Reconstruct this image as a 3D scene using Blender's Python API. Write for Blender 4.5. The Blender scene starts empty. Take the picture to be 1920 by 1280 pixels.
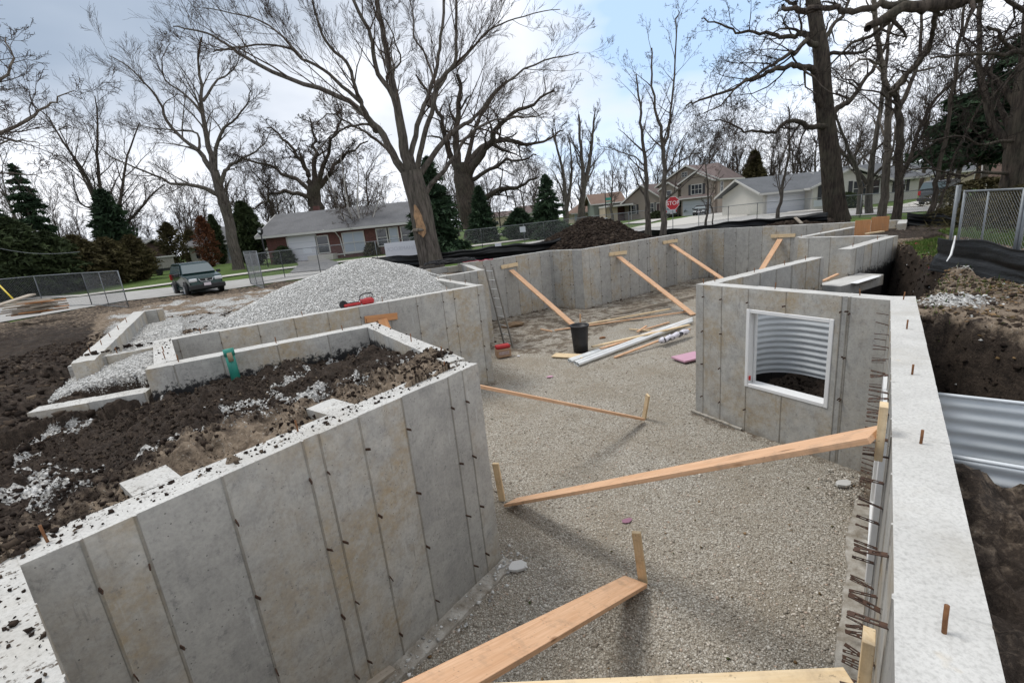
import bpy, bmesh, math, random
import numpy as np
from mathutils import Vector, Matrix
C = bpy.context.scene.collection
PI = math.pi
# ---------------------------------------------------------------- camera
FPX = 874.73
_R = np.array([[.994993578, -.0999388765, 0.0], [-.0249691209, -.248593099, .968286122], [-.0967694272, -.963438473, -.249843923]])
H = 1.4
cam_d = bpy.data.cameras.new('camera'); cam = bpy.data.objects.new('camera', cam_d); C.objects.link(cam)
cam_d.sensor_width = 36.0; cam_d.lens = FPX / 1920 * 36; cam_d.clip_start = .05; cam_d.clip_end = 3000
M = Matrix(((_R[0, 0], -_R[0, 1], -_R[0, 2], 0), (_R[1, 0], -_R[1, 1], -_R[1, 2], 0), (_R[2, 0], -_R[2, 1], -_R[2, 2], H), (0, 0, 0, 1)))
cam.matrix_world = M
bpy.context.scene.camera = cam
# ---------------------------------------------------------------- light
SUN_AZ, SUN_EL = -68.0, 62.0     # azimuth clockwise from +Y, elevation
sd = bpy.data.lights.new('sun', 'SUN'); sun = bpy.data.objects.new('sun', sd); C.objects.link(sun)
sd.energy = 1.55; sd.angle = math.radians(19); sd.color = (1, .965, .91)
_a, _e = math.radians(SUN_AZ), math.radians(SUN_EL)
sdir = Vector((math.sin(_a) * math.cos(_e), math.cos(_a) * math.cos(_e), math.sin(_e)))
sun.rotation_euler = (-sdir).to_track_quat('-Z', 'Y').to_euler()
sc = bpy.context.scene
sc.view_settings.view_transform = 'Standard'; sc.view_settings.look = 'None'
sc.view_settings.exposure = 0.52; sc.view_settings.gamma = 1
sc.cycles.max_bounces = 6; sc.cycles.diffuse_bounces = 3; sc.cycles.transparent_max_bounces = 16


class NT:
    def __init__(s, tree): s.t = tree; s.n = tree.nodes; s.l = tree.links
    def node(s, typ, inputs=None, **kw):
        n = s.n.new(typ)
        for k, v in kw.items(): setattr(n, k, v)
        for k, v in (inputs or {}).items():
            sk = n.inputs[k]
            if isinstance(v, bpy.types.NodeSocket): s.l.new(v, sk)
            else: sk.default_value = v
        return n
    def math(s, op, a, b=0.5, clamp=False):
        n = s.node('ShaderNodeMath', {0: a, 1: b}, operation=op); n.use_clamp = clamp; return n.outputs[0]
    def ramp(s, fac, stops, interp='LINEAR'):
        n = s.node('ShaderNodeValToRGB', {0: fac}); cr = n.color_ramp; cr.interpolation = interp
        while len(cr.elements) < len(stops): cr.elements.new(.5)
        for e, (p, c) in zip(cr.elements, stops):
            e.position = p; e.color = (c, c, c, 1) if not hasattr(c, '__len__') else (*c, 1)
        return n.outputs[0]
    def mix(s, f, a, b, blend='MIX'):
        n = s.node('ShaderNodeMix', data_type='RGBA', blend_type=blend)
        for k, v in ((0, f), (6, a), (7, b)):
            if isinstance(v, bpy.types.NodeSocket): s.l.new(v, n.inputs[k])
            elif k and len(v) == 3: n.inputs[k].default_value = (*v, 1)
            else: n.inputs[k].default_value = v
        return n.outputs[2]
    def noise(s, vec, scale, detail=4, rough=.55, out=0, dist=0):
        return s.node('ShaderNodeTexNoise', {'Vector': vec, 'Scale': scale, 'Detail': detail, 'Roughness': rough, 'Distortion': dist}).outputs[out]


def world():
    w = bpy.data.worlds.new('World'); sc.world = w; w.use_nodes = True
    t = NT(w.node_tree); t.n.clear()
    sky = t.node('ShaderNodeTexSky', sky_type='NISHITA'); sky.sun_disc = False
    sky.sun_elevation = math.radians(SUN_EL); sky.sun_rotation = math.radians(SUN_AZ)
    sky.air_density = 1.0; sky.dust_density = .6; sky.ozone_density = 1.5
    tc = t.node('ShaderNodeTexCoord').outputs['Generated']
    mp = t.node('ShaderNodeMapping', {'Vector': tc, 'Scale': (1, 1, 2.2), 'Location': (.35, .1, 0)}).outputs[0]
    n1 = t.noise(mp, 1.9, 5, .52, dist=.3)
    n2 = t.noise(mp, 2.6, 4, .5)
    # cloud brightness varies in broad soft patches
    sep = t.node('ShaderNodeSeparateXYZ', {0: tc}).outputs
    # darker blue-grey bank to the west, a blue gap north-north-east
    west = t.math('MULTIPLY', t.math('SUBTRACT', -.05, sep[0]), 1.8, True)
    high = t.math('MULTIPLY', t.math('SUBTRACT', sep[2], .10), 3.2, True)
    dark = t.math('MULTIPLY', west, high, True)
    cl = t.ramp(n2, [(.30, (.50, .54, .61)), (.46, (.68, .71, .77)), (.60, (.94, .95, .98))])
    cl = t.mix(t.math('MULTIPLY', dark, 1.8, True), cl, t.ramp(n2, [(.3, (.25, .315, .41)), (.7, (.37, .43, .52))]))
    skyc = t.mix(1.0, sky.outputs[0], (.085, .085, .085), 'MULTIPLY')
    skyc = t.mix(.7, skyc, (.50, .68, .94))
    # direction of the gap
    g = Vector((.302, .911, .282)).normalized()
    dt = t.node('ShaderNodeVectorMath', {0: tc, 1: tuple(g)}, operation='DOT_PRODUCT').outputs['Value']
    gap = t.math('ADD', t.math('MULTIPLY', t.math('SUBTRACT', dt, .966), 26), t.math('MULTIPLY', t.math('SUBTRACT', n2, .5), 5.0))
    gap = t.math('MULTIPLY', gap, 1.2, True)
    gp2 = t.ramp(n1, [(.30, 1.0), (.37, 0.0)])
    gap = t.math('MAXIMUM', gap, t.math('MULTIPLY', gp2, .7))
    col = t.mix(gap, cl, skyc)
    hz = t.ramp(sep[2], [(0.0, 1.0), (.22, 0.0)])
    col = t.mix(t.math('MULTIPLY', hz, .55), col, (.80, .83, .89))
    bg = t.node('ShaderNodeBackground', {'Color': col, 'Strength': 1.0})
    o = t.node('ShaderNodeOutputWorld', {'Surface': bg.outputs[0]})


world()
# ---------------------------------------------------------------- geometry of the view (used to read positions off known planes)
def ray(px, py): return _R @ np.array([px - 960.0, py - 640.0, FPX])
def un(px, py, z=0.0):
    r = ray(px, py); t = (z - H) / r[2]; return np.array([r[0] * t, r[1] * t, z])
def at(px, py, Y):
    r = ray(px, py); t = Y / r[1]; return np.array([r[0] * t, Y, H + r[2] * t])
def vp(px, py, p0, az):
    r = ray(px, py); n = np.array([math.cos(math.radians(az)), -math.sin(math.radians(az))])
    t = (n @ np.array(p0[:2])) / (n @ r[:2]); return np.array([r[0] * t, r[1] * t, H + r[2] * t])
def az2(az): a = math.radians(az); return np.array([math.sin(a), math.cos(a)])


U = az2(57.8); Wd = az2(-32.2); S = az2(39.2)
FLOOR = -2.45
# ---------------------------------------------------------------- tagging / linking helpers
def tag(o, label=None, cat=None, group=None, kind=None):
    if label: o['label'] = label
    if cat: o['category'] = cat
    if group: o['group'] = group
    if kind: o['kind'] = kind
    return o
def empty(name, loc, label=None, cat=None, group=None, rz=0):
    o = bpy.data.objects.new(name, None); C.objects.link(o); o.location = tuple(loc); o.rotation_euler = (0, 0, rz)
    o.empty_display_size = .2
    return tag(o, label, cat, group)
def link(name, me, parent=None):
    o = bpy.data.objects.new(name, me); C.objects.link(o)
    if parent is not None: o.parent = parent
    return o
def mesh_np(name, V, F, mats, parent=None, smooth=False, midx=None, col=None, colname='col'):
    """V (n,3); F list/array of faces (k cols) or list of tuples"""
    me = bpy.data.meshes.new(name)
    V = np.asarray(V, np.float32)
    if isinstance(F, np.ndarray):
        k = F.shape[1]; me.vertices.add(len(V)); me.vertices.foreach_set('co', V.ravel())
        me.loops.add(F.size); me.loops.foreach_set('vertex_index', F.astype(np.int32).ravel())
        me.polygons.add(len(F)); me.polygons.foreach_set('loop_start', np.arange(0, F.size, k, dtype=np.int32))
        me.update(calc_edges=True)
    else:
        me.from_pydata([tuple(v) for v in V.tolist()], [], F)
    for m in (mats if isinstance(mats, (list, tuple)) else [mats]): me.materials.append(m)
    if midx is not None: me.polygons.foreach_set('material_index', np.asarray(midx, np.int32))
    if smooth: me.polygons.foreach_set('use_smooth', np.ones(len(me.polygons), bool))
    if col is not None:
        a = me.color_attributes.new(colname, 'FLOAT_COLOR', 'POINT')
        c = np.ones((len(V), 4), np.float32); c[:, :col.shape[1]] = col; a.data.foreach_set('color', c.ravel())
    me.update()
    return link(name, me, parent)


class MB:
    """collects simple shapes in one mesh"""
    def __init__(s): s.v = []; s.f = []; s.m = []
    def add(s, vs, fs, m=0):
        b = len(s.v); s.v += [tuple(map(float, v)) for v in vs]; s.f += [tuple(b + i for i in f) for f in fs]; s.m += [m] * len(fs); return s
    def box(s, c, d, rz=0, m=0, mat=None):
        x, y, z = d[0] / 2, d[1] / 2, d[2] / 2
        vs = [Vector((a * x, b * y, e * z)) for a in (-1, 1) for b in (-1, 1) for e in (-1, 1)]
        R = mat if mat is not None else Matrix.Rotation(rz, 3, 'Z')
        vs = [R @ v + Vector(c) for v in vs]
        return s.add(vs, [(0, 1, 3, 2), (4, 6, 7, 5), (0, 4, 5, 1), (2, 3, 7, 6), (0, 2, 6, 4), (1, 5, 7, 3)], m)
    def board(s, a, b, w, t, up=(0, 0, 1), m=0, segs=1):
        """board from a to b, width w along side, thickness t along its normal close to up"""
        a = Vector(a); b = Vector(b); d = (b - a).normalized(); side = d.cross(Vector(up)).normalized(); n = side.cross(d).normalized()
        vs = []; k = segs
        for i in range(k + 1):
            p = a.lerp(b, i / k)
            for sx, sn in ((-1, -1), (1, -1), (1, 1), (-1, 1)): vs.append(p + side * sx * w / 2 + n * sn * t / 2)
        fs = [(3, 2, 1, 0), (4 * k, 4 * k + 1, 4 * k + 2, 4 * k + 3)]
        for i in range(k):
            for j in range(4): fs.append((4 * i + j, 4 * i + (j + 1) % 4, 4 * i + 4 + (j + 1) % 4, 4 * i + 4 + j))
        return s.add(vs, fs, m)
    def tube(s, pts, r, n=8, m=0, cap=True):
        pts = [Vector(p) for p in pts]; rs = r if hasattr(r, '__len__') else [r] * len(pts); vs = []; fs = []
        for i, p in enumerate(pts):
            d = (pts[min(i + 1, len(pts) - 1)] - pts[max(i - 1, 0)]).normalized()
            ref = Vector((0, 0, 1)) if abs(d.z) < .9 else Vector((1, 0, 0))
            x = d.cross(ref).normalized(); y = d.cross(x)
            for j in range(n):
                a = 2 * PI * j / n; vs.append(p + (x * math.cos(a) + y * math.sin(a)) * rs[i])
        for i in range(len(pts) - 1):
            for j in range(n): fs.append((i * n + j, i * n + (j + 1) % n, (i + 1) * n + (j + 1) % n, (i + 1) * n + j))
        if cap: fs.append(tuple(range(n - 1, -1, -1))); fs.append(tuple((len(pts) - 1) * n + j for j in range(n)))
        return s.add(vs, fs, m)
    def prism(s, poly, z0, z1, m=0):
        n = len(poly); vs = [(p[0], p[1], z0) for p in poly] + [(p[0], p[1], z1) for p in poly]
        fs = [tuple(range(n - 1, -1, -1)), tuple(range(n, 2 * n))] + [(i, (i + 1) % n, n + (i + 1) % n, n + i) for i in range(n)]
        return s.add(vs, fs, m)
    def lathe(s, prof, n=20, c=(0, 0, 0), m=0):
        vs = []; fs = []
        for r, z in prof:
            for j in range(n): a = 2 * PI * j / n; vs.append((c[0] + r * math.cos(a), c[1] + r * math.sin(a), c[2] + z))
        for i in range(len(prof) - 1):
            for j in range(n): fs.append((i * n + j, i * n + (j + 1) % n, (i + 1) * n + (j + 1) % n, (i + 1) * n + j))
        return s.add(vs, fs, m)
    def build(s, name, mats, parent=None, smooth=False, bevel=0):
        me = bpy.data.meshes.new(name); me.from_pydata(s.v, [], s.f)
        for mt in (mats if isinstance(mats, (list, tuple)) else [mats]): me.materials.append(mt)
        me.polygons.foreach_set('material_index', s.m)
        bm = bmesh.new(); bm.from_mesh(me)
        if bevel:
            bmesh.ops.bevel(bm, geom=bm.edges[:], offset=bevel, segments=1, affect='EDGES')
        bmesh.ops.recalc_face_normals(bm, faces=bm.faces); bm.to_mesh(me); bm.free()
        if smooth: me.polygons.foreach_set('use_smooth', [True] * len(me.polygons))
        return link(name, me, parent)


# ---------------------------------------------------------------- numpy noise
_rs = np.random.RandomState(7); _LAT = _rs.rand(256, 256)
def vnoise(x, y):
    xi = np.floor(x).astype(int); yi = np.floor(y).astype(int); fx = x - xi; fy = y - yi
    fx = fx * fx * (3 - 2 * fx); fy = fy * fy * (3 - 2 * fy)
    a = _LAT[xi & 255, yi & 255]; b = _LAT[(xi + 1) & 255, yi & 255]; c = _LAT[xi & 255, (yi + 1) & 255]; d = _LAT[(xi + 1) & 255, (yi + 1) & 255]
    return (a + (b - a) * fx) + ((c + (d - c) * fx) - (a + (b - a) * fx)) * fy
def fbm(x, y, f=1.0, o=4, g=.5):
    s = 0; a = 1; t = 0
    for i in range(o): s = s + a * vnoise(x * f + 17.3 * i, y * f - 9.1 * i); t += a; a *= g; f *= 2.03
    return s / t
def sstep(a, b, x): t = np.clip((x - a) / (b - a), 0, 1); return t * t * (3 - 2 * t)


# ---------------------------------------------------------------- materials
MAT = {}
def mat(name, base=(.5, .5, .5), rough=.8, metal=0, spec=.5, build=None):
    m = bpy.data.materials.new(name); m.use_nodes = True; t = NT(m.node_tree); b = t.n['Principled BSDF']
    b.inputs['Base Color'].default_value = (*base, 1); b.inputs['Roughness'].default_value = rough; b.inputs['Metallic'].default_value = metal
    b.inputs['Specular IOR Level'].default_value = spec
    if build: build(t, b)
    MAT[name] = m; return m
def bump(t, b, h, strength=.3, dist=.02, prev=None):
    n = t.node('ShaderNodeBump', {'Height': h, 'Strength': strength, 'Distance': dist}); t.l.new(n.outputs[0], b.inputs['Normal']); return n
def simple(name, c1, c2, scale=3, rough=.8, metal=0, bs=.15, bd=.01, detail=5, spec=.4):
    def f(t, b):
        tc = t.node('ShaderNodeTexCoord').outputs['Object']; n = t.noise(tc, scale, detail, .6)
        t.l.new(t.mix(t.ramp(n, [(.3, 0), (.7, 1)]), c1, c2), b.inputs['Base Color'])
        if bs: bump(t, b, t.noise(tc, scale * 6, 3), bs, bd)
    return mat(name, c1, rough, metal, spec, f)


def m_concrete(t, b):
    geo = t.node('ShaderNodeNewGeometry').outputs['Position']
    uv = t.node('ShaderNodeUVMap').outputs[0]
    at_ = t.node('ShaderNodeVertexColor', layer_name='col'); sp = t.node('ShaderNodeSeparateColor', {0: at_.outputs[0]}).outputs
    big = t.noise(geo, 1.3, 5, .6); fine = t.noise(geo, 38, 4, .7); mid = t.noise(geo, 5.5, 5, .65)
    st = t.node('ShaderNodeMapping', {'Vector': uv, 'Scale': (46, 1.3, 1)}).outputs[0]; streak = t.noise(st, 1.0, 5, .6)
    c = t.mix(sp[0], (.36, .352, .328), (.515, .50, .46))
    c = t.mix(t.ramp(mid, [(.40, 0), (.66, .65)]), c, (.265, .26, .248)); c = t.mix(t.ramp(t.noise(geo, 2.2, 6, .72, dist=.6), [(.50, 0), (.66, .5)]), c, (.50, .485, .445))
    c = t.mix(t.ramp(streak, [(.45, 0), (.8, .30)]), c, (.43, .415, .375))
    warm = t.math('MULTIPLY', t.ramp(big, [(.40, 0), (.60, .9)]), t.ramp(sp[0], [(.35, 0), (.6, 1)]))
    c = t.mix(t.math('MULTIPLY', warm, t.ramp(t.noise(geo, 11, 5, .7), [(.35, .25), (.62, 1)])), c, (.40, .315, .20)); c = t.mix(t.ramp(t.noise(geo, 16, 6, .75), [(.56, 0), (.68, .55)]), c, (.15, .15, .15)); dn_ = t.noise(t.node('ShaderNodeMapping', {'Vector': uv, 'Scale': (30, 1.6, 1), 'Location': (9, 2, 0)}).outputs[0], 1.0, 6, .75); c = t.mix(t.math('MULTIPLY', t.ramp(dn_, [(.56, 0), (.70, .6)]), t.ramp(t.noise(geo, 1.7, 3), [(.45, 0), (.6, 1)])), c, (.15, .145, .135))
    zz = t.node('ShaderNodeSeparateXYZ', {0: geo}).outputs[2]; low = t.math('ADD', t.math('MULTIPLY', t.math('ADD', zz, 2.45), -2.6), t.math('MULTIPLY', t.noise(geo, 6, 5, .7), 1.3)); c = t.mix(t.ramp(low, [(.35, 0), (.75, .6)]), c, (.21, .175, .125))
    white = t.math('MULTIPLY', t.ramp(t.noise(t.node('ShaderNodeMapping', {'Vector': uv, 'Scale': (9, 1.2, 1), 'Location': (3, 7, 0)}).outputs[0], 1.0, 6, .7), [(.62, 0), (.72, .6)]), 1.0)
    c = t.mix(white, c, (.55, .55, .53))
    c = t.mix(t.math('MULTIPLY', t.math('MULTIPLY', sp[1], t.ramp(t.noise(t.node('ShaderNodeMapping', {'Vector': uv, 'Scale': (6, 2, 1)}).outputs[0], 1.0, 4), [(.3, .5), (.7, 1)])), .66), c, (.125, .105, .072))      # form joints
    c = t.mix(t.ramp(fine, [(.35, .22), (.6, 0)]), c, (.12, .12, .12))
    # bug holes
    vo = t.node('ShaderNodeTexVoronoi', {'Vector': geo, 'Scale': 26.0, 'Randomness': 1.0}); pit = t.ramp(vo.outputs['Distance'], [(.10, 1), (.15, 0)])
    pit = t.math('MULTIPLY', pit, t.ramp(t.noise(geo, 9, 2), [(.5, 0), (.56, 1)]))
    c = t.mix(t.math('MULTIPLY', pit, .75), c, (.07, .07, .068))
    # damp-proofing below grade with a ragged upper edge
    tar = t.math('ADD', sp[2], t.math('MULTIPLY', t.math('SUBTRACT', t.noise(geo, 14, 5, .75), .5), .9))
    tar = t.ramp(tar, [(.48, 0), (.58, 1)])
    c = t.mix(tar, c, (.012, .012, .013))
    t.l.new(c, b.inputs['Base Color'])
    h = t.math('ADD', t.math('MULTIPLY', fine, .35), t.math('MULTIPLY', mid, .6)); h = t.math('SUBTRACT', h, t.math('MULTIPLY', pit, .8))
    bump(t, b, h, .28, .012)
    t.l.new(t.ramp(tar, [(0, .82), (1, .5)]), b.inputs['Roughness'])
mat('concrete', (.3, .3, .29), .85, build=m_concrete)
def m_conctop(t, b):
    geo = t.node('ShaderNodeNewGeometry').outputs['Position']
    at_ = t.node('ShaderNodeVertexColor', layer_name='col'); sp = t.node('ShaderNodeSeparateColor', {0: at_.outputs[0]}).outputs
    n = t.noise(geo, 3.0, 6, .65); f = t.noise(geo, 60, 4, .7)
    c = t.mix(t.ramp(n, [(.3, 0), (.7, 1)]), (.45, .44, .415), (.585, .575, .545))
    c = t.mix(t.ramp(f, [(.3, .5), (.55, 0)]), c, (.24, .235, .22)); c = t.mix(t.ramp(t.noise(geo, 1.1, 5, .7), [(.5, 0), (.68, .45)]), c, (.36, .335, .285))
    rust = t.ramp(t.noise(geo, 6, 3), [(.66, 0), (.74, .35)]); c = t.mix(rust, c, (.5, .40, .26))
    # soil crumbs trodden onto the wall
    vo = t.node('ShaderNodeTexVoronoi', {'Vector': t.node('ShaderNodeMapping', {'Vector': geo, 'Scale': (1, 1, .2)}).outputs[0], 'Scale': 34.0}).outputs['Distance']
    dn = t.noise(geo, 5.5, 5, .7)
    cr = t.math('MULTIPLY', t.ramp(vo, [(.22, 1), (.30, 0)]), t.ramp(dn, [(.42, 0), (.52, 1)]))
    patch = t.ramp(t.noise(geo, 11, 6, .8), [(.58, 0), (.63, 1)])
    cr = t.math('MULTIPLY', t.math('MAXIMUM', cr, patch), sp[1], True)
    c = t.mix(cr, c, (.085, .065, .048))
    t.l.new(c, b.inputs['Base Color'])
    bump(t, b, t.math('ADD', t.math('MULTIPLY', f, .5), t.math('ADD', n, cr)), .35, .012)
mat('concrete_top', (.6, .6, .57), .9, build=m_conctop)

def m_ground(t, b):
    geo = t.node('ShaderNodeNewGeometry').outputs['Position']
    at_ = t.node('ShaderNodeVertexColor', layer_name='col'); sp = t.node('ShaderNodeSeparateColor', {0: at_.outputs[0]}).outputs
    n1 = t.noise(geo, 1.2, 6, .65); n2 = t.noise(geo, 9, 5, .7); n3 = t.noise(geo, 45, 3, .7)
    # R white gravel, G grass, B pale dry clay
    dirt = t.mix(t.ramp(n2, [(.3, 0), (.7, 1)]), (.015, .0115, .0092), (.058, .043, .033))
    dirt = t.mix(t.ramp(n3, [(.52, 0), (.78, .5)]), dirt, (.125, .097, .073))
    clay = t.mix(t.ramp(n2, [(.3, 0), (.7, 1)]), (.115, .085, .060), (.27, .212, .155))
    clay = t.mix(t.ramp(n3, [(.6, 0), (.7, .8)]), clay, (.42, .39, .34))
    bl = t.ramp(t.math('ADD', sp[2], t.math('ADD', t.math('MULTIPLY', t.math('SUBTRACT', n1, .5), .7), t.math('MULTIPLY', t.math('SUBTRACT', n2, .5), 1.1))), [(.3, 0), (.7, 1)])
    c = t.mix(bl, dirt, clay)
    grass = t.mix(t.ramp(n1, [(.35, 0), (.65, 1)]), (.050, .088, .018), (.085, .135, .028))
    grass = t.mix(t.ramp(n2, [(.5, 0), (.8, .6)]), grass, (.16, .145, .065))
    gr = t.ramp(t.math('ADD', sp[1], t.math('MULTIPLY', t.math('SUBTRACT', n2, .5), .6)), [(.4, 0), (.6, 1)])
    c = t.mix(gr, c, grass)
    vo = t.node('ShaderNodeTexVoronoi', {'Vector': geo, 'Scale': 34.0}); vr = t.node('ShaderNodeSeparateColor', {0: vo.outputs['Color']}).outputs
    grav = t.mix(vr[0], (.33, .325, .31), (.70, .695, .67)); grav = t.mix(t.ramp(vo.outputs['Distance'], [(.35, 0), (.75, .65)]), grav, (.17, .16, .145))
    gw = t.ramp(t.math('ADD', sp[0], t.math('ADD', t.math('MULTIPLY', t.math('SUBTRACT', n2, .5), 1.0), t.math('MULTIPLY', t.math('SUBTRACT', n3, .5), 1.5))), [(.45, 0), (.55, 1)])
    c = t.mix(gw, c, grav)
    t.l.new(c, b.inputs['Base Color'])
    h = t.math('ADD', t.math('MULTIPLY', n2, 1.2), t.math('MULTIPLY', n3, .6)); h = t.math('SUBTRACT', h, t.math('MULTIPLY', t.math('MULTIPLY', vo.outputs['Distance'], gw), .9))
    bump(t, b, h, .8, .03)
mat('ground_mix', (.1, .08, .06), .95, spec=.2, build=m_ground)

def m_gravel(t, b):
    geo = t.node('ShaderNodeNewGeometry').outputs['Position']
    at_ = t.node('ShaderNodeVertexColor', layer_name='col'); sp = t.node('ShaderNodeSeparateColor', {0: at_.outputs[0]}).outputs
    vo = t.node('ShaderNodeTexVoronoi', {'Vector': geo, 'Scale': 58.0}); vr = t.node('ShaderNodeSeparateColor', {0: vo.outputs['Color']}).outputs
    big = t.noise(geo, .9, 5, .6)
    c = t.ramp(vr[0], [(0, (.27, .24, .195)), (.35, (.42, .38, .315)), (.7, (.54, .50, .43)), (1, (.70, .67, .60))])
    c = t.mix(t.ramp(vo.outputs['Distance'], [(.35, 0), (.7, .6)]), c, (.13, .11, .085))
    c = t.mix(t.ramp(big, [(.40, 0), (.66, .6)]), c, (.27, .225, .165)); c = t.mix(t.ramp(t.noise(geo, 2.4, 5, .7), [(.55, 0), (.68, .4)]), c, (.20, .165, .12))
    mud = t.ramp(t.math('ADD', sp[2], t.math('MULTIPLY', t.math('SUBTRACT', t.noise(geo, 3.5, 6, .7), .5), 1.5)), [(.42, 0), (.58, 1)])
    c = t.mix(t.math('MULTIPLY', mud, .85), c, t.ramp(t.noise(geo, 22, 4), [(.3, (.06, .045, .03)), (.7, (.17, .125, .085))]))
    t.l.new(c, b.inputs['Base Color']); bump(t, b, t.math('MULTIPLY', vo.outputs['Distance'], -1), .9, .02)
mat('gravel', (.3, .27, .22), .9, spec=.25, build=m_gravel)
def m_stone(t, b, ramp=None):
    at_ = t.node('ShaderNodeVertexColor', layer_name='col'); sp = t.node('ShaderNodeSeparateColor', {0: at_.outputs[0]}).outputs
    t.l.new(t.ramp(sp[0], ramp), b.inputs['Base Color'])
mat('stone_tan', rough=.85, spec=.25, build=lambda t, b: m_stone(t, b, [(0, (.22, .19, .155)), (.3, (.39, .35, .29)), (.62, (.53, .485, .415)), (.85, (.66, .62, .55)), (1, (.46, .34, .26))]))
mat('stone_white', rough=.85, spec=.25, build=lambda t, b: m_stone(t, b, [(0, (.27, .265, .25)), (.4, (.46, .455, .435)), (.8, (.64, .635, .61)), (1, (.76, .75, .73))]))
mat('clod', rough=.97, spec=.1, build=lambda t, b: m_stone(t, b, [(0, (.015, .011, .009)), (.6, (.042, .031, .024)), (.88, (.085, .064, .047)), (1, (.18, .14, .10))]))
mat('leaf_litter', rough=.9, spec=.1, build=lambda t, b: m_stone(t, b, [(0, (.05, .07, .02)), (.5, (.16, .10, .05)), (1, (.30, .20, .11))]))

def wood(name, c1, c2, c3):
    def f(t, b):
        uv = t.node('ShaderNodeTexCoord').outputs['Object']
        mp = t.node('ShaderNodeMapping', {'Vector': uv, 'Scale': (1.1, 16, 16)}).outputs[0]
        n = t.noise(mp, 1.6, 5, .6, dist=1.2); g = t.noise(t.node('ShaderNodeMapping', {'Vector': uv, 'Scale': (1.5, 90, 90)}).outputs[0], 1.0, 3, .6)
        c = t.mix(t.ramp(n, [(.35, 0), (.65, 1)]), c1, c2); c = t.mix(t.ramp(g, [(.35, .4), (.6, 0)]), c, c3)
        kn = t.node('ShaderNodeTexVoronoi', {'Vector': t.node('ShaderNodeMapping', {'Vector': uv, 'Scale': (1.7, 7, 7)}).outputs[0], 'Scale': 1.0}).outputs['Distance']
        c = t.mix(t.ramp(kn, [(.05, .9), (.12, 0)]), c, (.20, .09, .035))
        dirt = t.noise(uv, 5.0, 5, .7); c = t.mix(t.ramp(dirt, [(.52, 0), (.72, .5)]), c, (.27, .19, .13)); c = t.mix(t.ramp(t.noise(uv, 26, 3, .7), [(.64, 0), (.70, .5)]), c, (.12, .09, .07))
        t.l.new(c, b.inputs['Base Color']); bump(t, b, g, .15, .004)
    return mat(name, c1, .75, spec=.25, build=f)
wood('lumber', (.62, .37, .215), (.72, .47, .30), (.50, .27, .14))
wood('lumber_pale', (.66, .50, .30), (.74, .60, .40), (.54, .38, .21))
wood('lumber_orange', (.50, .235, .10), (.58, .30, .14), (.36, .16, .07))
wood('lumber_grey', (.34, .29, .235), (.43, .38, .31), (.22, .18, .14))
simple('rust', (.13, .055, .025), (.25, .12, .05), 30, .9)
simple('tie_steel', (.035, .026, .022), (.12, .06, .035), 40, .7, .2)
simple('galv', (.42, .44, .47), (.55, .57, .60), 9, .42, .55, .05)
simple('pipe_galv', (.15, .165, .175), (.22, .235, .245), 8, .5, .4, .0)
simple('wire_galv', (.16, .17, .18), (.22, .23, .24), 8, .55, .3, .0)
simple('vinyl', (.80, .80, .79), (.74, .74, .73), 5, .45, 0, .03)
simple('pvc', (.78, .79, .78), (.66, .67, .66), 2.5, .4, 0, .02)
simple('black_rubber', (.012, .012, .013), (.022, .022, .024), 6, .5, 0, .05)
def m_silt(t, b):
    uv = t.node('ShaderNodeTexCoord').outputs['Object']; n = t.noise(t.node('ShaderNodeMapping', {'Vector': uv, 'Scale': (1.2, 1.2, 5)}).outputs[0], 1.5, 5, .6)
    t.l.new(t.mix(n, (.003, .0035, .004), (.011, .0125, .0135)), b.inputs['Base Color']); bump(t, b, n, .5, .06)
mat('silt_fabric', (.012, .013, .014), .45, spec=.3, build=m_silt)
simple('asphalt_grey', (.30, .29, .275), (.38, .37, .35), 1.2, .9, 0, .1, .01)
simple('drive_asphalt', (.13, .13, .13), (.22, .215, .21), 1.6, .9, 0, .1, .01)
simple('sidewalk_concrete', (.42, .40, .36), (.50, .48, .44), 1.5, .9, 0, .05)
def m_bark(c1, c2, sc=1.0):
    def f(t, b):
        tc = t.node('ShaderNodeTexCoord').outputs['Object']
        n = t.noise(t.node('ShaderNodeMapping', {'Vector': tc, 'Scale': (7 * sc, 7 * sc, 1.1 * sc)}).outputs[0], 1.6, 6, .7); n2 = t.noise(tc, 1.2, 3)
        c = t.mix(t.ramp(n, [(.35, 0), (.62, 1)]), c1, c2); c = t.mix(t.ramp(n2, [(.45, 0), (.75, .35)]), c, (.10, .10, .07))
        t.l.new(c, b.inputs['Base Color']); bump(t, b, n, .9, .05)
    return f
mat('bark', rough=.95, spec=.15, build=m_bark((.038, .033, .029), (.135, .117, .10)))
mat('bark_dark', rough=.95, spec=.15, build=m_bark((.022, .018, .016), (.085, .068, .055)))
mat('bark_light', rough=.95, spec=.15, build=m_bark((.075, .062, .05), (.20, .17, .14)))
mat('twig', (.060, .044, .034), .9, spec=.15); mat('twig_dark', (.032, .025, .021), .9, spec=.15); mat('twig_grey', (.066, .052, .044), .9, spec=.15)
mat('birch', rough=.9, build=m_bark((.12, .10, .09), (.52, .50, .46), .5)); mat('heartwood', (.50, .33, .19), .85)
def m_leaf(c1, c2):
    def f(t, b):
        oi = t.node('ShaderNodeNewGeometry'); n = t.noise(oi.outputs['Position'], 1.1, 4, .6)
        c = t.mix(t.ramp(n, [(.35, 0), (.65, 1)]), c1, c2); r = t.node('ShaderNodeVertexColor', layer_name='col'); sp = t.node('ShaderNodeSeparateColor', {0: r.outputs[0]}).outputs
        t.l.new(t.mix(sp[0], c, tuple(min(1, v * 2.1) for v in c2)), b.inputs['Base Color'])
    return f
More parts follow.
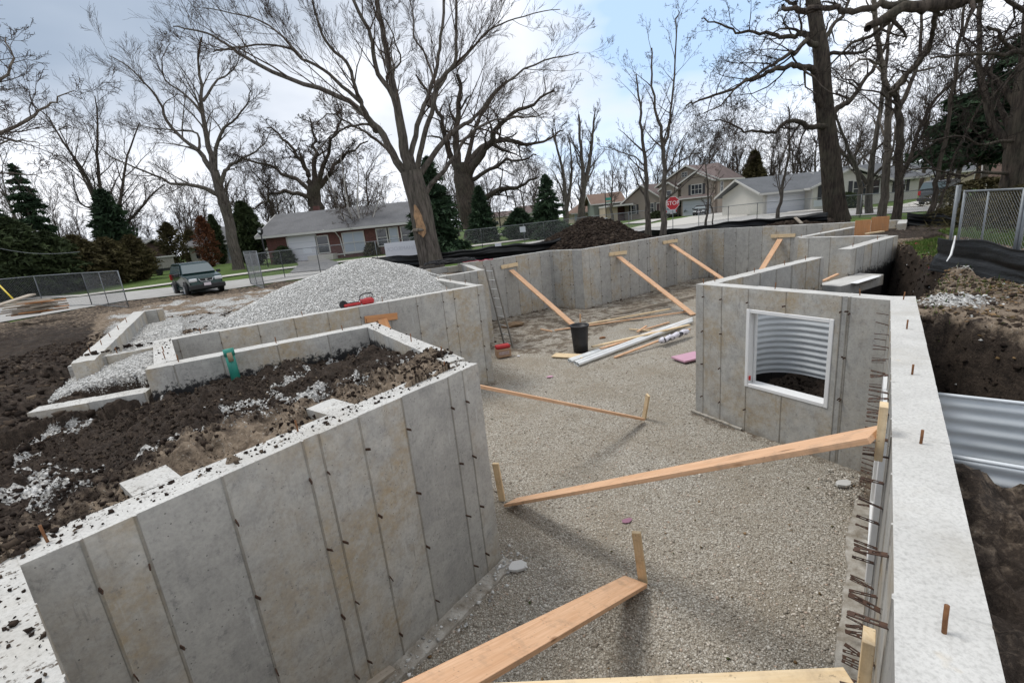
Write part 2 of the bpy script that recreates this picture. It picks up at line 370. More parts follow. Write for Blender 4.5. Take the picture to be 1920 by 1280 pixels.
mat('spruce', rough=.8, spec=.2, build=m_leaf((.012, .024, .014), (.028, .050, .024)))
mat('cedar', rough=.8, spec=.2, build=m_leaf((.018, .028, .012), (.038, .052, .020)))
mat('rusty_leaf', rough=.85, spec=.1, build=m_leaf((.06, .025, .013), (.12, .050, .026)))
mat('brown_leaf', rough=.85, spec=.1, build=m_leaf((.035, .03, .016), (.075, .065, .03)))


# ================================================================ LAYOUT OF THE FOUNDATION (wall tops are z = 0)
K = dict(W1L=(-2.52, 2.01), W1R=(-.38, 4.66), RW0=(.10, -.08), WWr=(4.71, 5.60), WWl=(3.33, 8.14), G1=(6.68, 10.14),
         H0=(7.99, 11.05), H1=(10.64, 12.62), K1=(9.27, 14.77), K2=(12.6, 16.7), SWo=(-2.20, 7.58), W0L=(-4.74, 5.84),
         W2L=(-5.77, 7.89), W2R=(-.54, 11.01), WQ=(-2.24, 13.7), WR=(-.57, 14.72), WS=(-1.65, 17.85),
         f1=(1.97, 20.15), f2=(3.14, 18.97), f3=(10.43, 24.18), f5=(15.08, 17.58))
poly_in_face = [K['RW0'], K['W1L'], K['W1R'], K['SWo'], (-4.62, 6.28), K['W2L'], K['W2R'], K['WQ'], K['WR'], K['WS'], K['f1'], K['f2'], K['f3'],
                K['f5'], K['K2'], K['K1'], (10.5, 12.6), K['H0'], K['G1'], K['WWl'], K['WWr']]
def offset_poly(P, d):
    P = [np.array(p, float) for p in P]; n = len(P); A = sum(P[i][0] * P[(i + 1) % n][1] - P[(i + 1) % n][0] * P[i][1] for i in range(n)); sgn = 1 if A > 0 else -1
    out = []
    for i in range(n):
        a, b, c = P[i - 1], P[i], P[(i + 1) % n]; d1 = (b - a) / np.linalg.norm(b - a); d2 = (c - b) / np.linalg.norm(c - b)
        n1 = np.array([d1[1], -d1[0]]) * sgn; n2 = np.array([d2[1], -d2[0]]) * sgn; m = n1 + n2; m /= np.linalg.norm(m); k = 1 / max(.35, m @ n1)
        out.append(tuple(b + m * d * k))
    return out
FPOLY = offset_poly(poly_in_face, .125)
# overdig trenches outside the walls
T1P = [(4.93, 5.60), (5.35, 5.45), (5.35, 4.2), (5.7, 2.2), (5.9, -2.5), (-.2, -2.5), (-.15, -.1), (4.6, 5.5)]
T2P = [(5.0, 5.78), (5.75, 6.35), (8.3, 8.55), (8.95, 9.5), (10.1, 11.1), (10.5, 12.2), (10.4, 12.6), (7.9, 11.25), (6.6, 10.35), (3.2, 8.3), (4.55, 5.7)]
def inpoly(x, y, P):
    r = np.zeros(x.shape, bool); n = len(P); j = n - 1
    for i in range(n):
        xi, yi = P[i][:2]; xj, yj = P[j][:2]
        if yi != yj:
            c = ((yi > y) != (yj > y)) & (x < (xj - xi) * (y - yi) / (yj - yi) + xi); r ^= c
        j = i
    return r
def dseg(x, y, P, closed=True):
    d = np.full(x.shape, 1e9); n = len(P)
    for i in range(n if closed else n - 1):
        ax, ay = P[i][:2]; bx, by = P[(i + 1) % n][:2]; vx, vy = bx - ax, by - ay; t = np.clip(((x - ax) * vx + (y - ay) * vy) / (vx * vx + vy * vy), 0, 1)
        d = np.minimum(d, np.hypot(x - ax - t * vx, y - ay - t * vy))
    return d
RWD0 = np.array(K['WWr']) - np.array(K['RW0']); RWD0 /= np.linalg.norm(RWD0)
_w = (un(1755, 742, -.25)[:2] + un(1778, 847, -.25)[:2]) / 2; WELL2 = np.array(K['RW0']) + RWD0 * ((_w - np.array(K['RW0'])) @ RWD0) + np.array([RWD0[1], -RWD0[0]]) * .25
def far_z(x, y):
    r = np.hypot(x, y); rise = sstep(31, 50, r) * (.5 - .25 * sstep(5, 25, x)); return -.8 + rise + 0 * y
ENC = [K['W1L'], K['W1R'], K['SWo'], K['W0L'], (-7.5, 4.0), (-6.0, 0)]
MOUND = at(1112, 419, 26.5)
PILE = (-3.75, 12.9)
DRIVE = [(-11.5, 12.5), (-6.4, 7.4), (-5.9, 8.4), (-1.5, 11.3), (-2.6, 13.8), (-1.6, 16.8), (-5, 20), (-9, 24.5), (-17, 23), (-17.5, 20)]
SLABG = [tuple(un(88, 756, -.3)[:2]), tuple(un(262, 722, -.3)[:2]), (-4.9, 6.0), (-5.4, 7.6), (-5.9, 8.2), (-9.0, 12.9), tuple(un(262, 590, -.0)[:2]), tuple(un(150, 676, -.0)[:2]), tuple(un(150, 698, -.3)[:2])]
LOT = [(-40, -20), tuple(un(-330, 662, -.8)[:2]), tuple(un(0, 608, -.8)[:2]), tuple(un(110, 588, -.8)[:2]), tuple(un(230, 567, -.8)[:2]), tuple(un(420, 546, -.8)[:2]), tuple(un(550, 527, -.8)[:2]), (-7, 26.5), (-3, 25.5), (4.5, 28), (12, 29), (20, 25), (20.5, 19), (14, 15.5), (11.5, 11), (9.5, 5), (9.5, -20)]
PIPEY = [un(1830, 505, -.25), un(1790, 575, -.25)]
def terrain(x, y):
    """height and surface class"""
    d = dseg(x, y, FPOLY); inside = inpoly(x, y, FPOLY)
    z = (-.24) + (far_z(x, y) + .24) * sstep(1.0, 8.0, d)
    z = np.where((x > 5) & (y < 13), np.maximum(z, -.30 - .1 * sstep(10, 15, x)), z)
    w = np.zeros(x.shape); g = np.zeros(x.shape); c = np.full(x.shape, .25)
    # dirt fill behind the near wall
    enc = inpoly(x, y, ENC)
    dw1 = (x - K['W1L'][0]) * -.775 + (y - K['W1L'][1]) * .632
    ze = -.07 - .19 * sstep(.5, 2.6, dw1) - .12 * sstep(2.2, 3.2, dw1) + .12 * (fbm(x, y, .9, 2) - .5) - .20 * sstep(3.5, 5.2, -x)
    z = np.where(enc, ze, z)
    left = (x < -2.5) & (y < 7.5) & ~enc & ~inside; z = np.where(left, np.minimum(z, -.36), z)
    nn = fbm(x, y, 3.1, 5, .55); nb = fbm(x + 31, y, .9, 3)
    clod = np.abs(fbm(x, y + 50, 5.5, 4, .6) - .5) * 2
    rough = np.where(enc, .40, np.where(x < -5, .30, .10))
    street = sstep(.3, 2, d) * (~inpoly(x, y, LOT))
    rough = rough * (1 - .85 * street)
    z = z + (nn - .5) * rough + (np.where(enc, .12, .04) * (1 - street)) * (.4 - clod) + np.where(enc, .075, np.where((x < -5) | (x > 4.8), .05, 0)) * (1 - street) * (np.abs(fbm(x + 3, y, 13.0, 3, .6) - .5) * 2 - .25) * (.5 + fbm(x, y + 9, 2.0, 2))
    ruts = np.sin((x * .85 + y * .53) * 4.2 + 3 * nb) * .03 * ((x < -6) & (y < 16)); z = z + ruts
    # gravel apron and pile
    drv = inpoly(x, y, DRIVE) & ~inside; dd = dseg(x, y, DRIVE)
    w = np.where(drv, sstep(0, .8, dd) * np.clip(2.4 * (fbm(x, y + 4, 1.1, 5, .6) - .14) - .42 * sstep(15, 21, y - x * .2 - 2), 0, 1), w); c = np.where(drv, .75, c)
    sl = inpoly(x, y, SLABG) & ~inside; dcw = dseg(x, y, [(-4.98, 6.20), (-5.80, 7.89)], False); z = np.where(sl, -.27 + .05 * (nn - .5) + .17 * (1 - sstep(.3, 1.3, dcw)), z); w = np.where(sl, .85 + .5 * (nb - .5), w)
    px, py = x - PILE[0], y - PILE[1]; ax = np.where(px < 0, 3.85, 2.6); ay = np.where(py < 0, 4.2, 4.0)
    n = np.hypot(px / ax, py / ay); ph = 1.22 * (1.0 - np.abs(n) ** 1.35) + .12 * (fbm(x, y, 1.6, 3) - .5)
    pz = -.42 + np.maximum(ph, 0) ; pile = (ph > 0) & ~inside
    z = np.where(pile, np.maximum(z, pz), z); w = np.where(pile, np.maximum(w, sstep(0, .12, ph) + .3), w)
    # dirt mound beyond the far wall
    mx, my = x - MOUND[0], y - MOUND[1]; mn = np.hypot(mx / np.where(mx < 0, 3.6, 3.4), my / 4.2)
    mh = (MOUND[2] + .75) * (1.05 - np.sqrt(mn * mn + .01)) * (1 + .5 * (fbm(x, y, 1.1, 4) - .5)) + .25 * (nn - .5)
    z = np.where((mh > 0) & ~inside & (mn < 1.2), np.maximum(z, -.45 + mh), z); c = np.where((mh > 0) & (mn < 1.2), -.1, c)
    c = np.where(enc, .10 + .75 * sstep(1.5, .2, dw1) * sstep(-1.4, .5, x - K['W1L'][0]), c)
    c = np.where(drv, .75, c)
    c = np.where((x < -5) & ~drv, .16 + .3 * sstep(14, 20, y), c)
    c = np.where((x > 4.9) & (y < 14), .66, c)
    # white chips scattered in the fill
    w = np.where(enc & ~pile, np.maximum(w, .95 * sstep(.56, .68, fbm(x + 7, y + 3, 1.7, 5, .7)) * sstep(.4, 1.4, dw1)), w)
    for q, r in ((PIPEY[0], .32), (PIPEY[1], .42)):
        dq = np.hypot((x - q[0]) / 1.5, y - q[1]) / r; m = (dq < 1.2) & ~inside; z = np.where(m, z + .16 * (1 - sstep(0, 1.2, dq)), z); w = np.where(m, np.maximum(w, .75 * (1 - sstep(.3, 1.2, dq))), w)
    g = np.where(inpoly(x, y, LOT) | inside, 0, sstep(0, .5, dseg(x, y, LOT)))
    gp = inpoly(x, y, [(9.1, 9.7), (10.4, 9.9), (13.6, 14.5), (11.4, 13.4), (10.6, 12.2)]); g = np.where(gp, .8, g); z = np.where(gp, z - .12, z)
    # trenches
    for P, zf in ((T1P, -1.15), (T2P, -2.35)):
        ip = inpoly(x, y, P); e = dseg(x, y, P[:5] if P is T1P else P[:6], False)
        zz = zf
        if P is T1P: zz = -.40 - 1.8 * sstep(2.75, 3.1, y * .77 + x * .63 - 1.35) + .35 * (nb - .5)
        wob = .35 * fbm(x, y, 2.2, 3)
        tz = zz + (z - zz) * (1 - sstep(0, .55, e + wob - .15)) + .42 * (nn - .5) + .20 * (.4 - clod) + .05 * (np.abs(fbm(x, y, 13.0, 3, .6) - .5) * 2 - .25)
        z = np.where(ip & ~inside, np.minimum(z, tz), z); w = np.where(ip, 0, w); g = np.where(ip, 0, g)
        c = np.where(ip, .45 * sstep(-.62, -.34, z) - .15, c)
    wu = (x - WELL2[0]) * RWD0[0] + (y - WELL2[1]) * RWD0[1]; wv = (x - WELL2[0]) * RWD0[1] - (y - WELL2[1]) * RWD0[0]
    z = np.where((np.abs(wu) < .60) & (wv > -.1) & (wv < 1.10) & ~inside, np.minimum(z, -1.25 + .15 * (nn - .5)), z)
    # excavated floor
    fz = FLOOR + .035 * (fbm(x, y, .8, 3) - .5) + .02 * (nn - .5)
    edge = 1 - sstep(.12, .55, d); mud = .62 * edge
    muddy = inpoly(x, y, [(-.8, 14.0), (1.2, 12.7), (3.4, 15.4), (6.5, 17.8), (11, 22), (10, 23.8), (3.2, 18.7), (1.9, 19.8), (-1.5, 17.6)])
    mud = np.where(muddy, np.maximum(mud, .50), mud); fz = np.where(muddy, fz + .10 * (fbm(x, y, 1.3, 4) - .35) + .10 * edge, fz)
    mud = np.where((x > 6) & (y > 18), np.maximum(mud, .30), mud)
    z = np.where(inside, fz, z); c = np.where(inside, mud, c); w = np.where(inside, 0, w); g = np.where(inside, 0, g)
    return z, np.stack([w, g, c], -1), inside


def patch(x0, x1, y0, y1, st, hole=None, sink=0, nosink=False, names=('ground', 'gravel_floor')):
    xs = np.arange(x0, x1 + st / 2, st); ys = np.arange(y0, y1 + st / 2, st); X, Y = np.meshgrid(xs, ys)
    z, col, ins = terrain(X, Y)
    if hole:
        hx0, hx1, hy0, hy1 = hole; hm = (X > hx0) & (X < hx1) & (Y > hy0) & (Y < hy1); z = z if nosink else np.where(hm, np.minimum(z, -.8) - sink, z)
    V = np.stack([X, Y, z], -1).reshape(-1, 3); nx, ny = len(xs), len(ys)
    i = np.arange(nx * ny).reshape(ny, nx); F = np.stack([i[:-1, :-1], i[:-1, 1:], i[1:, 1:], i[1:, :-1]], -1).reshape(-1, 4)
    insf = ins.ravel()[F].all(1)
    if hole:
        hf = hm.ravel()[F].all(1); F = F[~hf]; insf = insf[~hf]
    for sel, nm, mt in ((~insf, names[0], MAT['ground_mix']), (insf, names[1], MAT['gravel'])):
        if not sel.any(): continue
        f = F[sel]; used = np.unique(f); rm = np.zeros(len(V), int); rm[used] = np.arange(len(used))
        o = mesh_np(nm, V[used], rm[f], mt, smooth=True, col=col.reshape(-1, 3)[used]); tag(o, kind='structure')
patch(-13, 14, -2.5, 17.0, .05, hole=(-8.03, -.13, 1.17, 8.03), nosink=True)
patch(-8.1, -.05, 1.1, 8.1, .0225)
patch(-26, 24, 16.9, 34, .125)
patch(-26, -12.9, -3, 17.1, .15); patch(13.9, 24, -3, 17.1, .15)
patch(-240, 300, -10, 520, 2.5, hole=(-25, 23, -20, 32.5), names=('ground', 'ground'))


# ================================================================ CONCRETE WALLS
rng = random.Random(11)
tie_me = MB().box((0, .022, 0), (.007, .085, .021)).build('form_tie', MAT['tie_steel']).data
tie_long = (lambda m: m.box((-.010, .035, 0), (.007, .12, .004)).box((.010, .035, 0), (.007, .12, .004)).box((0, -.015, 0), (.026, .03, .0052)).box((0, .085, 0), (.026, .022, .0052)).box((0, .035, 0), (.026, .014, .0052)))(MB()).build('form_tie', MAT['tie_steel']).data
rebar_me = MB().tube([(0, 0, -.05), (.002, 0, .05), (.004, .002, .10)], .007, 8).build('rebar', MAT['rust'], smooth=True).data
for o in list(C.objects):
    if o.name.startswith(('form_tie', 'rebar')): bpy.data.objects.remove(o)

def wall(name, label, a, b, t, side=1, zt=0.0, zb=FLOOR - .12, opens=(), seams=None, step=.61, ties=True, rebars=(), tar=None, tiedz=.61, tie0=-.22, dirty=.0, tielong=False, ext=(0, 0), seam_wide=0.0, cat='wall', group='poured concrete foundation walls', tarback=None, tie_p=.95):
    """wall whose visible face runs a->b at z top zt; the body lies on the left (side=1) or right (-1) of a->b"""
    a = np.array(a, float); b = np.array(b, float); L = np.linalg.norm(b - a); d = (b - a) / L; nrm = np.array([-d[1], d[0]]) * side
    a = a - d * ext[0]; L = L + ext[0] + ext[1]
    ang = math.atan2(d[1], d[0])
    root = bpy.data.objects.new(name, None)
    if seams is None:
        seams = []; s = rng.uniform(.15, .5)
        while s < L - .08: seams.append(s); s += step * (1 if rng.random() < .82 else rng.uniform(.25, .6))
    cols = [0.0]; flags = []
    for s in seams:
        wd = .012 + seam_wide * rng.random(); flags.append((s - wd / 2 - .001, s + wd / 2 + .001))
        cols += [s - wd / 2 - .006, s - wd / 2, s + wd / 2, s + wd / 2 + .006]
    cols.append(L)
    cols = sorted(set(round(v, 4) for v in cols if 0 <= v <= L))
    for o in opens: cols += [o[0], o[1]]
    cols = sorted(cols); cc = [cols[0]]
    for v in cols[1:]:
        if v - cc[-1] < .002: continue
        k = max(1, int((v - cc[-1]) / .22)); base = cc[-1]
        for i in range(1, k + 1): cc.append(base + (v - base) * i / k)
    rows = [zb, zt]
    for o in opens: rows += [o[2], o[3]]
    if tar is not None: rows += [tar]
    rows = sorted(set(rows)); rr = [rows[0]]
    for v in rows[1:]:
        k = max(1, int((v - rr[-1]) / .35)); base = rr[-1]
        for i in range(1, k + 1): rr.append(base + (v - base) * i / k)
    nc, nr = len(cc), len(rr); V = []; col = []; uv = []
    pan = []; pr = rng.random(); ps = sorted(seams) + [1e9]; k = 0
    for s in cc:
        while s > ps[k] + .0001: k += 1; pr = rng.random()
        pan.append(pr)
    prv = [random.Random(int(p * 1e6)).random() for p in pan]
    for fi in (0, 1):
        for j, z in enumerate(rr):
            for i, s in enumerate(cc):
                sm = 1.0 if any(lo <= s <= hi for lo, hi in flags) else 0.0
                jit = (.006 if sm and fi == 0 else 0)
                off = -jit * (1 if fi == 0 else 0) + (t if fi else 0)
                zz = z + (rng.uniform(-.006, .004) if j == nr - 1 else 0)
                V.append((s, off * side, zz)); tv = 0.0
                tl = tar if fi == 0 else tarback
                if tl is not None: tv = float(np.clip(.5 + (tl - z) * 2.2, 0, 1))
                col.append((prv[i], sm, tv))
    N = nc * nr; F = []; mi = []
    def hole(s0, s1, z0, z1):
        return any(o[0] - .001 <= s0 and s1 <= o[1] + .001 and o[2] - .001 <= z0 and z1 <= o[3] + .001 for o in opens)
    for j in range(nr - 1):
        for i in range(nc - 1):
            if hole(cc[i], cc[i + 1], rr[j], rr[j + 1]): continue
            q = j * nc + i; F.append((q, q + 1, q + nc + 1, q + nc)); F.append((N + q, N + q + nc, N + q + nc + 1, N + q + 1)); mi += [0, 0]
    # top with a middle row, ends, reveals
    base = len(V)
    nt = 3
    for kx in range(1, nt):
        for i, s in enumerate(cc): V.append((s, t * side * kx / nt, zt + rng.uniform(-.003, .003))); col.append((.5, 0, 0))
    # duplicate rim so the top has its own attributes
    r0 = len(V)
    for i in range(nc): V.append(V[(nr - 1) * nc + i]); col.append((.5, dirty, 0))
    r1 = len(V)
    for i in range(nc): V.append(V[N + (nr - 1) * nc + i]); col.append((.5, dirty, 0))
    for i in range(base, r0): col[i] = (.5, dirty, 0)
    rowsT = [r0] + [base + k2 * nc for k2 in range(nt - 1)] + [r1]
    for k2 in range(nt):
        for i in range(nc - 1): F.append((rowsT[k2] + i, rowsT[k2] + i + 1, rowsT[k2 + 1] + i + 1, rowsT[k2 + 1] + i)); mi.append(1)
    for j in range(nr - 1):
        F.append((j * nc, (j + 1) * nc, N + (j + 1) * nc, N + j * nc)); q = nc - 1; F.append((j * nc + q, N + j * nc + q, N + (j + 1) * nc + q, (j + 1) * nc + q)); mi += [0, 0]
    for o in opens:
        ii = [i for i, s in enumerate(cc) if o[0] - .001 <= s <= o[1] + .001]; jj = [j for j, z in enumerate(rr) if o[2] - .001 <= z <= o[3] + .001]
        for x, y in zip(ii[:-1], ii[1:]):
            for j in (jj[0], jj[-1]): F.append((j * nc + x, j * nc + y, N + j * nc + y, N + j * nc + x)); mi.append(0)
        for x, y in zip(jj[:-1], jj[1:]):
            for i in (ii[0], ii[-1]): F.append((x * nc + i, y * nc + i, N + y * nc + i, N + x * nc + i)); mi.append(0)
    me_o = mesh_np(name, V, F, [MAT['concrete'], MAT['concrete_top']], col=np.array(col), midx=mi)
    me = me_o.data
    uvl = me.uv_layers.new(name='UVMap'); vi = np.empty(len(me.loops), np.int32); me.loops.foreach_get('vertex_index', vi)
    Va = np.array(V); so = rng.uniform(0, 50); uvs = np.stack([Va[vi, 0] + so + Va[vi, 1] * .3, Va[vi, 2]], -1).astype(np.float32); uvl.data.foreach_set('uv', uvs.ravel())
    bm = bmesh.new(); bm.from_mesh(me); bmesh.ops.recalc_face_normals(bm, faces=bm.faces); bm.to_mesh(me); bm.free()
    bpy.data.objects.remove(root)
    me_o.location = (a[0], a[1], 0); me_o.rotation_euler = (0, 0, ang); tag(me_o, label, cat, group)
    if ties:
        zs = []; z = zt + tie0
        while z > zb + .3: zs.append(z); z -= tiedz
        for s in seams:
            for z in zs:
                if rng.random() > tie_p or hole(s, s, z, z) or any(o[0] - .1 < s < o[1] + .1 and o[2] - .1 < z < o[3] + .1 for o in opens): continue
                o = link('form_tie', tie_long if tielong else tie_me, me_o); o.location = (s + rng.uniform(-.01, .01), (-.03 if tielong else 0) * side, z + rng.uniform(-.02, .02))
                o.rotation_euler = (rng.uniform(-.25, .25), rng.uniform(-.3, .3), (PI if side > 0 else 0) + rng.uniform(-.25, .25))
    for s in rebars:
        s_, off = s if hasattr(s, '__len__') else (s, .5)
        o = link('rebar', rebar_me, me_o); o.location = (s_ + ext[0], t * side * off, zt); o.rotation_euler = (rng.uniform(-.1, .1), rng.uniform(-.1, .1), rng.uniform(0, 6)); o.scale = (1, 1, rng.uniform(.75, 1.1))
    me_o['_l'] = L; del me_o['_l']
    return me_o

def sal(a, b, p): d = np.array(b) - np.array(a); d = d / np.linalg.norm(d); return float((np.array(p[:2]) - np.array(a)) @ d)
T = .25
k = K
w1seam = [sal(k['W1L'], k['W1R'], un(x, y)) for x, y in ((150, 1009), (250, 963), (412, 891), (563, 825), (592, 811), (668, 779), (750, 744), (838, 706), (866, 694))]
w1 = wall('near_wall', 'tall grey concrete wall across the left foreground with slanting form joints, soil heaped behind its top', k['W1L'], k['W1R'], .27, 1, seams=w1seam, rebars=[(sal(k['W1L'], k['W1R'], un(555, 808)), .7), (sal(k['W1L'], k['W1R'], un(835, 694)), .65), .12], dirty=.55, tie0=-.32, ext=(0, 0), tie_p=1)
for s, dd in ((1.52, 0.33), (.47, .36)):   # short counterforts behind the wall
    d = (np.array(k['W1R']) - np.array(k['W1L'])); d /= np.linalg.norm(d); nn_ = np.array([-d[1], d[0]])
a_ = un(602, 742)[:2]; b_ = un(606, 786)[:2]
S1 = np.array([.628, .778]); N1 = np.array([-.778, .628])
for lab, (sx, ln) in (('short concrete stub jutting back into the soil from the middle of the near wall', (sal(k['W1L'], k['W1R'], un(676, 760)), .34)),
                      ('short concrete stub beside the rebar at the left end of the near wall', (sal(k['W1L'], k['W1R'], un(330, 885)), .30))):
    p0 = np.array(k['W1L']) + S1 * sx + N1 * .272
    wall('wall_stub', lab, p0, p0 + N1 * ln, .26, 1, zb=-1.0, ties=False, seams=[], dirty=.6)
wall('corner_wall', 'concrete wall at the bottom left corner whose speckled top runs toward the viewer', (k['RW0'][0] - .02, k['RW0'][1] - .02), k['W1L'], .36, -1 if False else 1, ties=False, seams=[.5, 1.1, 1.7, 2.3, 2.9], dirty=1.0, zt=-.002, ext=(0, .271))
sw_seams = [.6, 1.2, 1.9, 2.6, 3.2]
wall('side_wall', 'concrete wall running back from the right end of the near wall, black coating low on its soil side', np.array(k['W1R']) + Wd * .285, np.array(k['SWo']) + Wd * .03, .22, 1, zt=-.001, seams=sw_seams, ties=False, rebars=[(.35, .5), (1.3, .5), (3.2, .6)], dirty=.45, ext=(.0, .0), tarback=-.17)
wall('back_wall', 'low looking concrete wall closing the soil patch, with a green pipe against it', np.array(k['SWo']) - Wd * .26 + U * -.225, np.array(k['W0L']), .26, -1, seams=[.6, 1.3, 2.0, 2.55], ties=False, rebars=[.35, 1.3, 2.5], dirty=.4, tar=-.27, ext=(0, 0))
wall('cross_wall', 'thin pale concrete wall joining the two long walls at their left end', (-4.62, 6.28), (-5.80, 7.89), .26, 1, seams=[.6, 1.2], ties=False, rebars=[.3, .9], dirty=.6, zt=-.003)
wall('long_wall', 'long concrete wall in front of the gravel pile with an orange cleat on its face', k['W2L'], k['W2R'], .25, 1, step=.62, rebars=[.4, 2.1, 3.7, 5.2], dirty=.1, ext=(.28, 0))
wall('return_wall', 'pale concrete wall running back from the long wall beside the gravel pile', np.array(k['W2R']) + Wd * .26 - U * .23, k['WQ'], .22, -1, zt=-.002, ties=False, rebars=[.5, 1.5, 2.4], ext=(0, .05))
wall('ladder_wall', 'short concrete wall behind the top of the ladder', k['WQ'], k['WR'], .25, 1, step=.6, zt=-.001, ext=(.2, 0))
wall('pale_return_wall', 'pale concrete return wall with black cables lying at its far end', np.array(k['WR']) + Wd * .26 - U * .23, k['WS'], .22, -1, zt=-.002, ties=False, ext=(0, .1))
wall('low_back_wall', 'low concrete wall between the gravel pile and the big tree trunk', (-5.2, 16.5), (-1.72, 17.55), .22, 1, zt=-.03, zb=-1.2, ties=False)
wall('far_left_wall', 'far concrete wall behind the ladder with a plank brace against it', k['WS'], k['f1'], .25, 1, zt=0, ext=(0, .0))
wall('jog_wall', 'narrow light concrete wall jogging forward in the far wall, facing left', k['f1'], k['f2'], .25, 1, zt=-.001, step=.42, ext=(.25, -.005))
wall('far_wall', 'longest far concrete wall with two plank braces, brown soil heaped behind it', np.array(k['f2']) + U * .005, k['f3'], .25, 1, zt=-.002, step=.62)
wall('far_right_wall', 'far right concrete wall, buff stained panels, one plank brace leaning on it', k['f3'], k['f5'], .25, 1, zt=-.001, step=.62, ext=(.26, 0))
wall('far_corner_wall', 'small concrete wall piece at the far right beside the plywood bucks', (15.08, 17.55), (13.9, 16.2), .25, -1, zt=-.01, ties=False)
# window wall and the wall along the right edge
ww_open = (1.04 + 0, 0, 0, 0)
s0 = sal(k['WWl'], k['WWr'], (3.69, 7.22)); s1 = sal(k['WWl'], k['WWr'], (4.38, 6.12))
WIN = (s0, s1, -1.64, -.33)
wall('window_wall', 'concrete wall with a white framed window opening showing corrugated metal', k['WWl'], k['WWr'], .25, 1, opens=[WIN], seams=[.16, .52, s0 + .02, s0 + .62, s1 - .05 + .2, 2.35, 2.45], rebars=[(.06, .5), (1.35, .5), (2.5, .5)], ext=(0, .0), tie0=-.22)
rw_a = np.array(k['RW0']); rw_b = np.array(k['WWr']); RWd = (rw_b - rw_a) / np.linalg.norm(rw_b - rw_a); RWn = np.array([RWd[1], -RWd[0]])
RWL = float(np.linalg.norm(rw_b - rw_a))
sR0 = sal(rw_a, rw_b, (2.62, 3.05)) - .02; RWIN = (sR0, sR0 + 1.22, -1.64, -.30)
wall('right_wall', 'bright topped concrete wall along the right edge with bent form ties on its inner side', rw_a, rw_b, .245, -1, opens=[RWIN], rebars=[(sal(rw_a, rw_b, un(*p)), .5) for p in ((1786, 1192), (1733, 832), (1724, 703), (1709, 617), (1700, 562))], dirty=.12, tielong=True, step=.46, tie0=-.16, tiedz=.30, ext=(.3, .262))
wall('buttress_wall', 'concrete wall behind the window wall with mossy stained joints, facing the dark trench', np.array(k['WWl']) + Wd * .0 + U * .0 - Wd * .25, np.array(k['G1']) - Wd * .25, .25, 1, zt=-.001, tar=-.66, seam_wide=.05, ties=False, rebars=[.35, 1.55, 2.6, 3.4], ext=(.0, 0), step=.55)
wall('pier_wall', 'concrete wall beyond the ledge with yellow stained joints, grass at its far end', un(1596, 467)[:2], k['H1'], .27, 1, zt=0, tar=-.62, seam_wide=.05, ties=False, rebars=[.5, 2.1], step=.5)
wall('inner_return_wall', 'concrete wall running back from the far end of the pier wall', np.array(k['K1']), np.array(k['H1']) + (-.12, .30), .25, 1, zt=-.002, step=.6, tie_p=.5)
wall('inner_far_wall', 'short slanting concrete wall in front of the plywood bucks', k['K1'], k['K2'], .25, 1, zt=-.003, step=.6, ties=False, rebars=[.4, 1.6], ext=(-.26, 0))
# low ledge between the buttress and pier walls
la = np.array(k['G1']) - Wd * .25; lb = un(1657, 514, -.62)[:2]
ldg = (np.array(k['H0']) - np.array(k['G1'])); ldg /= np.linalg.norm(ldg)
wall('ledge_wall', 'low concrete ledge with a white strip on top spanning the gap over the dark trench', un(1576, 537, -.62)[:2], lb, .50, 1, zt=-.62, zb=-.86, ties=False, seams=[.8], dirty=.1)
wall('sunken_wall', 'black coated concrete wall under the ledge', np.array(un(1576, 537, -.62)[:2]) + Wd * .02, lb + Wd * .02, .4, 1, zt=-.863, zb=FLOOR - .1, ties=False, tar=-.80, seams=[.9])
o = MB().board((*(un(1600, 531, -.615)[:2]), -.616), (*(un(1645, 517, -.615)[:2]), -.616), .16, .006).build('sill_sheet', MAT['vinyl']); tag(o, 'white strip of sheet lying on the low concrete ledge', 'strip')
# frost walls of the left part
wall('left_frost_wall', 'narrow bright topped low concrete wall receding along the left of the gravel', un(141, 680, 0)[:2] + (-.02, -.05), un(250, 585, 0)[:2], .27, -1, zt=0, zb=-1.0, ties=False, rebars=[.6, 1.5, 2.4, 3.4, 4.6], dirty=.2, group='low concrete frost walls')
wall('end_frost_wall', 'short low concrete wall at the far end of the receding left wall', un(250, 585, 0)[:2] + (.27, -.08), un(278, 582, 0)[:2] + (.3, .1), .2, 1, zt=0, zb=-1, ties=False, group='low concrete frost walls')
wall('front_frost_wall', 'low concrete wall strewn with soil between the two patches of white gravel', (-6.80, 7.06), (-5.85, 7.72), .22, 1, zt=-.06, zb=-1, ties=False, rebars=[.25, .55], dirty=1.0, group='low concrete frost walls')
wall('step_frost_wall', 'lower concrete step in front of the soil strewn frost wall', un(126, 687, -.17)[:2], un(204, 674, -.17)[:2], .3, 1, zt=-.17, zb=-1, ties=False, dirty=.3, group='low concrete frost walls')
wall('near_frost_wall', 'low soil covered concrete wall at the left between chips and dark soil', un(50, 775, -.28)[:2], (-4.78, 5.80), .26, 1, zt=-.28, zb=-1.2, ties=False, dirty=.8, seams=[.6, 1.2], group='low concrete frost walls')

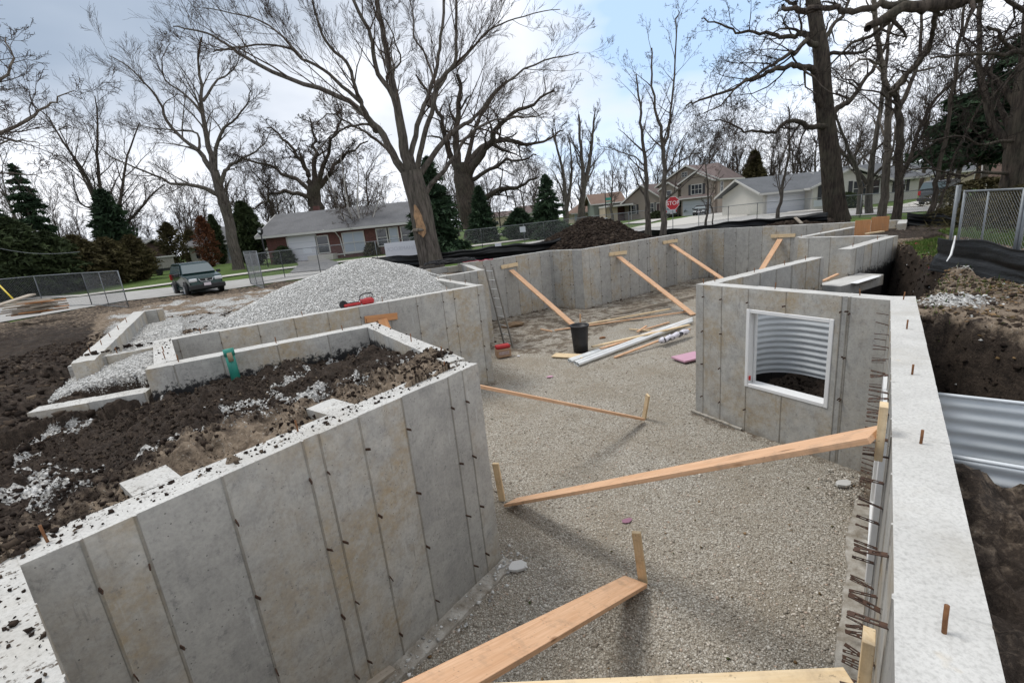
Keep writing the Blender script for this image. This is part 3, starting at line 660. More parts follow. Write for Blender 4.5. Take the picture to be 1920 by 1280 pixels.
# ---------------------------------------------------------------- concrete footings showing along wall feet
def footing(label, a, b, w, seed):
    r = random.Random(seed); a = np.array(a); b = np.array(b); L = np.linalg.norm(b - a); d = (b - a) / L; n = np.array([-d[1], d[0]]); k_ = int(L / .03)
    m = MB(); vs = []
    for i in range(k_ + 1):
        p = a + d * L * i / k_; w1_ = w * (.55 + .6 * float(fbm(np.array(i * .045 + seed), np.array(3.3), 1.0, 4)) + .04 * r.random()); zt = FLOOR + .038 + .010 * r.random()
        vs += [(*(p - n * .02), zt), (*(p + n * w1_ * .55), zt + .006 * r.random()), (*(p + n * w1_), zt - .01), (*(p + n * (w1_ + .02)), FLOOR - .1)]
    fs = [(4 * i + j, 4 * i + j + 1, 4 * i + 5 + j, 4 * i + 4 + j) for i in range(k_) for j in range(3)]
    m.add(vs, fs); o = m.build('footing', MAT.get('footing_mix') or simple('footing_mix', (.19, .16, .12), (.47, .445, .40), 7, .95, bs=.6, bd=.02)); me = o.data; ca = me.color_attributes.new('col', 'FLOAT_COLOR', 'POINT'); ca.data.foreach_set('color', [.5, 1.0, 0, 1] * len(me.vertices)); tag(o, label, 'footing', 'footings under the walls'); return o
footing('rough concrete footing strip at the foot of the near wall', np.array(k['W1R']) + (.05, .02), np.array(k['W1L']) + S1 * .9, .17, 1)
footing('long gritty footing strip along the foot of the right wall', rw_a + RWd * 1.0, rw_b - RWd * .7, .20, 2)
footing('broken footing edge showing below the window wall', np.array(k['WWl']) + (0, .1), np.array(k['WWl']) + (np.array(k['WWr']) - np.array(k['WWl'])) * .34, -.08, 3)

# ---------------------------------------------------------------- windows and window wells
def win_frame(label, root_xy, ang, w, h, z0, depth0, depth1, proud):
    """vinyl frame: local x along wall, y through wall (0 = inner face)"""
    r = empty('window_frame', (*root_xy, z0), label, 'window', 'white basement window frames', ang)
    f = .058; y0, y1 = -proud, .05
    for nm, c, d in (('jamb', (f / 2, (y0 + y1) / 2, h / 2), (f, y1 - y0, h)), ('jamb', (w - f / 2, (y0 + y1) / 2, h / 2), (f, y1 - y0, h)),
                     ('sill', (w / 2, (y0 + y1) / 2, f / 2), (w - 2 * f, y1 - y0 - .006, f)), ('head', (w / 2, (y0 + y1) / 2, h - f / 2), (w - 2 * f, y1 - y0 - .006, f))):
        m = MB().box(c, d); m.build(nm, MAT['vinyl'], r, bevel=.006)
    g = .035
    for nm, c, d in (('reveal', (g / 2 + .002, .15, h / 2), (g, .2, h - .01)), ('reveal', (w - g / 2 - .002, .15, h / 2), (g, .2, h - .01)), ('reveal', (w / 2, .15, g / 2 + .002), (w - 2 * g - .01, .195, g)), ('reveal', (w / 2, .15, h - g / 2 - .002), (w - 2 * g - .01, .195, g)),
                     ('stop', (g + .02, .16, h / 2), (.03, .03, h - 2 * g)), ('stop', (w - g - .02, .16, h / 2), (.03, .03, h - 2 * g))):
        MB().box(c, d).build(nm, MAT['vinyl'], r, bevel=.004)
    return r
wwd = (np.array(k['WWr']) - np.array(k['WWl'])); wwd /= np.linalg.norm(wwd)
p = np.array(k['WWl']) + wwd * WIN[0]
wf = win_frame('white window frame set in the concrete wall in the middle of the picture', p, math.atan2(wwd[1], wwd[0]), WIN[1] - WIN[0], WIN[3] - WIN[2], WIN[2], 0, .25, .012)
MB().box((.088, -.0, .16), (.02, .03, .07)).build('clip', simple('red_paint', (.5, .03, .02), (.4, .02, .02)), wf)
# right wall: mirrored orientation, built with its own direction (from far to near) so that y points outward
p = rw_a + RWd * RWIN[1]
win_frame('white window frame in the right wall seen edge-on past the form ties', p, math.atan2(-RWd[1], -RWd[0]), RWIN[1] - RWIN[0], RWIN[3] - RWIN[2], RWIN[2], 0, .25, .03)
simple('well_metal', (.56, .59, .61), (.66, .69, .71), 2.2, .45, .0, .0)
def window_well(label, p0, along, out, w, depth, z0, z1, pitch=.105, amp=.0085):
    """corrugated U shaped steel well; p0 = centre on outer wall face"""
    pts = []; hw = w / 2; r = min(hw, depth) * .62
    pts += [(-hw, t_) for t_ in np.linspace(0, depth - r, 4)]
    pts += [(-hw + r - r * math.cos(t_), depth - r + r * math.sin(t_)) for t_ in np.linspace(.0, PI / 2, 13)[1:]]
    pts += [(x, depth) for x in np.linspace(-hw + r, hw - r, 6)[1:-1]]
    pts += [(hw - r + r * math.sin(t_), depth - r + r * math.cos(t_)) for t_ in np.linspace(0, PI / 2, 13)]
    pts += [(hw, t_) for t_ in np.linspace(depth - r, 0, 4)[1:]]
    pts = np.array(pts); dn = np.gradient(pts, axis=0); dn /= np.linalg.norm(dn, axis=1)[:, None]; nr_ = np.stack([-dn[:, 1], dn[:, 0]], -1)
    zs = np.arange(z0, z1 + .001, pitch / 8); V = []; al = np.array(along); ou = np.array(out)
    for z in zs:
        off = amp * math.sin(2 * PI * (z - z0) / pitch)
        q = pts + nr_ * off; xy = np.array(p0)[None] + q[:, :1] * al[None] + q[:, 1:] * ou[None]
        for a in xy: V.append((a[0], a[1], z))
    n = len(pts); F = [(j * n + i, j * n + i + 1, (j + 1) * n + i + 1, (j + 1) * n + i) for j in range(len(zs) - 1) for i in range(n - 1)]
    root = empty('window_well', (*p0, z0), label, 'window well', 'corrugated window wells')
    o = mesh_np('corrugated_shell', np.array(V) - np.array([*p0, z0]), F, MAT['well_metal'], root, smooth=True)
    md = o.modifiers.new('s', 'SOLIDIFY'); md.thickness = .004
    rim = [(np.array(p0) + a * al + b_ * ou) for a, b_ in pts]
    MB().tube([(*(q - np.array(p0)), z1 - z0) for q in rim], .013, 6).build('rim', MAT['well_metal'], root, smooth=True)
    return root
wc = np.array(k['WWl']) + wwd * ((WIN[0] + WIN[1]) / 2 + .12) + U * .256
window_well('corrugated metal window well seen through the white framed window', wc, wwd, U, 2.1, 1.05, -1.72, -.50)
wc2 = (un(1755, 742, -.25)[:2] + un(1778, 847, -.25)[:2]) / 2; s_ = (wc2 - rw_a) @ RWd; wc2 = rw_a + RWd * s_ + RWn * .250
window_well('corrugated metal window well outside the bright topped right wall', wc2, -RWd, RWn, 1.12, 1.0, -1.35, -.25)


# ================================================================ LOOSE STONES, CLODS
def scatter(name, label, cat, pts, size, mt, seed, flat=.65, colr=None, smooth=False):
    r = np.random.RandomState(seed); n = len(pts)
    base = np.array([(1, 0, 0), (-1, 0, 0), (0, 1, 0), (0, -1, 0), (0, 0, 1), (0, 0, -1), (.6, .6, .5), (-.6, -.55, .55), (.55, -.6, -.5), (-.6, .6, -.4)])
    base = base[:6]; fc = np.array([(0, 2, 4), (2, 1, 4), (1, 3, 4), (3, 0, 4), (2, 0, 5), (1, 2, 5), (3, 1, 5), (0, 3, 5)])
    nv = 6; ja = .45; jb = .22
    if mt in (MAT['clod'],):
        base = np.array([(a, b, c) for a in (-.7, .7) for b in (-.7, .7) for c in (-.7, .7)]); nv = 8; ja = .7; jb = .55
        fc = np.array([(0, 1, 3), (0, 3, 2), (4, 6, 7), (4, 7, 5), (0, 4, 5), (0, 5, 1), (2, 3, 7), (2, 7, 6), (0, 2, 6), (0, 6, 4), (1, 5, 7), (1, 7, 3)])
    V = base[None] * (1 + ja * (r.rand(n, nv, 1) - .5)) + jb * (r.rand(n, nv, 3) - .5)
    V *= (np.array([1, .72, flat])[None, None]); q = r.randn(n, 4); q /= np.linalg.norm(q, axis=1)[:, None]
    # tilt mostly about z
    a = r.rand(n) * 2 * PI; ca, sa = np.cos(a)[:, None], np.sin(a)[:, None]; b = r.randn(n) * .5; cb, sb = np.cos(b)[:, None], np.sin(b)[:, None]
    x, y, z = V[..., 0], V[..., 1], V[..., 2]; y, z = y * cb - z * sb, y * sb + z * cb; x, y = x * ca - y * sa, x * sa + y * ca
    V = np.stack([x, y, z], -1) * size[:, None, None] + pts[:, None, :]
    F = (fc[None] + (np.arange(n) * nv)[:, None, None]).reshape(-1, 3)
    col = np.repeat((r.rand(n) if colr is None else colr)[:, None], nv, 0).reshape(-1, 1); col = np.repeat(col, 3, 1)
    o = mesh_np(name, V.reshape(-1, 3), F, mt, col=col); tag(o, label, cat, kind='stuff'); return o
def sample(n, x0, x1, y0, y1, fn, seed):
    r = np.random.RandomState(seed); x = r.uniform(x0, x1, n); y = r.uniform(y0, y1, n); z, col, ins = terrain(x, y); m = fn(x, y, z, col, ins, r)
    return np.stack([x[m], y[m], z[m]], -1), r
P_, r_ = sample(300000, -2.6, 9, 0, 13, lambda x, y, z, c, ins, r: ins & (r.rand(len(x)) < np.clip(1.25 - np.hypot(x, y) / 11.0, .12, 1)) & (dseg(x, y, poly_in_face) > .05) & (c[:, 2] < .5 + .5 * r.rand(len(x))), 1)
scatter('gravel_stones', 'loose tan gravel stones covering the pit floor', 'gravel', P_ + (0, 0, .003), .0065 + .015 * r_.rand(len(P_)) ** 4, MAT['stone_tan'], 2)
P_, r_ = sample(90000, -8.2, -.5, 8, 17.5, lambda x, y, z, c, ins, r: ~ins & (c[:, 0] > .75), 3)
scatter('limestone_chips', 'pale crushed stone covering the heap', 'gravel', P_ + (0, 0, .008), .013 + .018 * r_.rand(len(P_)) ** 1.8, MAT['stone_white'], 4)
P_, r_ = sample(60000, -13, -1, 3.2, 17, lambda x, y, z, c, ins, r: ~ins & (c[:, 0] > .2 + .55 * r.rand(len(x))) & (c[:, 0] < 1.1) & (z > -.9), 5)
scatter('limestone_chips', 'pale crushed stone scattered on the soil at the left', 'gravel', P_ + (0, 0, .006), .009 + .016 * r_.rand(len(P_)) ** 2, MAT['stone_white'], 6)
P_, r_ = sample(130000, -6.5, -.2, 1.5, 8, lambda x, y, z, c, ins, r: inpoly(x, y, ENC) & ~ins & (r.rand(len(x)) < .75) & (fbm(x, y, 1.9, 3) + .25 * r.rand(len(x)) > .5), 7)
sz = .004 + .019 * r_.rand(len(P_)) ** 8
scatter('soil_clods', 'crumbly dark soil clods behind the near wall', 'soil', P_ + np.stack([0 * sz, 0 * sz, sz * .35], -1), sz, MAT['clod'], 8, .8, np.clip(r_.rand(len(P_)) * .72 + .22 * sstep(4.6, 6.5, P_[:, 1] - P_[:, 0] * .6 - 0), 0, 1))
P_, r_ = sample(80000, 4.2, 14, -1, 13, lambda x, y, z, c, ins, r: ~ins & (r.rand(len(x)) < .5), 9)
sz = .008 + .035 * r_.rand(len(P_)) ** 5
scatter('soil_clods', 'clods and stones on the bank and trench at the right', 'soil', P_, sz, MAT['clod'], 10, .8, np.where(P_[:, 2] > -.42, .45 + .55 * r_.rand(len(P_)), .35 * r_.rand(len(P_))))
P_, r_ = sample(60000, -13, -5.2, 2.5, 17, lambda x, y, z, c, ins, r: ~ins & (c[:, 0] < .5) & (r.rand(len(x)) < .8), 19)
sz = .008 + .05 * r_.rand(len(P_)) ** 6
scatter('soil_clods', 'dark soil clods over the yard at the left', 'soil', P_, sz, MAT['clod'], 20, .8, r_.rand(len(P_)) * .95)
P_, r_ = sample(16000, 4.2, 14, 2, 13, lambda x, y, z, c, ins, r: ~ins & ((c[:, 0] > .25) | (r.rand(len(x)) < .05)) & (z > -1), 11)
scatter('limestone_chips', 'pale stone chips spilled on the right bank', 'gravel', P_ + (0, 0, .01), .014 + .022 * r_.rand(len(P_)) ** 2, MAT['stone_white'], 12)
P_, r_ = sample(26000, 2, 9.5, 22.5, 31, lambda x, y, z, c, ins, r: ~ins & (c[:, 2] < .1), 13)
scatter('soil_clods', 'dark soil lumps of the heap beyond the far wall', 'soil', P_ + (0, 0, .01), .02 + .09 * r_.rand(len(P_)) ** 4, MAT['clod'], 14, .8, r_.rand(len(P_)) * .75)
P_, r_ = sample(14000, -.9, 11.2, 12.5, 24, lambda x, y, z, c, ins, r: ins & (c[:, 2] > .5) & (fbm(x + 5, y, 2.3, 3) > .5), 15)
scatter('soil_clods', 'brown earth crumbs on the muddy strip along the far wall foot', 'soil', P_ + (0, 0, .01), .015 + .05 * r_.rand(len(P_)) ** 4, MAT['clod'], 16, .8, .3 + .7 * r_.rand(len(P_)))
# crumbs lying on wall tops
def crumbs(label, a, b, t, n, seed, side=1, s0=.003, s1=.018):
    r = np.random.RandomState(seed); a = np.array(a); b = np.array(b); d = b - a; nn = np.array([-d[1], d[0]]) / np.linalg.norm(d) * side
    u_ = r.rand(n); v_ = r.rand(n) ** .8; xy = a + u_[:, None] * d + (v_ * t)[:, None] * nn; sz = s0 + (s1 - s0) * r.rand(n) ** 4
    scatter('soil_crumbs', label, 'soil', np.column_stack([xy, sz * .4]), sz, MAT['clod'], seed, .8, r.rand(n) * .8)
crumbs('soil crumbs trodden on the corner wall top at bottom left', (k['RW0'][0] - 1.0, k['RW0'][1] + .76), k['W1L'], .60, 900, 21)
crumbs('soil crumbs along the near wall top', np.array(k['W1L']) + N1 * .05, np.array(k['W1R']) + N1 * .05, .21, 420, 22)
crumbs('soil crumbs on the side wall top', np.array(k['W1R']) + (-.02, .05), np.array(k['SWo']), .2, 90, 23, 1)
crumbs('soil crumbs on the cross wall top', (-4.62, 6.28), (-5.80, 7.89), .24, 60, 24)
crumbs('soil crumbs on the front frost wall', (-6.75, 7.02), (-5.95, 7.62), .24, 50, 25, 1, .01, .05)
for lb_, sq in zip(('soil clump on the near wall top beside its left rebar', 'stony clump on the side wall top near the front corner'), (((45, 1012), .0), ((820, 664), .0))):
    (px, py), _ = sq; c0 = un(px, py, .02); r = np.random.RandomState(px); n = 60; q = r.randn(n, 3) * (.045, .045, .012); q[:, 2] = abs(q[:, 2]) - .01
    o = scatter('soil_clump', lb_, 'soil', c0 + q, .012 + .02 * r.rand(n), MAT['clod'], px, .8, r.rand(n) * .9)
P_, r_ = sample(2600, -1.5, 7, .8, 12, lambda x, y, z, c, ins, r: ins & (fbm(x, y, 1.3, 3) > .42) & (dseg(x, y, poly_in_face) > .1), 71)
scatter('gravel_stones', 'larger loose stones lying on the pit gravel', 'gravel', P_ + (0, 0, .006), .014 + .022 * r_.rand(len(P_)) ** 3, MAT['stone_tan'], 72)
P_, r_ = sample(700, -1.5, 7, .8, 12, lambda x, y, z, c, ins, r: ins & (dseg(x, y, poly_in_face) > .1), 73)
scatter('wood_chips', 'wood splinters and straw scattered on the pit gravel', 'debris', P_ + (0, 0, .016), .006 + .02 * r_.rand(len(P_)) ** 2, MAT['leaf_litter'], 74, .12)
# chunks of broken concrete at the foot of the near wall corner
r_ = np.random.RandomState(5); n = 210; tt = r_.rand(n); c0 = np.array(k['W1R']); q = c0 - np.array(S1) * (tt[:, None] * 2.6) + np.array([.775, -.632]) * (.03 + .30 * r_.rand(n) ** 1.3)[:, None]
q[:60] = c0 + r_.randn(60, 2) * .10 + (.12, -.05)
sz = .008 + .03 * r_.rand(n) ** 3; scatter('concrete_rubble', 'broken concrete bits along the foot of the near wall', 'rubble', np.column_stack([q, np.full(n, FLOOR + .05)]), sz, MAT['stone_white'], 31)
r_ = np.random.RandomState(6); n = 120; q = np.array(k['WWr']) - RWd * (.1 + .9 * r_.rand(n))[:, None] - RWn * (.08 + .5 * r_.rand(n))[:, None]
scatter('concrete_rubble', 'broken bits in the corner below the window wall', 'rubble', np.column_stack([q, np.full(n, FLOOR + .04)]), .008 + .022 * r_.rand(n) ** 2, MAT['stone_tan'], 32)
for lb_, (px, py), rz in (('flat slab of broken concrete at the foot of the near wall corner', (968, 1062), .4), ('flat slab of broken concrete by the right wall footing', (1580, 905), .2)):
    c0 = un(px, py, FLOOR + .05); m = MB(); rr_ = random.Random(px); pl = [(math.cos(a) * rr_.uniform(.06, .15), math.sin(a) * rr_.uniform(.04, .09)) for a in np.linspace(0, 2 * PI, 8)[:-1]]
    m.prism(pl, -.02, .015); o = m.build('concrete_slab', MAT['stone_white'], bevel=.003); o.location = tuple(c0); o.rotation_euler = (.1, .08, rz); tag(o, lb_, 'slab')
    ca = o.data.color_attributes.new('col', 'FLOAT_COLOR', 'POINT'); ca.data.foreach_set('color', [.6, .6, .6, 1] * len(o.data.vertices))

# ================================================================ LUMBER
def board_obj(name, a, b, w, t, mt, up=(0, 0, 1), parent=None, bevel=.002):
    """object whose local x runs along the board"""
    a = Vector(a); b = Vector(b); d = (b - a); L = d.length; d.normalize(); side = Vector(up).cross(d).normalized(); n = d.cross(side)
    m = MB().box((L / 2, 0, 0), (L, w, t)); o = m.build(name, mt, parent, bevel=bevel)
    o.matrix_basis = Matrix(((d.x, side.x, n.x, a.x), (d.y, side.y, n.y, a.y), (d.z, side.z, n.z, a.z), (0, 0, 0, 1)))
    return o
GRP = 'plank braces holding the walls'
def brace(label, foot, top, w=.235, t=.038, mt='lumber', cleat=None, stake=None, cmt='lumber_pale', updir=(0, 0, 1), ts=None):
    root = empty('brace', foot, label, 'brace', GRP)
    inv = Matrix.Translation(-Vector(foot))
    def put(o): o.parent = root; o.matrix_parent_inverse = inv; return o
    put(board_obj('plank', foot, top, w, t, MAT[mt], updir))
    if cleat: put(board_obj('cleat', cleat[0], cleat[1], cleat[2], .04, MAT[cmt], cleat[3]))
    if stake:
        put(board_obj('stake', stake[0], stake[1], .09, .038, MAT[stake[2] if len(stake) > 2 else 'lumber_pale'], ts or (1, .4, 0)))
    return root
F0 = FLOOR + .03
# brace to the right wall, upper
f3_ = un(958, 945, F0); t3 = vp(1652, 820, rw_a, 39.35); n3 = Vector((*(-RWn), 0))
RWu = Vector((*(-RWn), 0))
def on_rw(px, py): return vp(px, py, rw_a - RWn * .05, math.degrees(math.atan2(RWd[0], RWd[1])))
ca_, cb_ = on_rw(1656, 762), on_rw(1648, 858); cm = (ca_ + cb_) / 2
brace('long plank brace from a stake on the gravel up to the right wall', tuple(f3_ + (0, 0, .03)), tuple(cm - np.array([*RWn, 0]) * .02 + (0, 0, -.02)), .235, .038, 'lumber',
      cleat=((cm[0], cm[1], cm[2] + .17), (cm[0], cm[1], cm[2] - .17), .09, tuple(-n3)), stake=(un(942, 938, F0), at(929, 868, un(942, 938, F0)[1]), 'lumber_pale'), ts=(.3, 1, 0))
# lower brace from the corner wall
f4 = un(1192, 1094, F0)
d4 = np.array([-.629, -.777]); t4xy = f4[:2] + d4 * 3.70
top4 = vp(745, 1330, f4, math.degrees(math.atan2(-.60, -.80)))
brace('plank brace rising from a stake on the gravel to the bottom edge', tuple(f4 + (0, 0, .03)), tuple(top4), .25, .04, 'lumber', stake=(un(1206, 1092, F0 - .02), at(1193, 997, un(1206, 1092, F0)[1]), 'lumber_pale'), ts=(.4, 1, 0))
# horizontal plank along the bottom
a5 = on_rw(1618, 1292); az5 = 180
e5 = un(790, 1334, a5[2] - .10)
brace('pale plank along the bottom edge running to a cleat on the right wall', tuple(e5), tuple(a5 + (-.03, -.02, 0)), .21, .04, 'lumber_pale',
      cleat=((a5[0], a5[1], a5[2] + .27), (a5[0], a5[1], a5[2] - .45), .09, tuple(-n3)))
o = board_obj('board_end', un(735, 1252, F0 + .02), un(690, 1285, F0 + .08), .10, .04, MAT['lumber_grey']); tag(o, 'stub of grey board at the foot of the near wall, bottom edge', 'board')
# brace 1 standing on edge
f1_ = un(1205, 790, F0); t1_ = np.array([-1.12, 5.82, -.46])
brace('narrow plank brace set on edge, running left from a short stake in mid gravel', tuple(f1_ + (0, 0, .05)), tuple(t1_), .10, .045, 'lumber', stake=(un(1206, 792, F0 - .1) + (.02, .05, 0), at(1215, 740, un(1206, 792, F0)[1] + .04), 'lumber_pale'), ts=(1, .3, 0))
# braces on the far walls
def far_brace(label, top_px, foot_px, p0, az, cl, ft_z=F0):
    tp = vp(*top_px, p0, az); ft = un(*foot_px, ft_z) if foot_px else np.array([tp[0] - U[0] * 2.3, tp[1] - U[1] * 2.3, ft_z]); c0 = vp(*cl[0], p0, az); c1 = vp(*cl[1], p0, az)
    nrm = np.array([math.cos(math.radians(az)), -math.sin(math.radians(az)), 0]);
    if nrm[:2] @ (-np.array(p0[:2])) < 0: nrm = -nrm
    return brace(label, tuple(ft), tuple(tp + nrm * .06 + (0, 0, -.03)), .235, .04, 'lumber', cleat=(tuple(c0 + nrm * .03), tuple(c1 + nrm * .03), .15, tuple(nrm)))
azF = 58.6; azF2 = math.degrees(math.atan2(k['f3'][0] - k['f2'][0], k['f3'][1] - k['f2'][1])); azF3 = math.degrees(math.atan2(k['f5'][0] - k['f3'][0], k['f5'][1] - k['f3'][1]))
far_brace('plank brace from the far wall right of the ladder down beside the black bucket', (957, 505), (1078, 612), k['WS'], azF, ((939, 501), (970, 495)))
far_brace('plank brace on the long far wall pointing down toward the lumber scraps', (1158, 480), (1300, 590), k['f2'], azF2, ((1141, 477), (1174, 473)))
far_brace('furthest plank brace on the long far wall, its foot hidden by the buttress wall', (1256, 457), (1405, 557), k['f2'], azF2, ((1242, 455), (1269, 451)))
far_brace('plank brace leaning the opposite way on the far right wall', (1464, 447), None, k['f3'], azF3, ((1446, 443), (1492, 441)))
# orange cleat on the long wall
pW = k['W2R']; c0 = vp(683, 599, pW, 57.8); c1 = vp(744, 592, pW, 57.8); nn = np.array([.533, -.846, 0])
azL = math.degrees(math.atan2(k['W2R'][0] - k['W2L'][0], k['W2R'][1] - k['W2L'][1]))
c0 = vp(683, 599, pW, azL); c1 = vp(744, 592, pW, azL)
root = empty('brace', c0, 'orange plank with a cross cleat on the long wall behind the side wall', 'brace', GRP); inv = Matrix.Translation(-Vector(c0))
for o in (board_obj('cleat', c0 + nn * .03, c1 + nn * .03, .14, .04, MAT['lumber_orange'], tuple(nn)), board_obj('plank', (c0 + c1) / 2 + nn * .07 + (0, 0, -.03), (c0 + c1) / 2 + nn * 1.9 + (0, 0, FLOOR + .35), .20, .04, MAT['lumber_orange'])):
    o.parent = root; o.matrix_parent_inverse = inv
# scattered lumber on the far floor
def stick(label, p, q, w=.09, t=.038, mt='lumber_pale', z=.05, z2=None, name='lumber_piece', grp='loose lumber on the gravel'):
    a = un(*p, FLOOR + z); b = un(*q, FLOOR + (z if z2 is None else z2)); o = board_obj(name, a, b, w, t, MAT[mt]); return tag(o, label, 'board', grp)
stick('upper long strip of lumber running right from the bucket', (1075, 612), (1257, 565 + 14), .09, mt='lumber_pale', z=.10)
stick('long thin strip crossing the muddy patch to the right of the bucket', (1040, 619), (1290, 585 - 1), .07, mt='lumber', z=.06)
stick('dark edged board under the upper strips', (1105, 607), (1205, 598), .10, mt='lumber_grey', z=.04)
stick('pale strip lying just behind the white pipes', (1110, 650), (1293, 609), .10, mt='lumber_pale', z=.13)
stick('second pale strip lying behind the white pipes', (1125, 654), (1293, 602), .10, mt='lumber', z=.09)
stick('greyish board under the strips behind the pipes', (1190, 640), (1293, 596), .14, mt='lumber_grey', z=.05)
stick('short broken stick pointing left behind the pipes', (1180, 617), (1228, 620), .05, mt='lumber_pale', z=.06)
stick('short stick crossing the broken one', (1195, 622), (1212, 611), .06, mt='lumber', z=.08)
stick('thin strip with grey end behind the short sticks', (1200, 620), (1255, 604), .05, mt='lumber', z=.05)
stick('lone board in front of the pipes tapering toward the window wall', (1152, 670), (1293, 617), .07, mt='lumber', z=.03, z2=.22)
stick('short stake offcut near the foot of the first far brace', (1014, 617), (1035, 621), .05, mt='lumber', z=.03)
stick('weathered board half buried in mud by the far wall corner', (1145, 595), (1195, 588), .12, .05, 'lumber_grey', .06)
stick('long low form board lying against the foot of the far wall', (1152, 590), (1300, 556), .06, .10, 'lumber_grey', .06)
stick('dark twig lying left of the bucket', (1010, 664), (1033, 665), .03, .03, 'lumber_grey', .02)
o = board_obj('stake', un(1088, 617, F0), at(1088, 589, un(1088, 617, F0)[1]), .09, .04, MAT['lumber'], (1, 0, 0)); tag(o, 'short upright stake just behind the black bucket', 'stake')
# plywood bucks at the far corner
for lb_, pa, pb, wd in (('left plywood buck standing between the far walls', (1616, 440), (1614, 413), .42), ('right taller plywood buck standing between the far walls', (1649, 430), (1652, 406), .5)):
    a = at(*pa, 15.6 if pa[0] < 1630 else 16.6); b = at(*pb, a[1]); a[2] -= .5; o = board_obj('plywood_panel', a, (a[0], a[1], b[2]), wd, .03, MAT['lumber_orange'], (-.5, -.85, 0)); tag(o, lb_, 'plywood')
o = board_obj('plank', at(1625, 438, 15.2), at(1655, 434, 15.5), .12, .04, MAT['lumber_pale']); tag(o, 'pale plank lying across between the plywood bucks', 'plank')
o = board_obj('plank', vp(1543, 527, k['G1'], 57.8), vp(1571, 514, k['G1'], 57.8), .06, .04, MAT['lumber']); tag(o, 'short wooden strut beside the end of the buttress wall', 'plank')
# lumber pile at far left
g_ = -.42
root = empty('lumber_pile', un(75, 580, g_), 'untidy pile of old boards at the left edge with a long grey plank on top', 'lumber pile')
inv = Matrix.Translation(-Vector(root.location)); rr_ = random.Random(4); c0 = un(74, 588, g_)
for i in range(44):
    an = math.radians(57.8 - 90) * -1 + rr_.uniform(-.35, .35); L = rr_.uniform(.6, 1.4); z = g_ + .05 + (i // 6) * .07; cx = c0[0] + rr_.uniform(-.7, .5); cy = c0[1] + rr_.uniform(-.3, .5)
    d = np.array([math.cos(an), math.sin(an), rr_.uniform(-.04, .04)]); o = board_obj('board', (cx, cy, z) - d * L / 2, (cx, cy, z) + d * L / 2, rr_.uniform(.1, .22), .045, MAT[rr_.choice(['lumber_grey', 'lumber_grey', 'lumber_orange'])])
    o.parent = root; o.matrix_parent_inverse = inv
o = board_obj('top_plank', at(-20, 578, 11.5), at(60, 552, 12.6), .22, .04, MAT['lumber_grey']); o.parent = root; o.matrix_parent_inverse = inv
c0 = at(14, 520, 12.5); o = MB().tube([at(-8, 532, 13) + (0, 0, .1), at(24, 560, 12.2)], .02, 6).build('pole_marker', mat('yellow_paint', (.60, .45, .03), .5), smooth=True); tag(o, 'slim yellow pole slanting down behind the old boards', 'pole')

# ---------------------------------------------------------------- ladder
lt = [vp(913, 503, k['WR'], 62), vp(931, 501, k['WR'], 62)]
lf = [un(947, 650, FLOOR + .02), un(977, 658, FLOOR + .02)]
topz = .10
root = empty('ladder', lf[0], 'weathered aluminium ladder leaning on the wall left of the first far brace', 'ladder')
def at_z(px, py, z): return un(px, py, z)
Lt = at(909, 500, 14.55); Rt = at(931, 497, 14.75); off = Vector(lf[0])
Lb = np.array(lf[0]); Rb = np.array(lf[1])
# make the rails parallel, .42 m apart
wv = (Rb - Lb); wv[2] = 0; wv = wv / np.linalg.norm(wv) * .44; Rb = Lb + wv; Rt = Lt + wv; Lb_ = Lb
for nm, a, b in (('rail', Lb, Lt), ('rail', Rb, Rt)):
    MB().board(Vector(a) - off, Vector(b) - off, .03, .07, tuple(wv)).build(nm, MAT['rust'] if False else simple('ladder_metal', (.20, .185, .165), (.30, .28, .25), 7, .55, .5, 0), root)
for i in range(9):
    t_ = (i + .55) / 9; a = Vector(Lb + (Lt - Lb) * t_) - off; b = Vector(Rb + (Rt - Rb) * t_) - off; MB().tube([a, b], .015, 6).build('rung', simple('rung_metal', (.42, .42, .41), (.5, .5, .49), 7, .5, .5, 0) if i == 0 else MAT['rung_metal'], root)
# ---------------------------------------------------------------- bucket
b0 = un(1089, 658, FLOOR + .02); sc_ = np.linalg.norm(b0 - np.array([0, 0, H])) / FPX
r0 = 17.5 * sc_; hB = 50 * sc_
root = empty('bucket', b0, 'tall black rubber bucket standing beside the white pipes', 'bucket')
m = MB().lathe([(0, .004), (r0 * .74, .004), (r0 * .76, 0), (r0 * .80, hB * .3), (r0 * .93, hB * .93), (r0 * .93, hB * .955), (r0 * .86, hB * .955), (r0 * .72, .03), (0, .03)], 28); m.build('shell', MAT['black_rubber'], root, smooth=True)
MB().lathe([(r0 * .90, hB * .955), (r0 * 1.03, hB * .955), (r0 * 1.04, hB), (r0 * .88, hB), (r0 * .86, hB * .96)], 28).build('rim', MAT['black_rubber'], root, smooth=True)
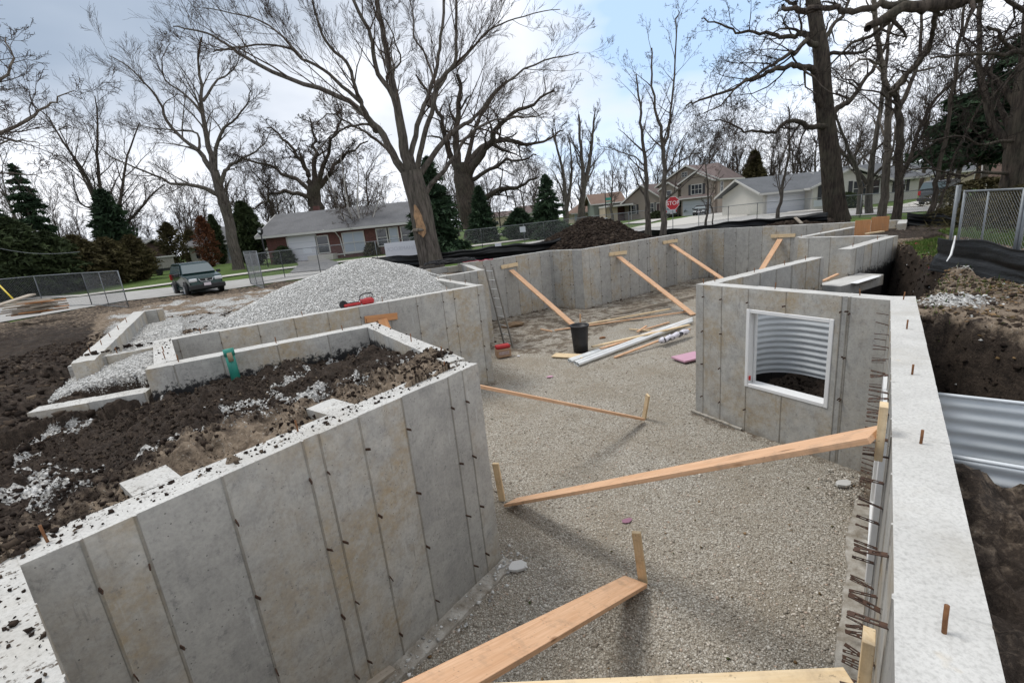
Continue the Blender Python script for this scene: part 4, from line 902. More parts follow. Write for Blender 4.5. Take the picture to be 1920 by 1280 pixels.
# ---------------------------------------------------------------- pipes
def pipe(label, p, q, r, z, z2=None):
    a = un(*p, FLOOR + z); b = un(*q, FLOOR + (z2 or z)); o_ = Vector(a); b = Vector(b) - o_; n = 16; d = b.normalized(); m = MB()
    x = d.cross(Vector((0, 0, 1))).normalized(); y = d.cross(x)
    prof = [(0, r * .86), (0, r), (.10, r), (.101, r * .985), (b.length, r * .985), (b.length, r * .85), (.02, r * .85)]
    vs = []; fs = []
    for s_, rr in prof + [prof[0]]:
        for j in range(n): aa = 2 * PI * j / n; vs.append(d * s_ + (x * math.cos(aa) + y * math.sin(aa)) * rr)
    for i in range(len(prof)):
        for j in range(n): fs.append((i * n + j, i * n + (j + 1) % n, (i + 1) * n + (j + 1) % n, (i + 1) * n + j))
    ob = m.add(vs, fs).build('pipe', MAT['pvc'], smooth=False); ob.location = o_; tag(ob, label, 'pipe', 'white plastic pipes on the gravel')
pipe('nearest and thickest white pipe of the bundle on the gravel', (1083, 683), (1297, 602), .055, .065, .10)
pipe('white pipe second from the front of the bundle', (1078, 680), (1297, 598), .05, .055, .10)
pipe('narrow white pipe at the back of the bundle', (1066, 675), (1290, 600), .045, .055)
pipe('short visible white pipe lowest between the others', (1070, 677), (1250, 614), .04, .045)
# plastic wrap tied round the pipes
a = un(1238, 640, FLOOR + .17); b = un(1290, 620, FLOOR + .20); m = MB(); ps = []; rs_ = []
for i in range(13): t_ = i / 12; ps.append(Vector(a).lerp(Vector(b), t_) + Vector((0, 0, .02 * math.sin(i * 2.1)))); rs_.append(.082 + .006 * math.sin(i * 1.9) - (.02 if i in (0, 12) else 0))
o = m.tube(ps, rs_, 14).build('plastic_wrap', mat('wrap_white', (.66, .64, .70), .35, build=lambda t, b: t.l.new(t.ramp(t.noise(t.node('ShaderNodeTexCoord').outputs['Object'], 6, 3), [(.52, (.68, .66, .72)), (.56, (.02, .02, .03))]), b.inputs['Base Color'])), smooth=True); tag(o, 'crumpled white and black plastic wrapped round the pipe bundle', 'wrap')
# ---------------------------------------------------------------- box with a red case
q = un(944, 668, FLOOR + .02); s_ = np.linalg.norm(q - np.array([0, 0, H])) / FPX
o = MB().box((0, 0, .13), (.42, .30, .24)).build('cardboard_box', simple('cardboard', (.30, .19, .12), (.38, .25, .165), 6, .9), bevel=.01)
o.location = tuple(q); o.rotation_euler = (0, 0, .25); tag(o, 'crumpled cardboard box on the gravel under the red case', 'box')
st_ = MB().box((0, -.152, .14), (.30, .004, .10)).build('printed_panel', simple('box_print', (.42, .36, .36), (.30, .20, .18), 14, .8), o)
root = empty('red_case', (q[0], q[1], q[2] + .255), 'red tool case lying on the cardboard box', 'case', rz=.3)
MAT['red_plastic'] = simple('red_plastic', (.34, .018, .022), (.42, .03, .03), 6, .45)
MB().box((0, 0, .055), (.42, .22, .10)).build('body', MAT['red_plastic'], root, bevel=.018); MB().box((0, -.113, .055), (.12, .018, .02)).build('handle', MAT['red_plastic'], root, bevel=.005)
MB().box((0, -.006, .107), (.36, .16, .006)).build('lid_panel', MAT['red_plastic'], root, bevel=.002)
# ---------------------------------------------------------------- red machine behind the long wall
pm = at(674, 566, 9.75); root = empty('cut_off_saw', (pm[0], pm[1], -.02), 'red power cutter with a black handle lying behind the long wall', 'power tool', rz=math.radians(90 - 57.8))
mk = MAT['black_rubber']
MB().box((-.16, 0, .06), (.34, .12, .055)).build('guide_arm', MAT['red_plastic'], root, bevel=.012)
MB().box((.16, 0, .08), (.26, .20, .12)).build('engine_cover', MAT['red_plastic'], root, bevel=.03)
MB().lathe([(.0, -.01), (.085, -.01), (.085, .01), (0, .01)], 20).build('blade_guard', mk, root).matrix_local = Matrix.Translation((-.33, 0, .08)) @ Matrix.Rotation(PI / 2, 4, 'X')
MB().tube([(.0, -.02, .12), (.02, -.02, .20), (.10, -.02, .245), (.24, -.02, .24), (.30, -.02, .20), (.26, -.02, .14)], .013, 6).build('handle', mk, root, smooth=True)
MB().lathe([(0, 0), (.035, 0), (.035, .02), (0, .02)], 12, (.08, 0, .13)).build('fuel_cap', MAT['galv'], root)
MB().box((-.16, .0, .094), (.30, .03, .02)).build('belt_cover', mk, root, bevel=.005)
# cables heaped near the pale return wall
ps = []; rr_ = random.Random(8); c0 = at(846, 501, 17.7); z0 = .02
pts = []
for i in range(120):
    a = i * .42; rad = .55 + .15 * math.sin(i * .31); pts.append((c0[0] + math.cos(a) * rad * (1.5 - i * .002) + rr_.uniform(-.03, .03), c0[1] + math.sin(a) * rad * .6, z0 + .05 + .10 * rr_.random() + .0006 * i))
pts += [(c0[0] - .9 - j * .12, c0[1] - .5 + .08 * math.sin(j), z0 + .03) for j in range(8)]
o = MB().tube(pts, .018, 5).build('cable_coil', MAT['black_rubber'], smooth=True); tag(o, 'tangle of black cable heaped at the end of the pale return wall', 'cable')
pts = [(c0[0] + .3 + j * .10, c0[1] - .1 + .10 * math.sin(j * 1.3), z0 + .06 + .015 * math.sin(j * 2)) for j in range(14)]
o = MB().tube(pts, .012, 5).build('cord', mat('pink_red', (.55, .05, .10), .5), smooth=True); tag(o, 'red cord lying beside the black cable tangle', 'cord')
# green sewer pipe against the back wall
p_ = vp(438, 672, k['SWo'], 57.8); p0_ = np.array([-2.25, 7.24]) - Wd * .09; azp = math.degrees(math.atan2(U[0], U[1])); a = vp(442, 706, p0_, azp); b = vp(428, 657, p0_ + Wd * .03, azp)
root = empty('green_pipe', a, 'teal green plastic pipe leaning on the back wall top', 'pipe'); mt = simple('green_pvc', (.015, .17, .13), (.03, .24, .18), 9, .5)
MB().tube([(0, 0, -.15), tuple(b - a)], .058, 16).build('tube', mt, root, smooth=True); MB().tube([tuple((b - a) * .8), tuple((b - a) * 1.06)], .068, 16).build('collar', mt, root, smooth=True)
MB().tube([tuple((b - a) * .62 + (.03, -.045, 0)), tuple((b - a) * .95 + (.03, -.045, 0))], .032, 8).build('mud_patch', simple('mud_tan', (.25, .2, .13), (.3, .24, .16), 9), root, smooth=True)
# small things on the gravel
def lump(name, label, cat, px, size, mt, zb=FLOOR + .03, seed=1, sx=1.6, rz=.3, plate=False):
    c0 = un(*px, zb); bm = bmesh.new(); bmesh.ops.create_icosphere(bm, subdivisions=2, radius=size); r = random.Random(seed)
    for v in bm.verts: v.co *= 1 + r.uniform(-.22, .22); v.co.x *= sx; v.co.z *= .45 if not plate else .18
    me = bpy.data.meshes.new(name); bm.to_mesh(me); bm.free(); me.materials.append(mt); o = link(name, me); o.location = tuple(c0); o.rotation_euler = (0, 0, rz); return tag(o, label, cat)
pk = mat('pink_foam', (.52, .30, .38), .8); pkd = mat('purple_foam', (.26, .13, .18), .8); wp = mat('paper_white', (.8, .8, .82), .7)
lump('foam_scrap', 'small pink foam scrap lying alone on the gravel left of the middle', 'scrap', (1031, 706), .05, pk, seed=3)
lump('foam_scrap', 'dark pink foam scrap on the gravel above the near stake', 'scrap', (1175, 975), .045, pkd, seed=4, plate=True)
lump('paper_scrap', 'tiny white scrap right of the cardboard box', 'scrap', (972, 667), .04, wp, seed=5, sx=1)
lump('mud_lump', 'dark lump of mud on the gravel right of the bucket', 'soil', (1129, 633), .07, MAT['rust'], seed=6)
lump('paper_scrap', 'white scrap by the muddy strip beyond the strips of lumber', 'scrap', (1283, 581), .06, wp, seed=7)
lump('mud_lump', 'reddish mud heap at the foot of the ladder wall', 'soil', (962, 610), .28, simple('mud_red', (.20, .13, .07), (.12, .08, .05), 12), seed=8)
o = MB().box((0, 0, .03), (.75, .5, .05)).build('foam_board', pk, bevel=.005); o.location = tuple(un(1293, 671, FLOOR + .04)); o.rotation_euler = (0, 0, .35); tag(o, 'pink foam board sticking out from behind the window wall', 'foam board')
o = MB().box((0, 0, .02), (.9, .35, .03)).build('mortar_board', MAT['lumber_pale'], bevel=.004); o.location = tuple(un(1066, 668, FLOOR + .03)); o.rotation_euler = (0, 0, -.5); tag(o, 'pale dusty board lying under the ends of the white pipes', 'board')
# pink marker flags on the right bank
for i, (px, py, Y, lb_) in enumerate(((1718, 457, 13.0, 'small pink marker ribbon furthest up the right bank'), (1747, 469, 12.0, 'small pink marker ribbon between the grass patch and the silt fence'), (1750, 503, 9.3, 'long pink marker ribbon hanging at the trench edge'))):
    c0 = at(px, py, Y); m = MB(); s = .05 if i < 2 else .07; rr_ = random.Random(i)
    vs = [(x_ * s * 1.0, .01 * math.sin(x_ * 3), s * .8 * y_ + .02 * math.cos(x_ * 2) - (x_ * .02 if i == 2 else 0)) for x_ in np.linspace(-1.3, 1.6, 8) for y_ in (-.4, .4)]
    m.add(vs, [(2 * j, 2 * j + 1, 2 * j + 3, 2 * j + 2) for j in range(7)]); o = m.build('marker_ribbon', MAT.get('pinkr') or mat('pinkr', (.85, .10, .16), .5)); o.location = tuple(c0); md = o.modifiers.new('s', 'SOLIDIFY'); md.thickness = .004; tag(o, lb_, 'ribbon', 'pink marker ribbons')


# ================================================================ STREETS, WALKS (thin sheets on the ground)
def gz(x, y): return float(terrain(np.array([x]), np.array([y]))[0][0])
def gh(px, py):
    """where the view of (px,py) meets the smooth distant ground"""
    z = -.8
    for _ in range(12): p = un(px, py, z); z = float(far_z(np.array(p[0]), np.array(p[1])))
    return np.array([p[0], p[1], z])
def sheet(name, pts, mt, dz, kind='structure', step=1.5):
    """ground hugging strip given as list of (left,right) world xy pairs"""
    V = []; F = []
    rows = []
    for (a0, b0), (a1, b1) in zip(pts[:-1], pts[1:]):
        L = max(np.hypot(a1[0] - a0[0], a1[1] - a0[1]), np.hypot(b1[0] - b0[0], b1[1] - b0[1])); n = max(1, int(L / step))
        for i in range(n): t_ = i / n; rows.append((np.array(a0[:2]) * (1 - t_) + np.array(a1[:2]) * t_, np.array(b0[:2]) * (1 - t_) + np.array(b1[:2]) * t_))
    rows.append((np.array(pts[-1][0][:2]), np.array(pts[-1][1][:2])))
    nc = 7
    for a, b in rows:
        for j in range(nc):
            p = a + (b - a) * j / (nc - 1); V.append((p[0], p[1], float(far_z(np.array(p[0]), np.array(p[1]))) + dz))
    for i in range(len(rows) - 1):
        for j in range(nc - 1): q = i * nc + j; F.append((q, q + 1, q + nc + 1, q + nc))
    o = mesh_np(name, V, F, mt, smooth=True); tag(o, kind=kind); return o
def pr(lst): return [(gh(*a)[:2], gh(*b)[:2]) for a, b in lst]
A_ = MAT['asphalt_grey']; W_ = MAT['sidewalk_concrete']
sheet('street', pr([((-320, 600), (-320, 650)), ((0, 572), (0, 606)), ((230, 549), (230, 566)), ((420, 529), (420, 545)), ((540, 514), (540, 527)), ((800, 484), (800, 494)), ((1000, 452), (1000, 463)), ((1180, 431), (1190, 446)), ((1260, 421), (1270, 445)), ((1400, 405), (1410, 421)), ((1480, 398), (1490, 411)), ((1640, 393), (1650, 403)), ((1800, 381), (1810, 392)), ((2200, 345), (2200, 360))]), A_, .05)
sheet('side_street', pr([((1180, 430), (1258, 426)), ((1260, 413), (1330, 417)), ((1330, 400), (1400, 406)), ((1372, 391), (1412, 394)), ((1410, 383), (1440, 385))]), W_, .075)
sheet('sidewalk', pr([((-200, 577), (-200, 582)), ((150, 553), (150, 557)), ((330, 529), (330, 532.5)), ((520, 503), (520, 506.5)), ((800, 470), (800, 472)), ((930, 455), (930, 457)), ((1080, 436), (1080, 438))]), W_, .08)
sheet('front_walk', pr([((900, 443), (900, 446)), ((1000, 431), (1000, 434)), ((1060, 424), (1062, 427)), ((1125, 415), (1132, 418))]), W_, .085)
sheet('front_walk', pr([((1430, 404), (1430, 405.5)), ((1540, 396), (1540, 397.6)), ((1700, 387), (1700, 388.6))]), W_, .085)
sheet('driveway', pr([((543, 514), (640, 505)), ((560, 497), (632, 491)), ((552, 488), (590, 485))]), MAT['drive_asphalt'], .09)
sheet('driveway', pr([((1480, 401), (1560, 396)), ((1466, 395), (1500, 392))]), W_, .085)
sheet('driveway', pr([((1665, 392), (1800, 386)), ((1712, 380), (1795, 377)), ((1742, 374), (1800, 371))]), W_, .088)
sheet('driveway', pr([((1165, 421), (1215, 419)), ((1215, 411), (1250, 410)), ((1245, 404), (1262, 404))]), W_, .088)

# ================================================================ FENCES
def wires(m, p0, p1, z0, z1, pitch=.085, r=.0022, zb0=None):
    """real diagonal wires of chain-link between two ground points"""
    p0 = np.array(p0[:2]); p1 = np.array(p1[:2]); L = np.linalg.norm(p1 - p0); d = (p1 - p0) / L; hh = z1 - z0; s = -hh
    while s < L:
        for sg in (1, -1):
            a_s, b_s = (s, s + hh) if sg == 1 else (s + hh, s); za, zb = z0, z1
            lo, hi = min(a_s, b_s), max(a_s, b_s)
            def Z(q): return za + (zb - za) * (q - a_s) / (b_s - a_s)
            q0, q1 = max(lo, 0), min(hi, L)
            if q1 - q0 < .02: continue
            A = (*(p0 + d * q0), Z(q0)); B = (*(p0 + d * q1), Z(q1)); m.tube([A, B], r, 3, cap=False)
        s += pitch
def fence_panel(label, pb0, pb1, h, z, group='chain link fence panels', pitch=.10, r=.0025, pr_=.021, mid=None, tilt=0, zt=None):
    """pb: xy ground points; frame of tube with wires"""
    a = np.array([*pb0[:2], z]); b = np.array([*pb1[:2], z if zt is None else zt]); root = empty('fence_panel', a, label, 'fence', group); o_ = Vector(a)
    up = np.array([0, 0, h])
    def P(q): return tuple(np.array(q) - np.array(a))
    MB().tube([P(a + up), P(b + up)], pr_, 7).build('top_rail', MAT['pipe_galv'], root, smooth=True)
    MB().tube([P(a + (0, 0, .06)), P(b + (0, 0, .06))], pr_ * .8, 6).build('bottom_rail', MAT['pipe_galv'], root, smooth=True)
    for q in (a, b): MB().tube([P(q - (0, 0, .1)), P(q + up + (0, 0, .02))], pr_ * 1.15, 7).build('post', MAT['pipe_galv'], root, smooth=True)
    if mid:
        for t_ in mid: q = a + (b - a) * t_; MB().tube([P(q), P(q + up)], pr_ * .8, 6).build('post', MAT['pipe_galv'], root, smooth=True)
    m = MB(); wires(m, (0, 0), (b - a)[:2], .07, h - .02, pitch, r); wm = m.build('wire_mesh', MAT['wire_galv'], root)
    if zt is not None:
        for v in wm.data.vertices:
            t_ = (v.co.x * (b - a)[0] + v.co.y * (b - a)[1]) / ((b - a)[0] ** 2 + (b - a)[1] ** 2); v.co.z += t_ * (zt - z)
    return root
def base_h(pxb, pyb, pyt, pxt=None, z=None):
    g = gh(pxb, pyb) if z is None else un(pxb, pyb, z); t_ = at(pxb if pxt is None else pxt, pyt, g[1]); return g, t_[2] - g[2]
# left run
pts = [base_h(-170, 618, 540)[0], base_h(85, 572, 513)[0], base_h(173, 572, 503)[0]]
runL = [(-330, 640), (-120, 600), (84, 577), (173, 573)]
G_ = [gh(*q) for q in runL]
for i, (q0, q1) in enumerate(zip(G_[:-1], G_[1:])):
    fence_panel(('chain link fence panel cut off by the left edge', 'chain link fence panel behind the pile of old boards', 'chain link fence panel with a leaning post right of the pile of old boards')[i], q0, q1, 1.72, q0[2], zt=q1[2])
g0 = gh(173, 573); g1 = gh(242, 578); fence_panel('loose chain link panel swung open left of the green car', g0, g1, 1.72, g0[2], mid=[.5], zt=g1[2])
# panels right of the car and behind the stone heap
q = [gh(476, 541), gh(500, 541)]
g0 = gh(471, 534); g1 = gh(497, 543); fence_panel('chain link panel standing end-on right of the green car', g0, g1, 1.95, g0[2], mid=[.5], pitch=.08, zt=g1[2])
run = [(471, 534), (535, 522), (602, 514), (711, 503), (775, 496), (862, 480), (906, 474), (985, 465), (1022, 460), (1100, 450), (1180, 441), (1212, 437)]
lab = ['chain link panel just right of the end-on panel', 'chain link panel in front of the brick house driveway', 'chain link panel behind the stone heap before the garage door', 'chain link panel left of the big tree, white banner on it', 'chain link panel hidden behind the big tree trunk', 'chain link panel just right of the big tree trunk', 'narrow chain link panel before the dark spruce',
       'chain link panel right of the white notice sheet', 'chain link panel before the tall spruce', 'chain link panel left of the brown soil heap', 'chain link panel behind the brown soil heap']
GG = [gh(*p_) for p_ in run]
for (q0, q1), lb_ in zip(zip(GG[:-1], GG[1:]), lab):
    fence_panel(lb_, q0, q1, 1.75, q0[2], pitch=.11, r=.003, zt=q1[2])
run2 = [(1310, 430), (1365, 425), (1419, 419), (1545, 412), (1612, 409), (1688, 408), (1797, 395)]
lab2 = ['chain link panel right of the stop sign', 'chain link panel in front of the concrete driveway of the taupe house', 'chain link panel before the maroon car', 'chain link panel behind the big oak trunk', 'chain link panel between the right trunks', 'chain link panel before the parked silver wagon']
GG = [gh(*p_) for p_ in run2]
for (q0, q1), lb_ in zip(zip(GG[:-1], GG[1:]), lab2): fence_panel(lb_, q0, q1, 1.5, q0[2], pitch=.11, r=.003, zt=q1[2])
# near right panels: the tall gate
zb = -.3
pA = un(1790, 497, zb); pB = un(1893, 521, zb); tA = at(1797, 360, pA[1])[2]; tB = at(1913, 352, pB[1])[2]
fence_panel('near chain link panel standing behind the black silt fence at the right edge', pA, pB, tA - zb, zb, pitch=.075, r=.0017, mid=[.45], pr_=.019)
pC = un(2100, 560, zb); fence_panel('near chain link panel running out of the right edge', pB + (.04, -.02, 0), pC, tA - zb + .02, zb, pitch=.075, r=.0017, pr_=.026)
pD = un(1776, 494, zb) ; pE = gh(1797, 395); fence_panel('chain link panel going away behind the silt fence corner', (pD[0], pD[1]), (pE[0], pE[1]), 1.5, zb, pitch=.1, mid=[.3, .6], zt=pE[2])
# silt fences
def silt(label, pts, h, seed, amp=.12, lean=.15):
    """pts: list of world points at the foot; hanging black cloth with folds"""
    r = random.Random(seed); P = [Vector(p) for p in pts]; ds = [0]
    for a, b in zip(P[:-1], P[1:]): ds.append(ds[-1] + (b - a).length)
    L = ds[-1]; n = max(24, int(L / .09)); m = MB(); vs = []; rows = 21
    for i in range(n + 1):
        s = L * i / n; kx = max(j for j in range(len(ds)) if ds[j] <= s + 1e-6); kx = min(kx, len(P) - 2); t_ = (s - ds[kx]) / (ds[kx + 1] - ds[kx]); p = P[kx].lerp(P[kx + 1], t_)
        d = (P[kx + 1] - P[kx]).normalized(); nrm = Vector((-d.y, d.x, 0))
        sag = h * (1 - .10 * (math.sin(s * 1.5 + seed) * .5 + .5) - .04 * math.sin(s * 4.1))
        for j in range(rows):
            v = j / (rows - 1); off = amp * (math.sin(v * 6.5 + s * 1.1 + seed) * .35 + math.sin(v * 15 + s * .6) * .18 + .14 * math.sin(v * 27 + 1.7 * math.sin(s * .9)) + .25 * math.sin(s * 4 + v * 3)) + lean * (1 - v) ** 2
            q_ = p + nrm * off * (1 if v > .0 else 1); vs.append((q_.x, q_.y, p.z + sag * v + (.0 if v else 0)))
    fs = [(i * rows + j, i * rows + j + 1, (i + 1) * rows + j + 1, (i + 1) * rows + j) for i in range(n) for j in range(rows - 1)]
    o = m.add(vs, fs).build('silt_fence', MAT['silt_fabric'], smooth=True); md = o.modifiers.new('s', 'SOLIDIFY'); md.thickness = .008; return tag(o, label, 'silt fence', 'black silt fences')
silt('black silt fence behind the big tree and the stone heap', [at(700, 506, 21.5), at(790, 503, 21), at(860, 494, 21.5), at(940, 484, 22.5), at(1010, 476, 24), at(1075, 464, 25.5)], .62, 1)
silt('black silt fence beyond the far wall from the soil heap to the small trees', [at(1180, 452, 29.5), at(1250, 449, 29.5), at(1330, 440, 28.5), at(1420, 430, 27), at(1500, 425, 25.5), at(1550, 421, 24.5)], .62, 2)
silt('black silt fence bunched at the far right corner of the pit', [at(1697, 432, 17.5), at(1740, 437, 17), at(1795, 441, 15.5)], .68, 3, .2)
silt('black silt fence hanging in folds at the right edge', [un(1752, 503, -.36) * (.98, .98, 1), un(1835, 517, -.36) * (.98, .98, 1), un(1925, 534, -.36) * (.97, .97, 1), un(2120, 592, -.36) * (.96, .96, 1)], .64, 4, .06, -.10)
ps_ = [at(1791, 442, 8.55), at(1788, 460, 8.5), at(1783, 478, 8.4), at(1775, 490, 8.25)]
o = MB().tube(ps_, [.014, .02, .018, .01], 6).build('rope', MAT['vinyl'], smooth=True); tag(o, 'frayed white rope hanging down the black silt fence', 'rope')
for lb_, q0, q1 in (('overhead wire sagging in from the left edge before the hedge', (-60, 452), (150, 472)), ):
    a = at(*q0, 26.0); b_ = at(*q1, 29.0); o = MB().tube([tuple(a + (b_ - a) * i / 12 - np.array([0, 0, .35 * math.sin(PI * i / 12)])) for i in range(13)], .012, 5).build('overhead_wire', MAT['pipe_galv'], smooth=True); tag(o, lb_, 'wire')
# banner and notices on the fence
def flat_sign(name, label, c, w, h, ang, mt, grp=None, tilt=0, thick=.006):
    o = MB().box((0, 0, 0), (w, thick, h)).build(name, mt); o.location = tuple(c); o.rotation_euler = (tilt, 0, ang); return tag(o, label, 'sign', grp)
bannerm = mat('banner', (.62, .64, .68), .6); c0 = gh(748, 497); fb = at(752, 468, 24.3)
ban = flat_sign('banner', 'large pale banner with faint reversed lettering tied to the fence left of the big tree', fb, 1.62, .78, .02, bannerm)
def text(parent, s, size, loc, mt, rot=(PI / 2, 0, 0), mirror=False, ext=.002, name='lettering', sx=1):
    cu = bpy.data.curves.new(name, 'FONT'); cu.body = s; cu.size = size; cu.align_x = 'CENTER'; cu.align_y = 'CENTER'; cu.extrude = ext
    t_ = bpy.data.objects.new(name, cu); C.objects.link(t_); dg = bpy.context.evaluated_depsgraph_get(); me = bpy.data.meshes.new_from_object(t_.evaluated_get(dg)); bpy.data.objects.remove(t_)
    me.materials.clear(); me.materials.append(mt); o = link(name, me, parent); o.location = loc; o.rotation_euler = rot; o.scale = (-sx if mirror else sx, 1, 1); return o
text(ban, 'SHAMROCK', .27, (-.0, -.008, .06), mat('banner_print', (.47, .49, .54), .6), sx=1.0, mirror=True)
for lb_, (px, py), Y, w, h in (('white notice sheet on the fence before the small dark spruce', (980, 430), 30.0, .36, .34), ('small white notice sheet above the brown soil heap', (1134, 413), 33, .38, .32), ('small pale tag on the silt fence right of the big tree', (934, 459), 22.3, .30, .13),
                               ('pale sheet on the fence before the white house', (1535, 381), 33, .7, .42)):
    flat_sign('notice', lb_, at(px, py, Y), w, h, 0, bannerm, 'white sheets on the fences')

# ================================================================ TREES
class TreeB:
    def __init__(s, seed): s.r = random.Random(seed); s.big = []; s.tw = []
    def grow(s, p, d, L, r, lev, par, bucket=None):
        R = s.r; n = 5 if lev >= 2 else 4; seg = L / n; pts = [p]; rs = [r]; g = par['gnarl'] * (1 + .25 * (3 - lev)); up = par['up']
        dd = list(d)
        for i in range(n):
            dd = [dd[0] + R.gauss(0, g), dd[1] + R.gauss(0, g), dd[2] + R.gauss(0, g * .8) + up]
            q = math.sqrt(dd[0] ** 2 + dd[1] ** 2 + dd[2] ** 2); dd = [c / q for c in dd]
            p = (p[0] + dd[0] * seg, p[1] + dd[1] * seg, p[2] + dd[2] * seg); pts.append(p); rs.append(max(par['rmin'], r * (1 - (i + 1) / n * .78)))
        (s.big if r > par['rtrunk'] else s.tw).append((pts, rs))
        if lev > 0: s.kids(pts, rs, L, lev, par)
    def kids(s, pts, rs, L, lev, par, start=.22, dens=1.0):
        R = s.r; nk = max(1, int(round(par['kids'][min(lev, len(par['kids'])) - 1] * dens)))
        for i in range(nk):
            t = start + (1 - start) * (i + R.random()) / nk; q = min(t, .999) * (len(pts) - 1); k_ = int(q); f = q - k_
            a, b = pts[k_], pts[k_ + 1]; p = tuple(a[j] + (b[j] - a[j]) * f for j in range(3)); rr = rs[k_] + (rs[k_ + 1] - rs[k_]) * f
            d = [b[j] - a[j] for j in range(3)]; q = math.sqrt(sum(c * c for c in d)) or 1; d = [c / q for c in d]
            o = [R.gauss(0, 1) for _ in range(3)]; dt = sum(o[j] * d[j] for j in range(3)); o = [o[j] - dt * d[j] for j in range(3)]; q = math.sqrt(sum(c * c for c in o)) or 1
            an = par['ang'] * R.uniform(.7, 1.3); nd = [d[j] * math.cos(an) + o[j] / q * math.sin(an) for j in range(3)]; nd[2] += par.get('lift', .1)
            q = math.sqrt(sum(c * c for c in nd)); nd = [c / q for c in nd]
            s.grow(p, nd, L * par['ratio'] * R.uniform(.6, 1.15) * (1.15 - .5 * t), max(par['rmin'], rr * R.uniform(.34, .56)), lev - 1, par)
    sc = 1.0
    def limb(s, pts, r0, r1, par, lev=3, start=.25, dens=1.0, wob=.0):
        """explicit limb through given points, smoothed"""
        r0 *= s.sc; r1 *= s.sc; P = [Vector(p) for p in pts]; out = []
        for i in range(len(P) - 1):
            a, b, c, d = P[max(i - 1, 0)], P[i], P[i + 1], P[min(i + 2, len(P) - 1)]
            for j in range(3):
                t = j / 3; out.append(.5 * ((2 * b) + (c - a) * t + (2 * a - 5 * b + 4 * c - d) * t * t + (-a + 3 * b - 3 * c + d) * t ** 3))
        out.append(P[-1]); n = len(out)
        out = [o + Vector((s.r.gauss(0, wob), s.r.gauss(0, wob), s.r.gauss(0, wob))) if 0 < i < n - 1 else o for i, o in enumerate(out)]
        rs = [r0 + (r1 - r0) * (i / (n - 1)) ** .62 for i in range(n)]; pl = [tuple(o) for o in out]; s.big.append((pl, rs))
        L = sum((out[i + 1] - out[i]).length for i in range(n - 1))
        if lev: s.kids(pl, rs, L * .62, lev, par, start, dens)
        return pl
    @staticmethod
    def tubes(L, sides, off=(0, 0, 0)):
        V = []; F = []; b = 0; off = np.array(off)
        groups = {}
        for pts, rs in L: groups.setdefault(len(pts), []).append((pts, rs))
        for k_, g in groups.items():
            P = np.array([x[0] for x in g], float); Rr = np.array([x[1] for x in g], float); n = len(g)
            D = np.empty_like(P); D[:, 1:-1] = P[:, 2:] - P[:, :-2]; D[:, 0] = P[:, 1] - P[:, 0]; D[:, -1] = P[:, -1] - P[:, -2]; D /= np.linalg.norm(D, axis=2)[..., None] + 1e-9
            ref = np.where(np.abs(D[:, :1, 2:]) < .9, np.array([[[0, 0, 1.0]]]), np.array([[[1.0, 0, 0]]])); ref = np.broadcast_to(ref, D.shape)
            X = np.cross(D, ref); X /= np.linalg.norm(X, axis=2)[..., None] + 1e-9; Y = np.cross(D, X); a = np.arange(sides) * 2 * PI / sides
            ring = X[:, :, None] * np.cos(a)[None, None, :, None] + Y[:, :, None] * np.sin(a)[None, None, :, None]
            v = P[:, :, None] + ring * Rr[:, :, None, None]; V.append(v.reshape(-1, 3))
            idx = b + np.arange(n * k_ * sides).reshape(n, k_, sides); nx = np.roll(idx, -1, 2); f = np.stack([idx[:, :-1], nx[:, :-1], nx[:, 1:], idx[:, 1:]], -1).reshape(-1, 4); F.append(f); b += n * k_ * sides
        return np.concatenate(V) - off, np.concatenate(F)
    def build(s, name, base, label, cat='tree', group=None, bark='bark', twig='twig', sides=8):
        root = empty(name, base, label, cat, group)
        V, F = s.tubes(s.big, sides, base); mesh_np('trunk', V, F, MAT[bark], root, smooth=True)
        if s.tw: V, F = s.tubes(s.tw, 3, base); mesh_np('crown', V, F, MAT[twig], root)
        return root
def par(**kw):
    d = dict(gnarl=.13, up=.03, rmin=.006, rtrunk=.05, kids=(5, 6, 6), ang=.75, ratio=.55, lift=.1); d.update(kw); return d
def px_limb(T_, pts, Y, r0, r1, p_, dy=0, lev=3, start=.25, dens=1.0, wob=0, dy0=0):
    n = len(pts) - 1; W = [at(x, y, Y + dy0 + (dy - dy0) * i / n) for i, (x, y) in enumerate(pts)]
    return T_.limb(W, r0, r1, p_, lev, start, dens, wob)

